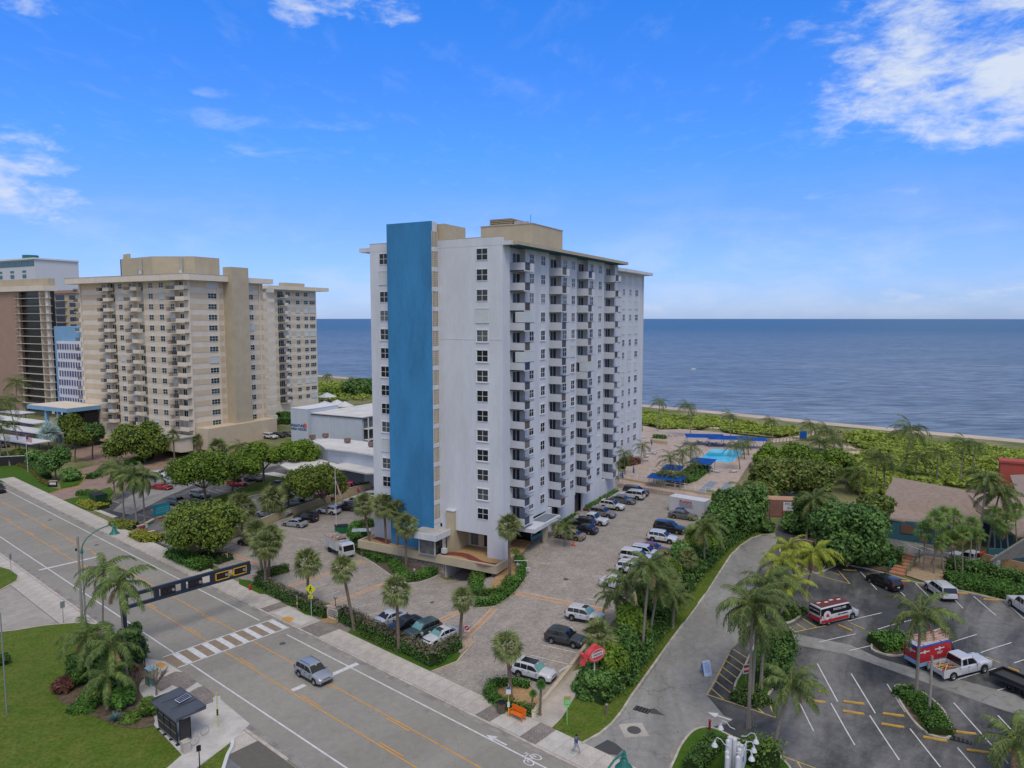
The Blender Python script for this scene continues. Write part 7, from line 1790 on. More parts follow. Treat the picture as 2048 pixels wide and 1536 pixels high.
for b,c,s,lab in(((1254,1275),(1252,1160),.95,'leftmost coconut palm over the white cars'),((1284,1318),(1300,1126),.95,'tallest coconut palm in the hedge, mid row'),((1298,1290),(1318,1165),.9,'coconut palm right of the tallest in the hedge'),((1345,1258),(1350,1190),.75,'short coconut palm by the kerb of the hedge'),((1408,1140),(1409,1052),1.05,'coconut palm above the black SUV end of the hedge'),
                      ((1494,1050),(1486,975),.95,'coconut palm in the dark hedge below the shuffleboards'),((1612,1078),(1630,996),1.15,'tall coconut palm in front of the brown container trees'),((1240,1250),(1230,1190),.8,'low coconut palm covering a white saloon')):
 coconut(b,c,lab,'coco',s,20,GH2,wind=(-.4,0))
GRP='coconut palms by the restaurant'
for b,c,s,lab in(((1956,1122),(1973,955),1.0,'left of two tall coconut palms by the restaurant'),((1974,1114),(1999,982),1.12,'right of two tall coconut palms by the restaurant')):coconut(b,c,lab,'coco',s,20,GRP,wind=(.3,0))
GB='coconut palms on the dunes'
BP=[((1315,868),(1320,802),1.0),((1382,880),(1375,810),1.15),((1461,888),(1460,830),.95),((1545,880),(1542,840),.95),((1623,882),(1621,848),1.0),((1650,905),(1655,860),1.2),((1664,912),(1672,880),1.1),((1638,900),(1640,882),1.0),
      ((1808,956),(1822,858),1.5),((1749,988),(1757,915),1.1),((1769,988),(1768,912),1.1),((1829,962),(1836,912),1.15),((1873,968),(1876,903),.95),((1919,974),(1929,885),1.0),((1942,958),(1951,888),.85),((1692,985),(1690,948),1.05),((1720,992),(1719,942),1.0),((1905,945),(1920,900),.6)]
DL=['leftmost beach palm beyond the pool deck','beach palm left of the blue canopies','slender beach palm behind the blue canopies','beach palm near the beach gate','windswept beach palm left of the dense palm clump','tallest palm in the dense beach clump','right palm in the dense beach clump','left low palm in the dense beach clump','biggest windblown palm against the sea on the right','left of a close pair of palms on the dune','right of a close pair of palms on the dune','palm just behind the restaurant roof ridge','thin palm behind the middle of the restaurant roof','palm with leaning trunk left of the brick chimney','bent palm next to the leaning one before the sea','yellow-fringed palm by the service road','palm above the big round tree on the dune edge','small palm low on the dune right side']
for(b,c,s),lab in zip(BP,DL):coconut(b,c,lab,'far',s,15 if s<1.4 else 18,GB,wind=(.75,-.15),nuts=False,dead=0,r0=.15)
GP='palms around the pool deck'
for b,c,s,lab in(((1480,938),(1472,890),1.0,'palm leaning beside the pool, nearest the camera'),((1489,918),(1486,886),.8,'middle palm right of the pool'),((1497,910),(1495,880),.8,'far palm right of the pool'),((1344,968),(1340,915),.95,'palm in the blue shelter bed, left'),((1366,965),(1365,905),.9,'palm in the blue shelter bed, middle'),
                      ((1380,950),(1382,893),1.0,'palm in the blue shelter bed, right'),((1387,955),(1388,925),.7,'low palm over the small blue canopy'),((1250,948),(1248,905),.9,'palm against the white tower at the deck'),((1281,925),(1285,890),.85,'palm beside the white tower far corner'),((1238,950),(1236,925),.7,'low palm by the tower planter')):
 coconut(b,c,lab,'far',s,12,GP,wind=(.3,-.1),nuts=False,dead=0,r0=.12,dz=DK)
GQ='small feathery palms in the pool bed'
for i,(b,c)in enumerate((((1318,968),(1316,946)),((1324,971),(1326,944)),((1338,973),(1338,948)),((1350,975),(1348,950)),((1358,972),(1362,945)),((1372,970),(1374,948)),((1330,966),(1332,940)))):
 coconut(b,c,['leftmost small palm of the pool bed','second small palm of the pool bed','third small palm of the pool bed','small palm at the middle of the pool bed','small palm right of the middle in the pool bed','rightmost small palm of the pool bed','rear small palm of the pool bed'][i],'far',.62,10,GQ,wind=None,nuts=False,dead=0,r0=.07,dz=DK)
coconut((1130,1092),(1131,1050),'small coconut palm in the kerbed bed beside the tan saloon','coco',.72,16,None,wind=(.2,0),nuts=False,dead=0,r0=.12)
# foreground palms on the land side
GF2='royal palms by the bus stop bed'
for b,c,s,n,lab in(((257,1387),(236,1163),1.12,14,'large foreground palm in front of the traffic signal gantry'),((206,1310),(207,1135),1.0,13,'foreground palm just behind the large one'),((181,1372),(170,1268),1.0,13,'lower left foreground palm by the lawn'),((243,1405),(222,1283),1.0,13,'lower foreground palm beneath the large one'),((215,1420),(215,1345),0.85,13,'short palm inside the planting bed')):
 coconut(b,c,lab,'royal',s,n,GF2,wind=None,nuts=False,dead=1,r0=.12)
GLM='coconut palms at the motel entrance'
for b,c,s,lab in(((248,1036),(243,940),1.15,'left palm of three at the motel entrance'),((274,1052),(262,950),1.1,'middle palm of three at the motel entrance'),((290,1046),(283,950),1.25,'right palm of three at the motel entrance'),((230,1000),(225,935),1.0,'rear windswept palm at the motel entrance')):
 coconut(b,c,lab,'coco',s,20,GLM,wind=(.9,-.1),nuts=False)
GTT='palms before the beige tower'
for b,c,s,lab in(((302,868),(288,760),1.0,'tall thin palm against the beige tower'),((280,872),(276,806),1.05,'shorter palm against the beige tower'),((42,918),(16,800),1.5,'tall leaning palm at the left edge'),((20,932),(2,850),1.4,'palm at the left edge cut by the frame'),((3,930),(-8,800),1.4,'palm trunk at the very left edge'),((478,905),(478,890),.9,'little palm beside the beige tower corner'),
                      ((30,850),(34,762),1.6,'dark palm before the terraced brown tower'),((655,775),(655,750),1.0,'lone beach palm left of the white tower'),((706,785),(705,757),1.0,'beach palm touching the white tower edge')):
 coconut(b,c,lab,'far',s,16,GTT,wind=(.4,0),nuts=False,dead=0)
sabal((98,905),(97,865),28,'silver-blue bismarck palm behind the flag',None,n=34,dead=0,name='bismarck_palm',kind=[fan_leaf(80+i,nb=16,spread=3.2,pet=.5,droop=.1).mesh('fan_leaf',[leaf_mat('silver_leaf',(0.17,0.23,0.22),(0.34,0.42,0.40)),m_rib])for i in range(2)])
# ------------------------------------------------------------ broadleaf trees
def tree(base,crown,wpx,hpx,label,mat,n=6000,size=.26,group=None,name='broadleaf_tree',flat_top=False,seed=1,lobes=9,trunk=.25,dz=0.0,shell=.55,depth=1.0,cat='tree',yshift=0.0,asp=1.6):
 g=G(base[0],base[1],dz);D_=g.y+yshift;cz,cx=top_at(crown[0],crown[1],(g.x,D_));k=D_/F_PX
 Rx,Rz=wpx/2*k,hpx/2*k;Ry=Rx*depth;c=Vector((cx-g.x,yshift,cz-g.z))
 t=thing(name,label,cat,tuple(g),0,group);r=random.Random(seed);rng=np.random.default_rng(seed)
 blobs=[]
 if flat_top:blobs.append((c.x,c.y,c.z,Rx*.55,Ry*.55,Rz*.5))
 else:blobs.append((c.x,c.y,c.z,Rx*.66,Ry*.66,Rz*.70))
 for i in range(lobes):
  a=2*math.pi*i/lobes+r.uniform(-.3,.3);q=r.uniform(.50,.70);s=r.uniform(.30,.44)
  zz=r.uniform(-.35,.35)if not flat_top else r.uniform(-.25,.30)
  blobs.append((c.x+math.cos(a)*Rx*q,c.y+math.sin(a)*Ry*q,c.z+zz*Rz,Rx*s,Ry*s,Rz*(s+.12)))
 for i in range(lobes//2+1):
  a=r.uniform(0,6.28);q=r.uniform(.1,.45);blobs.append((c.x+math.cos(a)*Rx*q,c.y+math.sin(a)*Ry*q,c.z+Rz*r.uniform(.35,.6),Rx*.32,Ry*.32,Rz*.34))
 link('shade_core',core_mesh(blobs,.74 if not flat_top else .58),t)
 C,N=blob_points(blobs,n,rng,shell=shell)
 C[:,2]=np.maximum(C[:,2],.15)
 crown_o=link('crown',quads_mesh('crown',C,N,size*rng.uniform(.65,1.35,n),mat,rng=rng,bend=.12,aspect=asp),t)
 m=MB();hh=max(c.z-Rz*.2,.4)
 m.tube([(0,0,-.1),(c.x*.12,0,hh*.35),(c.x*.5,c.y*.5,hh*.75),(c.x,c.y,c.z)],[trunk*1.2,trunk,trunk*.75,trunk*.3],8);m.build('trunk',m_bark,t,smooth=True)
 for i in range(6):
  a=2*math.pi*i/6+r.uniform(-.3,.3);b0=Vector((c.x*.4,c.y*.4,hh*.55));e=Vector((c.x+math.cos(a)*Rx*.62,c.y+math.sin(a)*Ry*.62,c.z-Rz*.05));md=b0.lerp(e,.5)-Vector((0,0,.08*Rz))
  MB().tube([b0,md,e],[trunk*.5,trunk*.32,trunk*.12],6).build('limb',m_bark,t)
 return t
m_oak=leaf_mat('tree_leaf',(0.045,0.085,0.012),(0.14,0.185,0.028),yellow=(.2,.2,.04))
m_oakb=leaf_mat('bright_tree_leaf',(0.045,0.10,0.010),(0.135,0.20,0.022))
m_grape=leaf_mat('seagrape_leaf',(0.045,0.085,0.018),(0.145,0.19,0.04),yellow=(.28,.20,.07))
m_fic=leaf_mat('ficus_leaf',(0.028,0.075,0.016),(0.10,0.185,0.045))
m_red=leaf_mat('red_leaf',(0.07,0.025,0.022),(0.16,0.07,0.05))
GT2='spreading trees in the motel grounds'
tree((418,1112),(403,1048),168,108,'big round dark green tree beside the road, right of the motel sign',m_oak,16000,.27,None,seed=4,lobes=12)
tree((412,1010),(404,942),150,88,'wide flat-topped tree over the silver-green crossover',m_oakb,10000,.30,GT2,flat_top=True,seed=5,lobes=11)
tree((464,988),(478,935),90,66,'flat-topped tree beside the red pickup',m_oakb,5500,.30,GT2,flat_top=True,seed=6)
tree((528,972),(525,908),104,56,'tall flat-topped tree with forked trunk before the motel',m_oakb,6500,.32,GT2,flat_top=True,seed=7)
tree((578,965),(597,905),92,62,'flat-topped tree below the motel sign wall',m_oakb,6000,.32,GT2,flat_top=True,seed=8)
tree((655,1030),(632,963),132,84,'dark spreading tree behind the flagpole',m_oak,8500,.30,GT2,flat_top=True,seed=9,lobes=10)
tree((290,925),(275,880),126,82,'broad umbrella tree at the drive of the beige tower',m_oak,9000,.36,GT2,seed=10,lobes=11)
GU='shrubby trees left of the beige tower drive'
for i,(b,c,w_,h_,lab)in enumerate((((112,960),(108,920),62,62,'rounded shrubby tree behind the small sign board'),((136,900),(140,848),50,60,'tall shrubby tree behind the silver palm'),((185,918),(188,865),46,48,'two-trunked tree before the beige tower'),((150,925),(155,872),50,45,'tree between the silver palm and the two-trunked tree'),((62,800),(55,800),70,60,'dark tree before the terraced tower'),((143,820),(147,803),40,45,'dark tree hiding the gridded facade foot'),
        ((70,930),(74,915),44,34,'dark bush right of the parking ramp wall'),((30,925),(35,912),60,34,'dark bush before the parking ramp at the left edge'),((140,962),(142,948),40,30,'bush with yellow leaves at the lawn edge'),((20,850),(10,862),60,60,'dark shrub at the left frame edge'))):
 tree(b,c,w_,h_,lab,m_oak if i%2 else m_fic,3000,.36,GU,seed=20+i,lobes=7,trunk=.18)
GSG='sea grape thicket right of the pool'
for i,(b,c,w_,h_,n,lab)in enumerate((((1545,1000),(1548,955),118,92,8000,'sea grape mass below the pool, left'),((1620,1005),(1612,958),120,96,8000,'sea grape mass with reddish leaves, centre'),((1600,945),(1598,915),130,60,6000,'bright sea grape mass behind the centre'),((1668,965),(1672,930),92,70,5000,'sea grape mass below the dense palm clump'),((1535,940),(1538,912),66,56,4000,'sea grape edge beside the pool deck corner'),((1530,1010),(1522,985),70,60,4500,'sea grape above the brown container, left'))):
 tree(b,c,w_,h_,lab,m_grape if i in(0,1,5)else m_oakb,n,.40,GSG,seed=40+i,lobes=10,shell=.62,trunk=.15,cat='tree',name='sea_grape')
GFB='big glossy trees by the entrance road bend'
for i,(b,c,w_,h_,n,lab)in enumerate((((1700,1128),(1700,1062),168,140,15000,'largest glossy green tree left of the restaurant'),((1640,1070),(1640,1030),110,96,8000,'glossy tree in front of the brown container'),((1745,1090),(1752,1012),78,60,4500,'brown-tinged tree against the restaurant gable'),((1580,1065),(1592,1046),60,50,3500,'low glossy shrub behind the yellow-green palms'))):
 tree(b,c,w_,h_,lab,m_fic if i!=2 else m_grape,n,.34,GFB,seed=60+i,lobes=12,shell=.6,trunk=.25)
GHG='bushy lumps of the seaward hedge'
HL=[((1190,1385),(1186,1370),86,84),((1222,1360),(1224,1325),76,96),((1240,1322),(1240,1285),74,84),((1262,1290),(1264,1245),70,90),((1300,1240),(1302,1195),66,78),((1330,1190),(1334,1150),66,78),((1360,1145),(1366,1112),60,68),((1395,1110),(1402,1078),62,64),((1430,1085),(1436,1040),74,84),((1470,1070),(1472,1018),84,96),((1515,1055),(1508,1010),66,96),((1450,1045),(1452,1005),60,56),((1540,1060),(1520,1052),60,36)]
HLAB=['big bush under the red fish-shaped sign','bush right behind the red sign','bush above the fan palm in the hedge','bush under the tallest hedge palm','bush halfway up the seaward hedge','bush at the foot of the middle fan palm','bush beside the upper fan palm','bright bush below the black SUV','round bush right of the bronze grey saloon','tall dark bush below the shuffleboard courts','dark bush left of the brown container','bush beside the white container','low dark bush at the road bend']
for i,((b,c,w_,h_),lab)in enumerate(zip(HL,HLAB)):tree(b,c,w_,h_,lab,[m_fic,m_oakb][i%2]if i<9 else m_fic,6500 if i<5 else 4500,.24 if i<6 else .3,GHG,seed=80+i,lobes=8,shell=.62,trunk=.12,name='hedge_bush',cat='bush',depth=1.25)
# land-side planting bed
GBD='shrubs in the bus stop bed'
for i,(b,c,w_,h_,m_,n,lab)in enumerate((((270,1330),(262,1290),66,100,m_fic,6000,'dense round bush behind the foreground palms'),((126,1385),(126,1368),44,40,m_red,2600,'dark red bush at the left end of the bed'),((185,1400),(190,1388),76,46,m_leaf_bright,3500,'bright green low shrubs in the middle of the bed'),((225,1380),(222,1352),90,70,m_leaf_sh,5000,'dark leafy shrub at the heart of the bed'),
                                     ((298,1432),(298,1415),40,44,m_leaf_bright,2600,'leafy plant beside the bus shelter'),((262,1442),(262,1436),46,26,m_leaf_bright,2200,'low lime-green plants at the bed edge'),((255,1360),(262,1345),30,40,m_red,1500,'reddish shrub near the bare tree'),((165,1330),(168,1320),70,60,m_leaf_sh,3500,'dark shrub under the lower left palm'),((150,1372),(155,1352),50,56,m_leaf_hedge,2600,'leafy shrub right of the dark red bush'),((205,1330),(208,1300),60,80,m_leaf_sh,4000,'tall dark shrub between the foreground palm trunks'),((245,1415),(242,1395),60,50,m_leaf_hedge,3000,'strappy shrub above the agave'),((160,1420),(168,1412),60,34,m_leaf_hedge,2600,'low hedge-like shrub at the lawn side of the bed'))):
 tree(b,c,w_,h_,lab,m_,n,.17,GBD,seed=110+i,lobes=7,trunk=.06,name='shrub',cat='shrub',asp=2.6)
tree((2,1330),(2,1318),40,26,'small shrub at the left edge of the lawn',m_leaf_sh,900,.18,None,seed=130,name='shrub',cat='shrub',trunk=.05)
tree((735,790),(728,778),90,54,'dark beach trees between the two towers',m_fic,6000,.7,None,seed=131,lobes=9,trunk=.3)
tree((668,790),(668,783),60,22,'low green bushes behind the motel',m_oakb,2500,.7,None,seed=132,trunk=.2)
# agave
ag=thing('agave','blue-grey agave at the edge of the bus stop bed','plant',tuple(G(230,1442,.12)))
am=flat('agave_blue',(.09,.17,.16),.6)
for i in range(26):
 a=i*2.4;e=.35+.9*(i/26);d=Vector((math.cos(a)*math.cos(e),math.sin(a)*math.cos(e),math.sin(e)));s=Vector((-math.sin(a),math.cos(a),0))*.07;L_=1.0
 MB().add([-s*.6,s*.6,d*L_*.5+s,d*L_*.5-s,d*L_],[(0,1,2,3),(3,2,4)]).build('leaf',am,ag)
# hedges
hedge('long clipped hedge with dry twiggy top between the road and the parked cars',[(682,1238),(720,1258),(800,1298),(850,1322),(868,1332)],1.5,1.5,m_leaf_sh,70,.13,brown=.75,ragged=.12,taper=.85)
hedge('short return of the roadside hedge at the lot entrance corner',[(868,1330),(900,1305),(915,1296)],1.4,1.4,m_leaf_sh,70,.13,brown=.7,ragged=.12,taper=.85)
hedge('hedge with dry top behind the yellow pedestrian sign',[(516,1170),(560,1195),(620,1222),(655,1236)],1.4,1.35,m_leaf_sh,60,.14,brown=.6,ragged=.12,taper=.85)
hedge('bright low hedge behind the red hydrant',[(520,1158),(545,1150),(573,1143)],1.3,1.0,m_leaf_bright,60,.14,brown=0)
hedge('low bright hedge strip before the long roadside hedge',[(722,1272),(760,1290),(800,1308)],.5,.55,m_leaf_bright,80,.10)
hedge('hedge curving round the left end of the podium',[(742,1052),(712,1060),(704,1072),(716,1090)],1.6,1.3,m_leaf_hedge,60,.15)
hedge('curved clipped hedge along the white kerb below the podium',[(712,1100),(735,1112),(760,1125),(785,1122)],1.3,.9,m_leaf_hedge,60,.14)
hedge('low hedge around the garden light below the podium',[(788,1130),(800,1150),(812,1162),(840,1158),(868,1146)],1.8,.8,m_leaf_hedge,60,.14)
hedge('outer crescent hedge around the mulch bed at the tower corner',[(952,1212),(985,1210),(1010,1195),(1030,1175),(1042,1155),(1044,1135),(1035,1118),(1027,1112)],1.3,.8,m_leaf_hedge,60,.13)
hedge('inner clipped hedge beside the garage ramp',[(950,1168),(965,1152),(985,1142)],2.0,1.2,m_leaf_bright,60,.14)
hedge('middle hedge ring around the meter in the crescent bed',[(965,1190),(990,1192),(1008,1180),(1020,1160)],1.0,.8,m_leaf_bright,60,.13)
hedge('dark left shoulder of the crescent hedge',[(948,1200),(950,1185),(958,1172)],1.4,1.1,m_leaf_hedge,60,.13)
sheet('mulch_bed',[(985,1165),(1000,1140),(1022,1112),(1038,1118),(1040,1145),(1025,1175),(1000,1190),(980,1185)],0.12,m_mulch)
strip('kerb',[(878,1150),(868,1156),(838,1166),(815,1168),(790,1158),(748,1128),(728,1116)],.18,.14,m_conc2,thick=.15,kind='structure')
strip('kerb',[(945,1215),(960,1217),(985,1215),(1012,1200),(1035,1180),(1050,1160),(1053,1140),(1045,1120),(1035,1110)],.18,.14,m_cream,thick=.15,kind='structure')
sheet('podium_bed',[(728,1116),(748,1128),(790,1158),(815,1168),(838,1166),(868,1156),(862,1140),(790,1115),(730,1090),(712,1085)],.10,m_soil)
hedge('clipped square hedge at the podium corner',[(994,1128),(1012,1117)],1.5,1.5,m_leaf_hedge,60,.14)
hedge('clipped hedge ring of the palm planter behind the bench',[(1000,1372),(985,1378),(978,1392),(985,1404),(1010,1415),(1040,1428),(1070,1430)],1.1,.75,m_leaf_hedge,90,.11)
hedge('back of the clipped hedge ring in the palm planter',[(1005,1372),(1030,1372),(1056,1378)],.9,.7,m_leaf_hedge,90,.11)
hedge('clipped hedge on the small island beside the ladder van',[(1758,1294),(1785,1290),(1806,1288)],3.0,.95,m_leaf_hedge,60,.15)
hedge('clipped hedge on the long island in the restaurant car park',[(1806,1386),(1830,1404),(1855,1430),(1874,1455),(1880,1468)],2.2,.7,m_leaf_hedge,80,.13)
hedge('broad clipped hedge along the far kerb of the restaurant car park',[(1905,1168),(1945,1172),(2000,1186),(2060,1200)],4.2,1.0,m_leaf_hedge,60,.16)
hedge('dark rough hedge behind the broad clipped one',[(1900,1140),(1960,1152),(2060,1178)],2.5,1.5,m_leaf_sh,40,.2,ragged=.25)
hedge('clipped hedge along the palm island by the hatched bay',[(1482,1392),(1500,1400),(1520,1395)],3.0,.7,m_leaf_bright,60,.14)
hedge('shrubs along the rear of the palm island',[(1530,1370),(1550,1335),(1565,1300),(1560,1280)],2.8,1.3,m_leaf_sh,50,.17,ragged=.25)
hedge('shrubs on the small island left of the pest van',[(1560,1236),(1580,1228),(1596,1222)],2.4,.7,m_leaf_bright,60,.14,ragged=.2)
hedge('strappy undergrowth below the big glossy trees',[(1640,1125),(1700,1118),(1760,1125),(1795,1130)],3.5,1.8,m_leaf_sh,40,.26,ragged=.35)
hedge('clipped hedge at the foot of the restaurant wall',[(1790,1062),(1840,1075),(1870,1082)],1.5,1.2,m_leaf_hedge,40,.18)
hedge('yellow-flecked hedge behind the pelican sign',[(1500,1530),(1520,1515),(1535,1535)],2.2,1.5,m_leaf_bright,80,.16,ragged=.3)
hedge('grey-green low hedge left of the white sign',[(1385,1545),(1410,1515),(1435,1490)],1.6,.9,m_leaf_sh,80,.13)
hedge('understorey below the seaward hedge palms',[(1186,1400),(1240,1360),(1310,1245),(1355,1185),(1400,1130),(1450,1085),(1500,1058)],3.0,1.5,m_leaf_sh,45,.22,ragged=.35)
hedge('hedge along the kerb of the motel entrance bed, left',[(158,990),(185,990),(205,1000),(212,1010)],2.0,.8,m_leaf_hedge,35,.2)
hedge('flower bed with yellow crotons beside the green utility box',[(170,1008),(190,1016),(205,1018)],2.8,.7,leaf_mat('croton_leaf',(.07,.13,.02),(.24,.24,.03),yellow=(.45,.28,.04)),50,.18)
hedge('croton bed at the motel driveway',[(232,1050),(252,1056),(268,1056)],2.6,.8,leaf_mat('croton_leaf2',(.05,.11,.02),(.17,.19,.03),yellow=(.35,.12,.03)),50,.18)
hedge('croton bed with pink sign beside the road',[(275,1072),(295,1082),(320,1080)],2.8,.8,MATS['croton_leaf'],50,.18)
hedge('bushy verge under the big round tree',[(345,1112),(365,1122),(395,1135),(410,1140)],2.4,1.0,m_leaf_hedge,50,.18,ragged=.2)
hedge('dark mass of shrubs under the big round tree',[(400,1118),(430,1125),(450,1118)],3.0,.9,leaf_mat('ground_vine',(.02,.04,.012),(.06,.085,.03)),50,.15,ragged=.2)
hedge('low hedge on top of the tan boundary wall by the pink van',[(700,985),(720,979),(745,970)],1.2,.9,m_leaf_hedge,40,.2)
hedge('green strip along the tan boundary wall',[(560,1032),(600,1018),(660,997),(695,986)],1.2,.7,m_leaf_hedge,35,.2)
hedge('clipped hedge at the tan tower drive',[(250,935),(280,925),(300,915)],2.2,1.2,m_leaf_hedge,30,.26)
hedge('winding low border on the lawn by the road',[(38,932),(60,940),(72,952),(84,965),(100,974)],.9,.5,leaf_mat('olive_leaf',(.05,.07,.015),(.16,.14,.03)),60,.15)
hedge('dark hedge behind the winding border',[(30,925),(60,930),(80,945),(92,958)],2.2,1.1,m_leaf_sh,40,.22)
hedge('hedge beside the white carport drive',[(180,958),(205,950)],2.0,1.0,m_leaf_hedge,30,.24)
hedge('terraced planting by the beige tower side',[(535,852),(560,846),(580,848)],3.0,1.5,m_leaf_sh,20,.4)
hedge('square clipped hedge in the terraced planting',[(560,838),(575,836)],3.0,2.0,m_leaf_hedge,20,.4)
hedge('clipped red-brown hedge beside the tower on the deck',[(1250,938),(1268,934)],3.2,1.4,m_red,20,.3,dz=DK)
hedge('green bed with clipped hedge around the blue pool shelters',[(1352,974),(1372,968),(1390,955),(1402,945)],4.5,.8,m_leaf_hedge,22,.3,dz=DK)
hedge('low hedge in the deck planter near the tower',[(1308,882),(1330,884)],1.6,.8,m_leaf_hedge,20,.35,dz=DK)
# ------------------------------------------------------------ dune vegetation: mounds of sea grape and grass
def dune(label,poly_px,n,size,mat,h0=.5,h1=1.6,seed=1,name='dune_scrub'):
 P=world_poly(poly_px);rng=np.random.default_rng(seed);A_=np.array(P);lo,hi=A_.min(0),A_.max(0)
 pts=[];
 while len(pts)<n:
  q=lo+rng.random((n,2))*(hi-lo);ins=np.zeros(n,bool);j=len(A_)-1
  for i in range(len(A_)):
   c=((A_[i,1]>q[:,1])!=(A_[j,1]>q[:,1]))&(q[:,0]<(A_[j,0]-A_[i,0])*(q[:,1]-A_[i,1])/(A_[j,1]-A_[i,1]+1e-12)+A_[i,0]);ins^=c;j=i
  pts+=list(q[ins])
 q=np.array(pts[:n])
 hm_=np.sin(q[:,0]*.33+np.sin(q[:,1]*.27)*1.7)*np.cos(q[:,1]*.41+np.sin(q[:,0]*.19)*2)+.5*np.sin(q[:,0]*.9+q[:,1]*.7)
 hh=h0+(h1-h0)*np.clip(.5+.5*hm_,0,1)
 keep=hm_>-.5;q,hh=q[keep],hh[keep]
 C=np.stack([q[:,0],q[:,1],HMAX+hh-rng.random(len(q))*.35],1);N=rng.normal(size=(len(q),3))*.55+np.array([0,-.15,1.0]);N/=np.linalg.norm(N,axis=1,keepdims=True)
 o=link(name,quads_mesh(name,C,N,size*rng.uniform(.6,1.4,len(q)),mat,rng=rng));tag(o,label,'scrub',None,'stuff');return o
m_d1=leaf_mat('dune_leaf',(0.12,0.16,0.018),(0.215,0.265,0.045),rnd=0,nscale=.12);m_d2=leaf_mat('dune_grass_leaf',(0.10,0.115,0.03),(0.24,0.24,0.09),rnd=0,nscale=.12)
dune('green sea grape scrub on the dune behind the tower',[(1285,826),(1340,832),(1440,842),(1440,852),(1400,862),(1330,862),(1284,850)],9000,.65,m_d1,seed=2)
dune('green scrub on the dune behind the blue canopies',[(1440,848),(1500,848),(1590,858),(1600,868),(1560,878),(1500,872),(1450,866),(1435,856)],8000,.6,m_d1,seed=3)
dune('wide green dune scrub right of the palm clump',[(1690,868),(1740,868),(1860,888),(2048,905),(2200,920),(2200,960),(2048,985),(1900,975),(1810,985),(1740,1000),(1700,985),(1690,920),(1740,905),(1690,885)],32000,.6,m_d1,seed=4)
dune('pale dune grass between the scrub and the sand',[(1290,824),(1440,838),(1600,856),(1760,866),(1900,886),(2200,915),(2200,930),(1880,900),(1700,890),(1600,880),(1440,860),(1290,840)],9000,.4,m_d2,.1,.4,seed=5,name='dune_grass')
dune('pale dune grass behind the restaurant',[(1660,880),(1900,900),(2100,930),(2100,975),(1850,960),(1700,960),(1640,900)],9000,.4,m_d2,.1,.4,seed=6,name='dune_grass')
dune('green scrub behind the beige tower by the beach',[(636,766),(740,768),(745,800),(636,806)],4000,.9,m_d1,seed=7)
# ------------------------------------------------------------ street furniture, signs and people
m_steel=flat('galvanised_steel',(.30,.31,.31),.5,.3);m_navy=flat('navy_steel',(.018,.03,.05),.45);m_teal2=flat('teal_paint',(.02,.16,.13),.45);m_blk=flat('black_steel',(.015,.015,.016),.5)
m_cpole=M('concrete_pole',(.30,.27,.23),.9,.15,1,fine=.1);m_sgy=flat('sign_yellow',(.62,.66,.02),.5);m_ink=flat('sign_ink',(.02,.02,.02),.6);m_swhite=flat('sign_white',(.62,.62,.62),.5);m_sred=flat('sign_red',(.45,.03,.03),.5);m_ygr=flat('signal_yellow',(.70,.38,.02),.5)
FAWAY=math.atan2(UD.y,UD.x)
def P_(px,py,dz=0.0,**k):g=G(px,py,dz,**k);return(g.x,g.y,g.z)
def htop(b,t):g=G(*b);return top_at(t[0],t[1],g)[0]-g.z
def scribble(parent,w_,h_,mat,loc,rot,rows=1,seed=1):
 r=random.Random(seed);m=MB();rh=h_/rows
 for j in range(rows):
  x=-w_/2*r.uniform(.8,1)
  while x<w_/2*.95:
   q=r.uniform(.4,1.1)*rh*.55;m.box((x+q/2,0,h_/2-rh*(j+.5)),(q*.55,.008,rh*r.uniform(.5,.75)));x+=q
 return m.build('lettering',mat,parent,loc)if rot is None else link('lettering',m.mesh('lettering',mat),parent,loc,rot=rot)
def pole(name,label,base,top,r_,mat,cat='pole',group=None,h_=None):
 p=P_(*base);h_=h_ or htop(base,top);t=thing(name,label,cat,p,0,group)
 MB().cyl(0,0,-.1,h_,r_,r_*.8,10).build('shaft',mat,t,smooth=True);return t,h_
FC=lambda p:math.atan2(-p[0],p[1])*-1        # a face whose front (-Y) looks to the viewer
# signal gantry over the road
gx=R(83.5,30.6);ga=thing('signal_gantry','dark navy truss arm across the road carrying four signal heads','traffic signal',(gx[0],gx[1],0),RA)
MB().cyl(0,0,0,6.2,.30,.26,12).build('column',m_navy,ga,smooth=True)
MB().box((7.4,0,6.16),(15.4,.34,.36)).build('top_chord',m_navy,ga);MB().box((7.4,0,4.9),(15.4,.34,.36)).build('bottom_chord',m_navy,ga)
for x in(.2,3.6,6.7,10.2,14.95):MB().box((x,0,5.53),(.5,.30,.9)).build('web_plate',m_navy,ga)
for x,yb in((4.9,0),(8.1,0),(11.4,1),(13.7,1)):
 hdm=MB().box((x,0,5.53),(1.6,.38,.80)).build('signal_head',m_blk,ga)
 if yb:
  b=MB()
  for s in(1,-1):b.box((x+s*.82,-.05,5.53),(.10,.34,.95)).box((x,-.05,5.53+s*.43),(1.74,.34,.10))
  b.build('backplate_border',m_ygr,hdm)
 for k in range(3):o=MB().cyl(0,0,0,.12,.17,n=12).build('lens_hood',m_ink if k<2 else m_steel,hdm,(x-.5+k*.5,-.19,5.53));o.rotation_euler=(HPI,0,0)
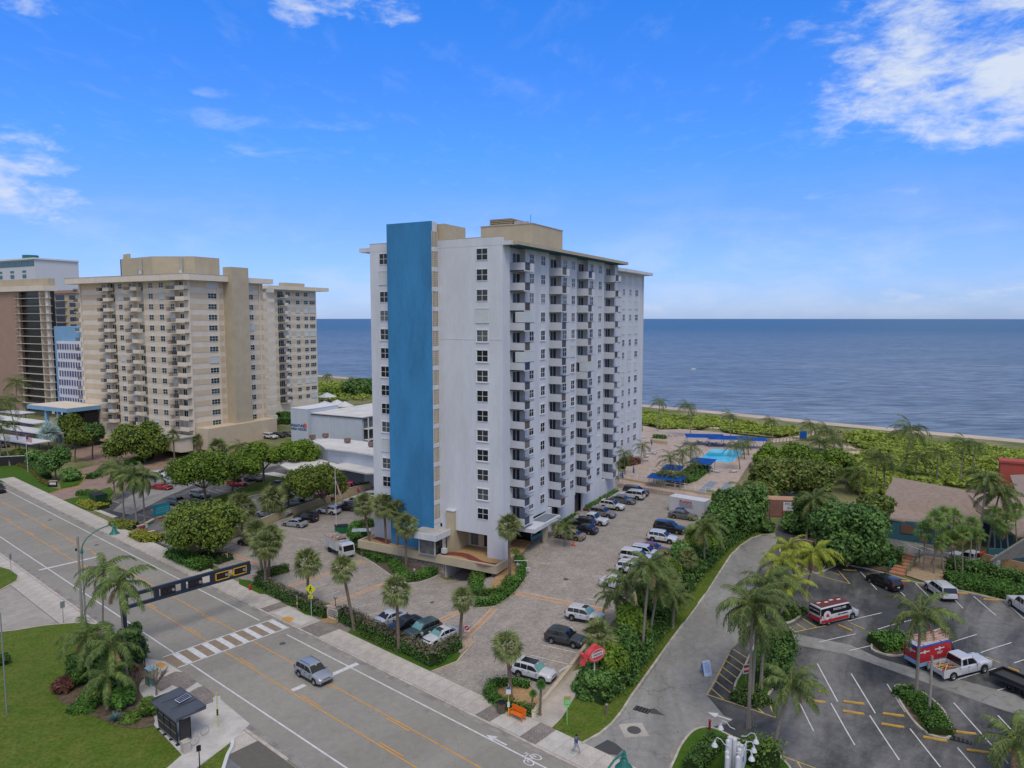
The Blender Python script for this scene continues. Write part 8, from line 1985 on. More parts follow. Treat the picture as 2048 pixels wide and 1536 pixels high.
# street lamps
def street_lamp(base,top,head,label,grp):
 t,h_=pole('street_lamp',label,base,top,.11,m_steel,'street lamp',grp);MB().lathe((0,0,h_-.1),[(.13,0),(.2,.15),(.13,.35),(.1,.5)],10).build('collar',m_teal2,t)
 gz,gxx=top_at(head[0],head[1],G(*base));L_=3.6;c_,s_=math.cos(RA),math.sin(RA);P=[]
 for i in range(11):a=i/10*HPI*1.05;P.append((c_*L_*(1-math.cos(a))*.95,s_*L_*(1-math.cos(a))*.95,h_+.2+2.4*math.sin(a)))
 MB().tube(P,.07,7).build('arm',m_teal2,t,smooth=True);e=P[-1]
 MB().lathe((e[0],e[1],e[2]-1.15),[(.62,0),(.55,.08),(.30,.35),(.26,.6),(.16,.7),(.2,.85),(.05,1.1)],14).build('lamp_shade',m_teal2,t,smooth=True);MB().lathe((e[0],e[1],e[2]-1.25),[(.0,0),(.3,.03),(.4,.12)],12).build('lens',m_swhite,t)
street_lamp((172,1255),(160,1105),(213,1060),'teal street lamp on a grey pole leaning over the road at left','teal street lamps')
g=R(39.6,49.8);t2=thing('street_lamp','teal street lamp whose head shows at the bottom edge','street lamp',(G(1248,1512,z=7.2).x,G(1248,1512,z=7.2).y,0),RA+math.pi,'teal street lamps')
MB().cyl(3.4,0,0,5.2,.11,.09,10).build('shaft',m_steel,t2);MB().tube([(3.4,0,5.1),(3.2,0,6.3),(2.4,0,7.1),(1.2,0,7.5),(0,0,7.5)],.075,7).build('arm',m_teal2,t2);MB().lathe((0,0,6.35),[(.62,0),(.55,.08),(.30,.35),(.26,.6),(.16,.7),(.2,.85),(.05,1.15)],14).build('lamp_shade',m_teal2,t2,smooth=True)
MB().lathe((0,0,7.35),[(.1,0),(.16,.1),(.0,.35)],8).build('finial',m_teal2,t2)
t,h_=pole('utility_pole','square concrete utility pole beside the teal lamp at left',(165,1252),(146,1073),.16,m_cpole,'pole');MB().box((-.2,0,h_-1.6),(.25,.2,.3)).build('sensor',m_ink,t)
t,h_=pole('light_pole','thin silver pole on the lawn at the left edge',(14,1430),(3,1225),.07,m_steel)
t,h_=pole('light_pole','pale square pole at the lower end of the long hedge island',(1858,1430),(1862,1312),.13,m_cpole)
t,h_=pole('light_pole','thin pole rising behind the ladder van and small hedge island',(1840,1300),(1843,1235),.06,m_steel)
t,h_=pole('utility_pole','wooden pole in front of the brown container',(1539,1050),(1542,998),.14,m_bark)
t,h_=pole('sign_pole','small sign post seen edge-on by the side street',(127,1247),(125,1203),.04,m_steel,'sign');MB().box((0,0,h_-.4),(.06,.5,.8),FC((-50,60))).build('sign_plate',m_steel,t)
t,h_=pole('sign_pole','thin sign post beside the left grass triangle',(23,1150),(22,1108),.04,m_steel,'sign');MB().box((0,0,h_-.4),(.06,.4,.8)).build('sign_plate',m_steel,t)
t,h_=pole('pedestrian_signal','black pedestrian signal post among the bus stop shrubs',(291,1352),(290,1288),.06,m_blk,'traffic signal');MB().box((0,0,h_),(.35,.3,.5)).build('signal_box',m_blk,t)
t,h_=pole('sign_pole','black sign post with dark plate at the bottom edge near the cycle rack',(400,1550),(399,1490),.05,m_blk,'sign');MB().box((0,-.05,h_-.25),(.35,.03,.5),.5).build('sign_plate',m_blk,t)
# pedestrian crossing sign
t,h_=pole('pedestrian_sign','yellow diamond walking-figure sign with arrow plaque by the crosswalk',(623,1234),(625,1166),.045,flat('pale_green_post',(.4,.5,.4)),'sign')
rz=FC(G(623,1234));Rz3=Matrix.Rotation(rz,3,'Z')
sp=MB().box((0,-.06,0),(1.0,.03,1.0),rot=Matrix.Rotation(.785,3,'Y')).build('diamond_plate',m_sgy,t,(0,0,h_-.75),rz)
f=MB();f.cyl(0,0,0,.01,.07,n=10);q=f.build('figure_head',m_ink,sp,(.02,-.085,.30));q.rotation_euler=(HPI,0,0)
f=MB()
for(a,b,w_)in(((0,.20),(-.02,-.02),.13),((-.02,0),(.14,-.34),.075),((-.02,0),(-.20,-.32),.075),((0,.18),(.18,0),.055),((0,.18),(-.17,.02),.055)):
 a,b=Vector((a[0],-.09,a[1])),Vector((b[0],-.09,b[1]));d=b-a;f.box((a+b)/2,(w_,.012,d.length),rot=Matrix.Rotation(math.atan2(d.x,d.z),3,'Y'))
f.build('figure',m_ink,sp);pq=MB().box((0,-.06,0),(.62,.03,.40)).build('arrow_plaque',m_sgy,t,(0,0,h_-1.75),rz)
MB().box((.02,-.085,.02),(.34,.01,.06),rot=Matrix.Rotation(-.7,3,'Y')).add([(-.2,-.086,-.14),(.0,-.086,-.12),(-.16,-.086,.05)],[(0,1,2)]).build('arrow',m_ink,pq)
t,h_=pole('push_button_post','grey push-button post at the crosswalk ramp',(595,1223),(594,1186),.06,m_steel,'signal');MB().box((0,0,h_),(.3,.25,.12)).build('solar_cap',m_ink,t);MB().box((0,-.1,1.1),(.15,.1,.25)).build('button',m_ygr,t)
p=P_(500,1180,.1);t=thing('fire_hydrant','red fire hydrant on the grass by the pavement','hydrant',p);MB().lathe((0,0,0),[(.2,0),(.2,.06),(.13,.1),(.13,.55),(.17,.58),(.15,.7),(.05,.8),(0,.84)],10).build('barrel',m_sred,t,smooth=True)
MB().tube([(-.24,0,.45),(.24,0,.45)],.07,8).tube([(0,-.22,.42),(0,0,.42)],.09,8).build('outlet',m_sred,t)
# entrance walls and small signs
def sign_wall(a,b,h_,label,mat,rows,seed,dz=.1):
 A_,B_=G(*a),G(*b);d=B_-A_;t=thing('entrance_sign',label,'sign',tuple((A_+B_)/2),math.atan2(d.y,d.x));MB().box((0,0,h_/2),(d.length,.35,h_)).build('sign_wall',mat,t)
 MB().box((0,0,h_+.05),(d.length+.15,.5,.12)).build('coping',m_cream,t);scribble(t,d.length*.75,h_*.6,m_ink,(0,-.182,h_*.55),None,rows,seed);return t
sign_wall((656,1236),(678,1243),1.55,'cream entrance wall with dark lettering beside the roadside hedge',m_cream_w,4,3)
sign_wall((868,1322),(885,1318),.8,'small white letter panel in front of the roadside hedge corner',m_swhite,3,4)
def garden_lamp(b,t_,lab):
 t,h_=pole('garden_lamp',lab,b,t_,.05,m_blk,'lamp','black garden lamps');MB().lathe((0,0,h_-.1),[(.08,0),(.17,.08),(.2,.35),(.05,.5)],8).build('lantern',m_steel,t)
garden_lamp((671,1218),(671,1197),'black garden lamp behind the cream entrance wall');garden_lamp((829,1166),(829,1142),'black garden lamp at the tip of the podium hedge');garden_lamp((844,1296),(846,1270),'black garden lamp in the roadside hedge by the white saloon')
def face_sign(base,top,w_,h2,label,plate,group=None,mark=None,name='road_sign',r_=.035,post=None,rz=None):
 t,h_=pole(name,label,base,top,r_,post or m_steel,'sign',group);rz=FC(G(*base))if rz is None else rz
 s=MB().box((0,-.05,0),(w_,.03,h2)).build('sign_plate',plate,t,(0,0,h_-h2/2),rz);return t,s,h_
t,s,_=face_sign((934,1284),(933,1250),.62,.75,'red and white no-entry sign on the gravel tip',m_swhite,post=flat('pink_post',(.5,.3,.33)))
q=MB().cyl(0,0,0,.01,.29,n=20).build('red_disc',m_sred,s,(0,-.07,.05));q.rotation_euler=(HPI,0,0);MB().box((0,-.085,.05),(.38,.01,.09),rot=Matrix.Rotation(-.6,3,'Y')).build('white_bar',m_swhite,s)
t,s,_=face_sign((1491,1372),(1489,1328),.75,.95,'red and white do-not-enter sign at the hatched bay',m_swhite)
MB().box((0,-.07,.26),(.6,.01,.25)).box((0,-.07,-.22),(.6,.01,.28)).build('red_panel',m_sred,s);scribble(s,.5,.3,m_swhite,(0,-.08,.0),None,2,8)
t,s,_=face_sign((1404,1112+70),(1404,1178),.1,.1,'short stake beside the kerb of the entrance road',m_swhite)if False else(0,0,0)
t,s,_=face_sign((412,1290-150),(409,1126),.35,.5,'small pink sign in the shrubs behind the gantry end',flat('pink_sign',(.5,.2,.2)))if False else(0,0,0)
t,s,_=face_sign((454,1123),(454,1107),.45,.6,'small pink and white sign at the drive behind the gantry',m_swhite);MB().box((0,-.07,.05),(.25,.01,.3)).build('red_panel',m_sred,s)
t,s,_=face_sign((1056,1148),(1056,1134),.6,.55,'small white notice at the edge of the crescent hedge',m_swhite);scribble(s,.4,.3,m_ink,(0,-.07,0),None,3,9)
p=P_(1041,1142,.1);t=thing('water_meter','grey valve with white pipe frame in the mulch bed at the tower corner','meter',p);MB().lathe((-.4,0,0),[(.12,0),(.12,.6),(.3,.7),(.3,1.0),(0,1.2)],10).build('valve',m_steel,t);MB().tube([(-.9,0,1.5),(1.0,0,1.5),(1.0,0,0)],.05,6).build('pipe',m_swhite,t)
# bus stops
t,h_=pole('bus_stop_sign','yellow bus stop pole with blue and white plates behind the litter bin',(1017,1437),(1016,1368),.05,m_ygr,'sign','bus stop poles')
MB().box((0,-.06,0),(.45,.03,.7)).build('sign_plate',m_swhite,t,(0,0,h_-.6),FC((-1,60)));MB().box((0,-.08,.2),(.4,.02,.25)).build('blue_panel',flat('bus_blue',(.03,.12,.3)),t,(0,0,h_-.55),FC((-1,60)));MB().box((0,-.06,0),(.22,.04,.5)).build('timetable',m_swhite,t,(0,0,1.4))
t,h_=pole('bus_stop_sign','yellow bus stop pole with white plate on the pad by the shelter',(436,1457),(433,1388),.05,flat('pale_yellow_post',(.6,.55,.12)),'sign','bus stop poles');MB().box((0,.04,0),(.62,.03,.75)).build('sign_plate',m_swhite,t,(0,0,h_-.65),.5)
for z in(1.35,1.55,1.75):MB().box((0,-.03,z),(.16,.1,.14)).build('route_tag',m_ink,t,(0,0,0),.5)
MB().lathe((0,0,h_),[(.07,0),(.08,.08),(0,.16)],8).build('cap',m_ygr,t)
p=P_(1003,1424,.14);t=thing('litter_bin','round slatted brown litter bin beside the bus stop pole','litter bin',p);MB().cyl(0,0,.05,.95,.34,n=16).build('liner',m_blk,t)
for i in range(22):a=i*2*math.pi/22;MB().box((math.cos(a)*.38,math.sin(a)*.38,.52),(.035,.085,.92),a).build('slat',M('bin_timber',(.15,.11,.075),.8,.2,3),t)
MB().lathe((0,0,.96),[(.42,0),(.43,.05),(.3,.09),(.26,.02)],18).build('rim',m_blk,t)
o_bench=flat('orange_bench',(.75,.17,.015),.5)
A_=G(1034,1437,.14);t=thing('bench','bright orange slatted bench on the pavement','bench',tuple(A_),FAWAY+math.pi)
for i in range(4):MB().box((0,-.22+i*.14,.46),(1.6,.12,.04)).build('seat_slat',o_bench,t)
for i in range(4):MB().box((0,.30+i*.025,.58+i*.13),(1.6,.035,.11)).build('back_slat',o_bench,t)
for s in(1,-1):MB().box((s*.76,-.22,.33),(.07,.08,.66)).box((s*.76,.30,.5),(.07,.08,1.0)).box((s*.76,.03,.66),(.08,.6,.05)).build('end_frame',o_bench,t)
# shelter
s0=R(62.8,26.2);t=thing('bus_shelter','dark bus shelter with curved grey roof and solar panel','shelter',(s0[0],s0[1],.12),FAWAY)
rf=MB()
for i in range(8):
 x0,x1=-.35+2.6*i/8,-.35+2.6*(i+1)/8;z=lambda q:2.42+.42*math.sin(min(1,(q+.45)/2.4)*1.45)
 rf.add([(-2.5,-x0,z(x0)),(2.5,-x0,z(x0)),(2.5,-x1,z(x1)),(-2.5,-x1,z(x1))],[(0,1,2,3)]).add([(-2.5,-x0,z(x0)-.07),(2.5,-x0,z(x0)-.07),(2.5,-x1,z(x1)-.07),(-2.5,-x1,z(x1)-.07)],[(3,2,1,0)])
rf.box((0,.35,2.38),(5.0,.05,.12)).box((0,-2.27,2.80),(5.0,.05,.12)).box((-2.5,-.95,2.66),(.06,2.6,.2)).box((2.5,-.95,2.66),(.06,2.6,.2));rf.build('roof',M('shelter_roof',(.075,.085,.095),.45,.06),t)
for x in(-.8,.85):MB().box((x,-1.0,2.86),(.05,2.3,.02)).build('roof_seam',m_blk,t)
sp_=MB().box((0,0,0),(.62,1.25,.04)).build('solar_panel',flat('panel_frame',(.6,.62,.65)),t,(-.1,-1.35,3.05));sp_.rotation_euler=(.0,-.25,.25)
for i in range(3):
 for j in range(6):MB().box((-.19+.19*i,-.5+.2*j,.024),(.175,.185,.006)).build('solar_cell',flat('solar_blue',(.02,.04,.10),.15),sp_)
for x in(-1.85,-.6,.6,1.85):MB().tube([(x,.0,0),(x,.10,1.2),(x,.12,2.0),(x,-.2,2.5)],.05,6).build('post',m_blk,t);MB().box((x,.05,.04),(.3,.3,.08)).build('foot',m_navy,t)
scr_m=flat('mesh_screen',(.045,.043,.04),.6)
for i in range(3):
 MB().box((-1.23+i*1.23,.08,1.15),(1.14,.02,1.75)).build('mesh_screen',scr_m,t)
 for z in(.3,1.0,1.7):MB().box((-1.23+i*1.23,.10,z),(1.14,.03,.04)).build('rail',m_steel,t)
MB().box((-1.9,-.6,1.15),(.03,.9,1.75)).build('side_screen',scr_m,t);MB().box((-1.92,-.15,1.15),(.06,.06,1.95)).box((-1.92,-1.08,1.15),(.06,.06,1.95)).box((-1.92,-.6,2.1),(.06,.95,.06)).build('side_frame',m_blk,t);MB().box((0,-.3,.45),(3.0,.4,.05)).build('seat',m_steel,t)
p=P_(372,1503,.12);t=thing('concrete_bin','square concrete planter bin at the end of the bus shelter','litter bin',p,FAWAY);MB().box((0,0,.45),(.6,.6,.9)).build('box',m_conc,t);MB().box((0,0,.93),(.68,.68,.06)).build('lid',m_kerb,t)
for i,(px,py)in enumerate(((390,1490),(410,1470))):
 t=thing('cycle_rack',['thin bicycle-shaped rack hoop nearer the shelter','thin bicycle-shaped rack hoop nearer the yellow pole'][i],'cycle rack',P_(px,py,.12),.9,'bicycle-shaped racks');MB().tube([(math.cos(a)*.38,0,.42+math.sin(a)*.38)for a in np.linspace(0,6.28,19)],.022,5).build('hoop',m_steel,t);MB().tube([(0,0,.42),(.3,0,.8),(.45,0,.85)],.02,5).build('frame',m_steel,t)
p=P_(303,1368,.12);t=thing('utility_cabinet','utility cabinet wrapped in a turquoise seascape among the shrubs','cabinet',p,FAWAY);MB().box((0,0,.8),(1.1,.8,1.6)).build('cabinet',M('teal_art',(.05,.20,.20),.5,0,1.4,col2=(.35,.33,.22),contrast=(.45,.6)),t);MB().box((0,0,1.64),(1.15,.85,.08)).build('lid',flat('cabinet_top',(.25,.42,.48)),t)
def bare_tree(px,py,h_,label,seed,n=9):
 r=random.Random(seed);t=thing('bare_tree',label,'tree',P_(px,py,.12),0,'leafless small trees by the bus stop');MB().tube([(0,0,0),(.05,0,h_*.35)],[.10,.07],7).build('trunk',m_bark,t)
 for i in range(n):
  a=i*2.4;m=MB();b0=Vector((.05,0,h_*.34));d=Vector((math.cos(a)*.8,math.sin(a)*.8,1)).normalized();e=b0+d*h_*r.uniform(.4,.6);m.tube([b0,b0.lerp(e,.5)+Vector((0,0,.1)),e],[.07,.05,.03],5)
  for k in range(9):
   s=b0.lerp(e,r.uniform(.45,1));dd=(d+Vector((r.uniform(-1,1),r.uniform(-1,1),r.uniform(0,.9)))).normalized();m.tube([s,s+dd*r.uniform(.4,.9)],[.028,.012],4)
  m.build('limb',m_bark,t)
bare_tree(313,1390,3.2,'leafless small tree in front of the turquoise cabinet',3);bare_tree(272,1392,2.6,'leafless twiggy shrub left of the turquoise cabinet',5,12)
# fish-shaped red sign, path signs
p=P_(1187,1386);t=thing('fish_sign','red fish-shaped sign above the big bush','sign',p,FC((p[0],p[1],0))+.55);h_=top_at(1192,1306,Vector(p))[0]
MB().cyl(.1,0,0,h_-.2,.06,n=8).build('post',m_swhite,t)
def extr(pts,y0,y1,mat,name,par,loc):
 m=MB();n=len(pts);m.add([(x,y0,z)for x,z in pts]+[(x,y1,z)for x,z in pts],[tuple(range(n)),tuple(reversed(range(n,2*n)))]+[(i,n+i,n+(i+1)%n,(i+1)%n)for i in range(n)]);return m.build(name,mat,par,loc)
ell=lambda a_,b_,c=0,k=22:[(c+math.cos(q)*a_,math.sin(q)*b_)for q in np.linspace(0,2*math.pi,k,endpoint=False)]
fr=flat('fish_red',(.62,.07,.07),.5)
fb=extr(ell(1.15,.72,.15),-.3,.3,fr,'fish_body',t,(0,0,h_-.1));extr([(-1.05,0),(-1.55,.6),(-1.75,.5),(-1.55,0),(-1.75,-.6),(-1.5,-.65)],-.25,.25,fr,'fish_tail',t,(0,0,h_-.1));extr([(-.4,.65),(.5,.6),(.3,.95),(-.2,.9)],-.2,.2,fr,'fin',t,(0,0,h_-.1))
for s in(1,-1):extr(ell(.98,.55,.2),s*.305,s*.315,m_swhite,'white_oval',t,(0,0,h_-.1));extr(ell(.93,.5,.2),s*.32,s*.325,fr,'red_oval',t,(0,0,h_-.1));MB().box((.18,s*.33,0),(1.55,.01,.42)).build('white_band',m_swhite,t,(0,0,h_-.06));scribble(t,1.3,.34,m_ink,(.18,s*.34,h_-.06),None,1,12)
t,s,_=face_sign((1134,1452),(1134,1392),.62,.85,'lime green post sign with orange top on the corner lawn',flat('lime_sign',(.08,.55,.06)),post=flat('lime_post',(.15,.6,.15)),r_=.045)
MB().box((0,-.068,.31),(.62,.01,.20)).build('orange_header',flat('coral_header',(.6,.2,.12)),s);scribble(s,.45,.4,m_swhite,(0,-.08,-.1),None,2,15)
t,h_=pole('bollard','dark wooden bollard under the fish sign bush',(1213,1433),(1213,1410),.12,m_bark,'bollard');MB().cyl(0,0,h_,h_+.08,.14,n=10).build('cap',m_cpole,t)
t,h_=pole('bollard','dark red square post on the sign island',(1419,1463),(1419,1441),.12,flat('maroon_post',(.22,.015,.02)),'bollard');MB().box((0,0,h_+.02),(.26,.26,.06)).build('cap',m_sred,t)
p=P_(1411,1348);t=thing('sandwich_board','white and blue A-frame board on the entrance road','sign',p,FC((p[0],p[1],0)))
for s in(1,-1):b=MB().box((0,0,0),(.85,.04,1.5)).build('panel',M('board_blue',(.42,.52,.66),.5,.15,1.2),t,(0,s*.28,.72));b.rotation_euler=(s*-.3*-1,0,0)if s<0 else(.36,0,0);b.rotation_euler=(-.36 if s<0 else .36,0,0);
scribble(b,.6,.9,flat('print_blue',(.15,.25,.5)),(0,.03,.1),None,5,22)
t_b=[c for c in t.children if c.location.y<0][0];scribble(t_b,.62,1.0,flat('print_blue',(.15,.25,.5)),(0,-.025,.1),None,6,23)
# cluster of white pilings carrying the restaurant sign
p=P_(1470,1556);ps=thing('piling_sign','cluster of white pilings with goose-neck lamps and a pale sign panel','sign',p,1.12);wp=flat('piling_white',(.60,.61,.63),.6);r=random.Random(4)
for i in range(17):
 x=-2.0+i*.23;y=r.choice((-.42,.42,0))+r.uniform(-.08,.08);hh=3.6-.10*abs(i-5)*1.3+r.uniform(-.45,.3);q=MB().cyl(x,y,-.1,hh,.19,.18,9).build('piling',wp,ps,smooth=True);MB().lathe((x,y,hh),[(.15,0),(.14,.05),(.08,.11),(0,.13)],9).build('cap',m_swhite,q)
for s in(1,-1):a=MB().box((.2,s*.62,1.7),(2.5,.06,1.7)).build('sign_panel',flat('sign_pale',(.55,.60,.65)),ps);MB().box((-.55,s*.66,2.1),(.3,.02,.4)).build('blue_emblem',flat('emblem_blue',(.02,.10,.32)),a);scribble(a,1.6,.8,m_swhite,(.4,s*.66,1.6),None,3,31)
for x,y in((-1.9,-1),(-.7,-1),(.6,-1),(-1.3,1),(1.4,1)):
 g_=MB().tube([(x,y*.3,3.3),(x,y*.7,3.4),(x,y*1.0,3.75),(x,y*1.3,3.8),(x,y*1.45,3.5)],.03,6).build('gooseneck_arm',wp,ps);MB().lathe((x,y*1.45,3.05),[(.26,0),(.16,.22),(.09,.3),(.07,.5)],10).build('lamp_shade',wp,g_)
# containers
A_,B_=G(1338,1022),G(1404,1034);d=B_-A_;t=thing('shipping_container','white box container with red lettering beyond the blue crossover','container',tuple(A_),math.atan2(d.y,d.x));L_=d.length*1.06
cw=M('container_white',(.58,.59,.60),.55,.06,.8);MB().box((L_/2,1.25,1.35),(L_,2.5,2.6)).build('box',cw,t);MB().box((L_/2,1.25,2.68),(L_+.06,2.56,.07)).build('roof_panel',m_swhite,t)
for i in range(26):MB().box((L_*(i+.5)/26,-.02,1.35),(L_/52,.04,2.4)).build('corrugation',cw,t)
lettering("FLACK'S",.62,m_sred,t,(L_*.48,-.06,2.1),(HPI,0,0),bold=.02);scribble(t,2.8,.75,flat('grey_print',(.2,.2,.25)),(L_*.48,-.05,1.45),None,3,41)
for i in range(4):b=thing('bicycle',['first','second','third','last'][i]+' bicycle leaning at the right end of the white container','bicycle',(B_.x+d.normalized().x*(1.0+i*.45),B_.y+.6+i*.2,B_.z+.02),.9+.1*i,'bicycles by the white container');[MB().tube([(x+math.cos(a)*.33,0,.34+math.sin(a)*.33)for a in np.linspace(0,6.28,15)],.025,5).build('wheel',m_blk,b)for x in(-.5,.5)];MB().tube([(-.5,0,.34),(-.15,0,.8),(.35,0,.82),(.5,0,.34)],.022,5).tube([(-.15,0,.8),(0,0,.3),(.35,0,.82)],.022,5).tube([(.35,-.25,1.0),(.35,.25,1.0)],.02,5).build('frame',[m_blk,flat('bike_blue',(.02,.08,.3))][i%2],b)
p=P_(1533,1033);t=thing('shipping_container','brown container with white notice panel half hidden by trees','container',p,-.14)
MB().box((4.5,1.4,1.5),(9.5,2.8,2.9)).build('box',M('container_brown',(.26,.13,.10),.7,.1,1),t);MB().box((4.5,1.4,2.97),(9.6,2.9,.08)).build('roof_panel',M('container_roof',(.45,.27,.17),.8,.12,.5),t)
a=MB().box((4.2,-.03,1.9),(3.0,.06,1.5)).build('notice_panel',m_swhite,t);lettering('MY',.6,m_ink,a,(3.4,-.07,2.3),(HPI,0,0));lettering('954-',.6,m_ink,a,(3.9,-.07,1.6),(HPI,0,0));MB().box((4.0,-.035,.85),(3.2,.05,.35)).build('red_stripe',m_sred,t)
for i in range(22):MB().box((.2+i*.42,-.01,1.5),(.2,.04,2.7)).build('corrugation',MATS['container_brown'],t)
# dumpsters, cones, cabinets, flags
def bin_(px,py,L_,W_,H_,lab,col,rz=.2,nm='dumpster',open_=False):
 t=thing(nm,lab,'bin',P_(px,py),rz);MB().add([(-L_/2*.9,-W_/2*.8,.12),(L_/2*.9,-W_/2*.8,.12),(L_/2*.9,W_/2*.8,.12),(-L_/2*.9,W_/2*.8,.12),(-L_/2,-W_/2,H_),(L_/2,-W_/2,H_),(L_/2,W_/2,H_),(-L_/2,W_/2,H_)],[(3,2,1,0),(4,5,6,7),(0,1,5,4),(1,2,6,5),(2,3,7,6),(3,0,4,7)]).build('body',col,t)
 MB().box((0,0,H_+.04),(L_+.1,W_+.1,.07)).build('lid',m_blk if not open_ else flat('pale_lid',(.35,.42,.42)),t)
 for s in(1,-1):MB().box((s*L_/2,0,H_*.6),(.1,W_*.5,.12)).build('lifting_bar',col,t)
 return t
gdn=flat('bin_green',(.012,.05,.025),.5);bin_(723,1078,3.0,1.8,1.5,'dark green dumpster with pale lid near the podium hedge',gdn,.1,open_=True);bin_(683,1066,2.2,1.4,1.3,'bright green open skip behind the tipper truck',flat('skip_green',(.015,.14,.06),.5),.3)
t=bin_(706,1062,.9,.6,.9,'white hand cart beside the dark green dumpster',m_swhite,.4,'hand_cart')
bin_(197,1008,3.6,2.2,2.1,'dark green utility cabinet at the motel entrance',gdn,FAWAY,'utility_cabinet')
for(px,py,lab)in((705,1078,'orange traffic cone beside the skip'),(1147,1091,'orange traffic cone at the tip of the little palm bed')):
 t=thing('traffic_cone',lab,'cone',P_(px,py,.03),0,'orange traffic cones');MB().box((0,0,.03),(.5,.5,.05)).build('base',m_sred,t);MB().lathe((0,0,.05),[(.2,0),(.03,.8),(0,.81)],12).build('cone',flat('cone_orange',(.7,.10,.015),.5),t)
def flag(base,top,lab,w_,hang):
 t,h_=pole('flagpole',lab,base,top,.06,m_swhite,'flag','flagpoles');f=MB();n=13
 for k in range(n):
  z0,z1=-1.1*k/n,-1.1*(k+1)/n
  for i in range(8):
   x0,x1=w_*i/8,w_*(i+1)/8;y=lambda x:.12*math.sin(x*4);dr=lambda x:-x*hang
   sx=.55 if not hang>1 else .45
   f.quad((x0*sx,y(x0),z1+dr(x0)),(x1*sx,y(x1),z1+dr(x1)),(x1*sx,y(x1),z0+dr(x1)),(x0*sx,y(x0),z0+dr(x0)),m=2 if(k<7 and i<3)else k%2)
 f.build('flag',[flat('flag_red',(.45,.03,.05)),m_swhite,flat('flag_blue',(.02,.04,.2))],t,(.05,0,h_-.2 if hang<1 else h_-1.3));MB().lathe((0,0,h_),[(.09,0),(.1,.08),(0,.16)],8).build('finial',m_ygr,t)
flag((673,1066),(672,938),'tall flagpole with a limp American flag in the tower car park',2.0,1.6);flag((56,945),(55,872),'short flagpole with an American flag left of the beige tower',2.6,.15)
t=sign_wall((312,1042),(336,1036),.6,'teal motel sign on an orange base beside the car park',flat('orange_base',(.45,.22,.10)),1,50);MB().box((0,0,1.9),(3.2,.2,2.2)).build('teal_board',flat('motel_teal',(.02,.20,.27)),t);scribble(t,2.6,1.2,flat('teal_print',(.10,.42,.45)),(0,-.12,1.9),None,3,51)
t=sign_wall((293,1056),(308,1048),.9,'pale green letter wall at the motel driveway',flat('pale_green',(.35,.45,.36)),1,52)
for(a,b,lab)in(((276,1064),(290,1060),'pink seat-shaped board by the middle palm of the motel entrance'),((298,1076),(309,1073),'pink board in the croton bed')):sign_wall(a,b,1.0,lab,flat('hot_pink',(.55,.12,.2)),1,53)
t=sign_wall((100,974),(114,974),1.3,'black and white sign board at the lawn edge by the drive',m_ink,1,54);MB().box((0,-.19,.8),(1.4,.02,.5)).build('white_panel',m_swhite,t)
pw=world_poly([(-40,935),(56,930)]);t=thing('parking_ramp_wall','white-topped dark parapet wall at the left edge','wall',(pw[0][0],pw[0][1],0));wall_path(t,pw,2.4,.4,m_ink,m_swhite)
# pool deck furniture
mb_=flat('canvas_blue',(.012,.14,.55),.7)
def canopy(px,py,L_,W_,lab,z=2.5,rz=None,grp='blue canopies by the pool'):
 p=P_(px,py,DK);t=thing('shade_canopy',lab,'canopy',p,RZ if rz is None else rz,grp);MB().add([(-L_/2,-W_/2,z-.25),(L_/2,-W_/2,z-.25),(L_/2,W_/2,z),(-L_/2,W_/2,z),(-L_/2,-W_/2,z-.4),(L_/2,-W_/2,z-.4)],[(0,1,2,3),(4,5,1,0),(3,2,1,0)]).build('canvas',mb_,t)
 for sx in(-1,1):
  for sy in(-1,1):MB().cyl(sx*(L_/2-.4),sy*(W_/2-.3),0,z-.15,.06,n=6).build('post',m_steel,t)
canopy(1409,889,10,4.2,'leftmost blue canopy beyond the pool',rz=-.12);canopy(1456,893,10.5,4.2,'middle blue canopy beyond the pool',rz=-.12);canopy(1504,896,7,3.6,'rightmost blue canopy beyond the pool',rz=-.12)
canopy(1405,943,5,5,'small blue canopy at the near side of the pool');canopy(1346,957,4,4,'blue canopy hidden among the small palms, rear');canopy(1333,974,7,3.4,'blue canopy over the pool bed, lowest',2.2)
ub=[(1303,897),(1267,955),(1245,966),(1282,868)]
for i,(px,py)in enumerate(ub):
 t=thing('closed_umbrella','closed blue umbrella '+['by the deck planter','on the terrace beside the tower','nearest the tower planter','at the tower far corner'][i],'umbrella',P_(px,py,DK),0,'closed blue umbrellas');MB().cyl(0,0,0,2.4,.03,n=6).build('pole',m_steel,t);MB().lathe((0,0,1.0),[(.22,0),(.16,.7),(.05,1.5),(0,1.55)],8).build('folded_canopy',flat('umbrella_blue',(.02,.10,.36),.8),t)
def lounger(px,py,rz,lab):
 t=thing('sun_lounger',lab,'lounger',P_(px,py,DK),rz,'white loungers on the pool deck');MB().box((.2,0,.35),(1.3,.65,.08)).build('seat',m_swhite,t);MB().box((-.7,0,.55),(.65,.65,.07),rot=Matrix.Rotation(.7,3,'Y')).build('backrest',m_swhite,t)
 for sx in(-.7,.7):MB().box((sx,0,.16),(.06,.6,.32)).build('leg',m_swhite,t)
rl=random.Random(8)
for i,(px,py)in enumerate(((1292,915),(1298,908),(1303,905),(1310,909),(1290,922),(1398,886),(1406,888),(1421,888),(1428,889),(1448,891),(1456,892),(1470,893),(1421,943),(1434,945),(1467,945),(1488,895),(1400,884),(1340,873),(1352,874),(1286,876))):lounger(px,py,rl.uniform(0,3.1),'white lounger on the paved pool deck')
pw=world_poly([(1300,892),(1335,896)]);t=thing('deck_planter','low tan planter wall on the deck near the tower','planter',(pw[0][0],pw[0][1],0));wall_path(t,pw,.9,.3,m_wall_tan,None,dz=DK)
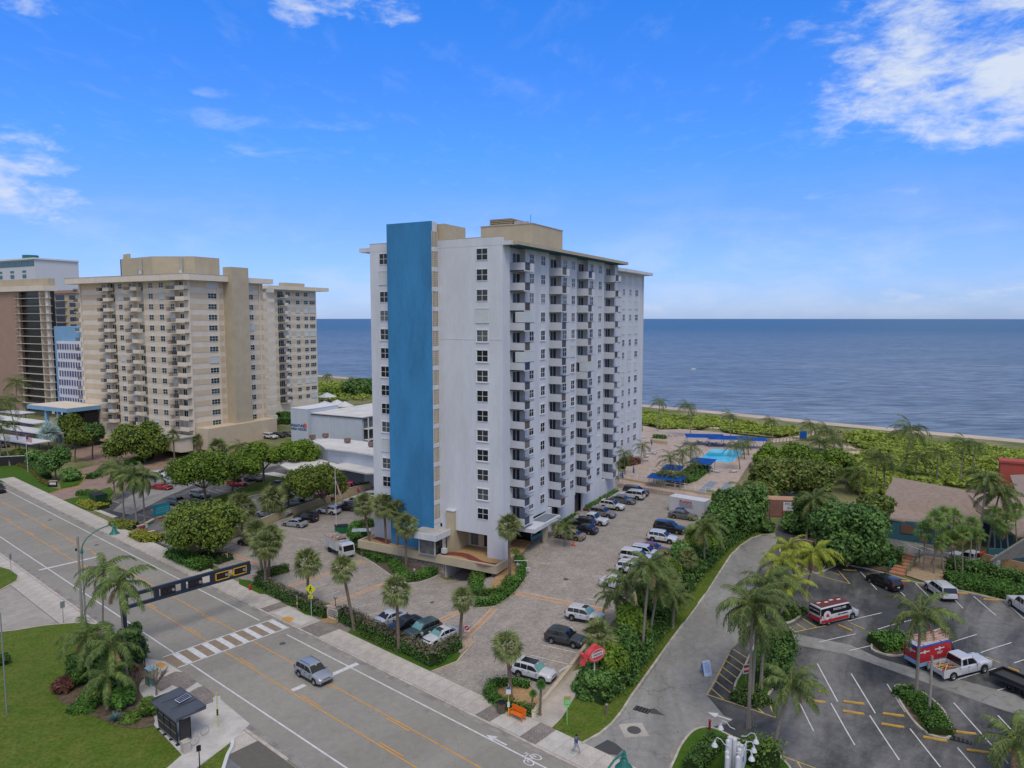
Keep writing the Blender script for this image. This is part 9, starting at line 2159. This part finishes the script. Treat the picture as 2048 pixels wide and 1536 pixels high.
for i,(px,py)in enumerate(((1302,888),(1316,884))):pass
t,h_=pole('shuffleboard_post','brown post at the near end of the shuffleboard courts',(1420,985),(1420,976),.1,m_bark,'post','brown posts by the courts');t,h_=pole('shuffleboard_post','brown post at the far end of the shuffleboard courts',(1439,968),(1439,960),.1,m_bark,'post','brown posts by the courts')
t,s,_=face_sign((1606,878),(1606,862),2.6,2.0,'blue and yellow board at the beach gate',mb_,post=m_ygr);MB().box((0,-.04,1.05),(2.9,.05,.12)).box((1.4,-.04,0),(.12,.05,2.1)).box((-1.4,-.04,0),(.12,.05,2.1)).build('yellow_frame',m_sgy,s)
pw=world_poly([(1545,886),(1600,880),(1626,866)]);t=thing('rope_fence','rope and post fence along the sandy beach path','fence',(pw[0][0],pw[0][1],0))
for a,b in zip(pw[:-1],pw[1:]):
 for k in range(8):q=Vector(a).lerp(Vector(b),k/8);MB().cyl(q.x-pw[0][0],q.y-pw[0][1],HMAX,HMAX+1.0,.08,n=6).build('post',m_bark,t)
for i,(px,py,k)in enumerate(((650,826,5.5),(675,822,3.5),(690,826,3.5),(655,806,4))):
 t=thing('sun_umbrella',['large white tent-like umbrella behind the motel','white umbrella right of the large one','small white umbrella behind the motel roof','white umbrella furthest behind the motel'][i],'umbrella',P_(px,py),0,'white umbrellas behind the motel');MB().lathe((0,0,2.6),[(k*.95,0),(k*.5,.8),(0,1.7)],8).build('canopy',m_swhite,t);MB().cyl(0,0,0,4,.07,n=6).build('pole',m_steel,t)
# steps and green handrails
t=thing('brick_steps','brick steps with green handrails down to the restaurant car park','steps',P_(1795,1148),hd_px((1795,1148),(1835,1112)))
for i in range(7):MB().box((i*1.0,0,.1+i*.17),(1.02,1.9,.2)).build('step',M('step_brick',(.42,.19,.11),.9,.15,2),t)
for s in(1,-1):MB().tube([(0,s*1.05,.9),(6.5,s*1.05,2.1)],.05,6).tube([(0,s*1.05,.5),(6.5,s*1.05,1.7)],.04,6).build('handrail',flat('rail_green',(.01,.16,.10)),t);[MB().cyl(x,s*1.05,0,.9+x*.185,.04,n=6).build('baluster',MATS['rail_green'],t)for x in(0,2.1,4.3,6.5)]
p=G(1387,740,z=SEA_Z);t=thing('motor_boat','tiny white boat far out on the sea','boat',tuple(p),.6);MB().add([(-2.4,-.8,0),(-2.4,.8,0),(1,.8,0),(2.6,0,.2),(1,-.8,0),(-2.4,-1,.7),(-2.4,1,.7),(1,1,.8),(3,0,1),(1,-1,.8)],[(0,1,6,5),(1,2,7,6),(2,3,8,7),(3,4,9,8),(4,0,5,9),(5,6,7,8,9)]).build('hull',m_swhite,t);MB().box((-.4,0,1.1),(1.2,1.1,.7),taper=.8).build('cabin',m_swhite,t)
# ------------------------------------------------------------ people
m_skin=flat('skin',(.36,.20,.13),.6);m_hair=flat('dark_hair',(.012,.009,.008),.7)
def person(loc,rz,label,shirt,trousers,shoe,stride=.28,shorts=True,skin=None,lean=0.0):
 s_=stride;J={'pelvis':(0,0,.95,.12),'waist':(.01,0,1.10,.115),'chest':(.02,0,1.34,.14),'neck':(.02,0,1.50,.052),'head':(.04,0,1.62,.085),'crown':(.04,0,1.71,.08)}
 E=[('pelvis','waist'),('waist','chest'),('chest','neck'),('neck','head'),('head','crown')]
 for k,y in(('l',.1),('r',-.1)):
  f=s_ if k=='l' else-s_;J['hip'+k]=(0,y,.90,.095);J['knee'+k]=(f*.55+.06,y,.50,.06);J['ank'+k]=(f*1.1-(.06 if f<0 else 0),y,.10+(.05 if f<0 else 0),.038);J['toe'+k]=(f*1.1+.15,y,.05,.035);E+=[('pelvis','hip'+k),('hip'+k,'knee'+k),('knee'+k,'ank'+k),('ank'+k,'toe'+k)]
  J['sho'+k]=(.01,y*1.9,1.43,.058);J['elb'+k]=(-f*.35-.02,y*2.5,1.16,.042);J['wri'+k]=(-f*.75+.10,y*2.5,.94,.028);J['palm'+k]=(-f*.8+.13,y*2.5,.87,.035);E+=[('chest','sho'+k),('sho'+k,'elb'+k),('elb'+k,'wri'+k),('wri'+k,'palm'+k)]
  for q in range(5):n='f%d%s'%(q,k);o=(q-1.5)*.018;J[n]=(J['palm'+k][0]+o+.01,J['palm'+k][1]-.01*(1 if y>0 else-1),J['palm'+k][2]-(.10-.008*abs(q-2))if q<4 else J['palm'+k][2]-.04,.009);E.append(('palm'+k,n))
  J['f4'+k]=(J['palm'+k][0]+.05,J['palm'+k][1],J['palm'+k][2]-.035,.011)
 ks=list(J);me=bpy.data.meshes.new('body');me.from_pydata([J[k][:3]for k in ks],[(ks.index(a),ks.index(b))for a,b in E],[])
 o=bpy.data.objects.new('body',me);SC.collection.objects.link(o);o.modifiers.new('s','SKIN');o.modifiers.new('u','SUBSURF').levels=1
 for i,k in enumerate(ks):me.skin_vertices[0].data[i].radius=(J[k][3],)*2;me.skin_vertices[0].data[i].use_root=(k=='pelvis')
 dg=bpy.context.evaluated_depsgraph_get();m2=bpy.data.meshes.new_from_object(o.evaluated_get(dg));bpy.data.objects.remove(o);m2.materials.clear();m2.materials.append(skin or m_skin);m2.polygons.foreach_set('use_smooth',[True]*len(m2.polygons))
 t=thing('person',label,'person',loc,rz);link('body',m2,t);V3=lambda k:Vector(J[k][:3])
 c=MB().tube([(0,0,.92),V3('waist'),V3('chest'),(.02,0,1.47)],[.165,.15,.185,.10],10)
 for k in 'lr':c.tube([V3('sho'+k)+Vector((0,0,.03)),V3('sho'+k).lerp(V3('elb'+k),.75)],[.085,.075],8)
 c.build('shirt',shirt,t,smooth=True);c=MB().tube([(0,0,.82),(0,0,1.0)],[.17,.165],10)
 for k in 'lr':c.tube([V3('hip'+k),V3('knee'+k)if shorts else V3('knee'+k),]+([]if shorts else[V3('ank'+k)]),[.115,.095]+([]if shorts else[.06]),8)
 c.build('shorts' if shorts else 'trousers',trousers,t,smooth=True)
 for k in 'lr':a=V3('ank'+k);MB().box((a.x+.06,a.y,a.z-.045),(.28,.10,.10),taper=.8).build('shoe',shoe,t)
 MB().lathe((.03,0,1.655),[(.105,0),(.108,.05),(.085,.11),(.03,.145),(0,.15)],10).build('hair',m_hair,t,smooth=True);fc=MB()
 for s in(1,-1):fc.box((.128,s*.032,1.655),(.012,.018,.010))
 fc.build('eyes',m_ink,t);MB().box((.14,0,1.63),(.03,.02,.035)).build('nose',skin or m_skin,t);MB().box((.125,0,1.592),(.012,.04,.01)).build('mouth',m_sred,t)
 for s in(1,-1):MB().box((.035,s*.098,1.64),(.03,.015,.05)).build('ear',skin or m_skin,t)
 return t
person(P_(1152,1508,.13),math.atan2(-UD.y,-UD.x)+.1,'person in a blue shirt and pale shorts walking along the pavement',flat('shirt_blue',(.035,.07,.24)),flat('shorts_pale',(.35,.42,.45)),flat('shoe_mint',(.4,.58,.52)),.30)
person((P_(735,1074)[0],P_(735,1074)[1],P_(735,1074)[2]+1.55),1.0,'person in black standing on the dark green dumpster',m_ink,m_ink,m_ink,.15,False)
person(P_(1692,1140),-1.2,'worker in an orange vest bending beside the big trees',flat('vest_orange',(.7,.22,.02)),flat('trouser_grey',(.05,.05,.06)),m_ink,.12,False)
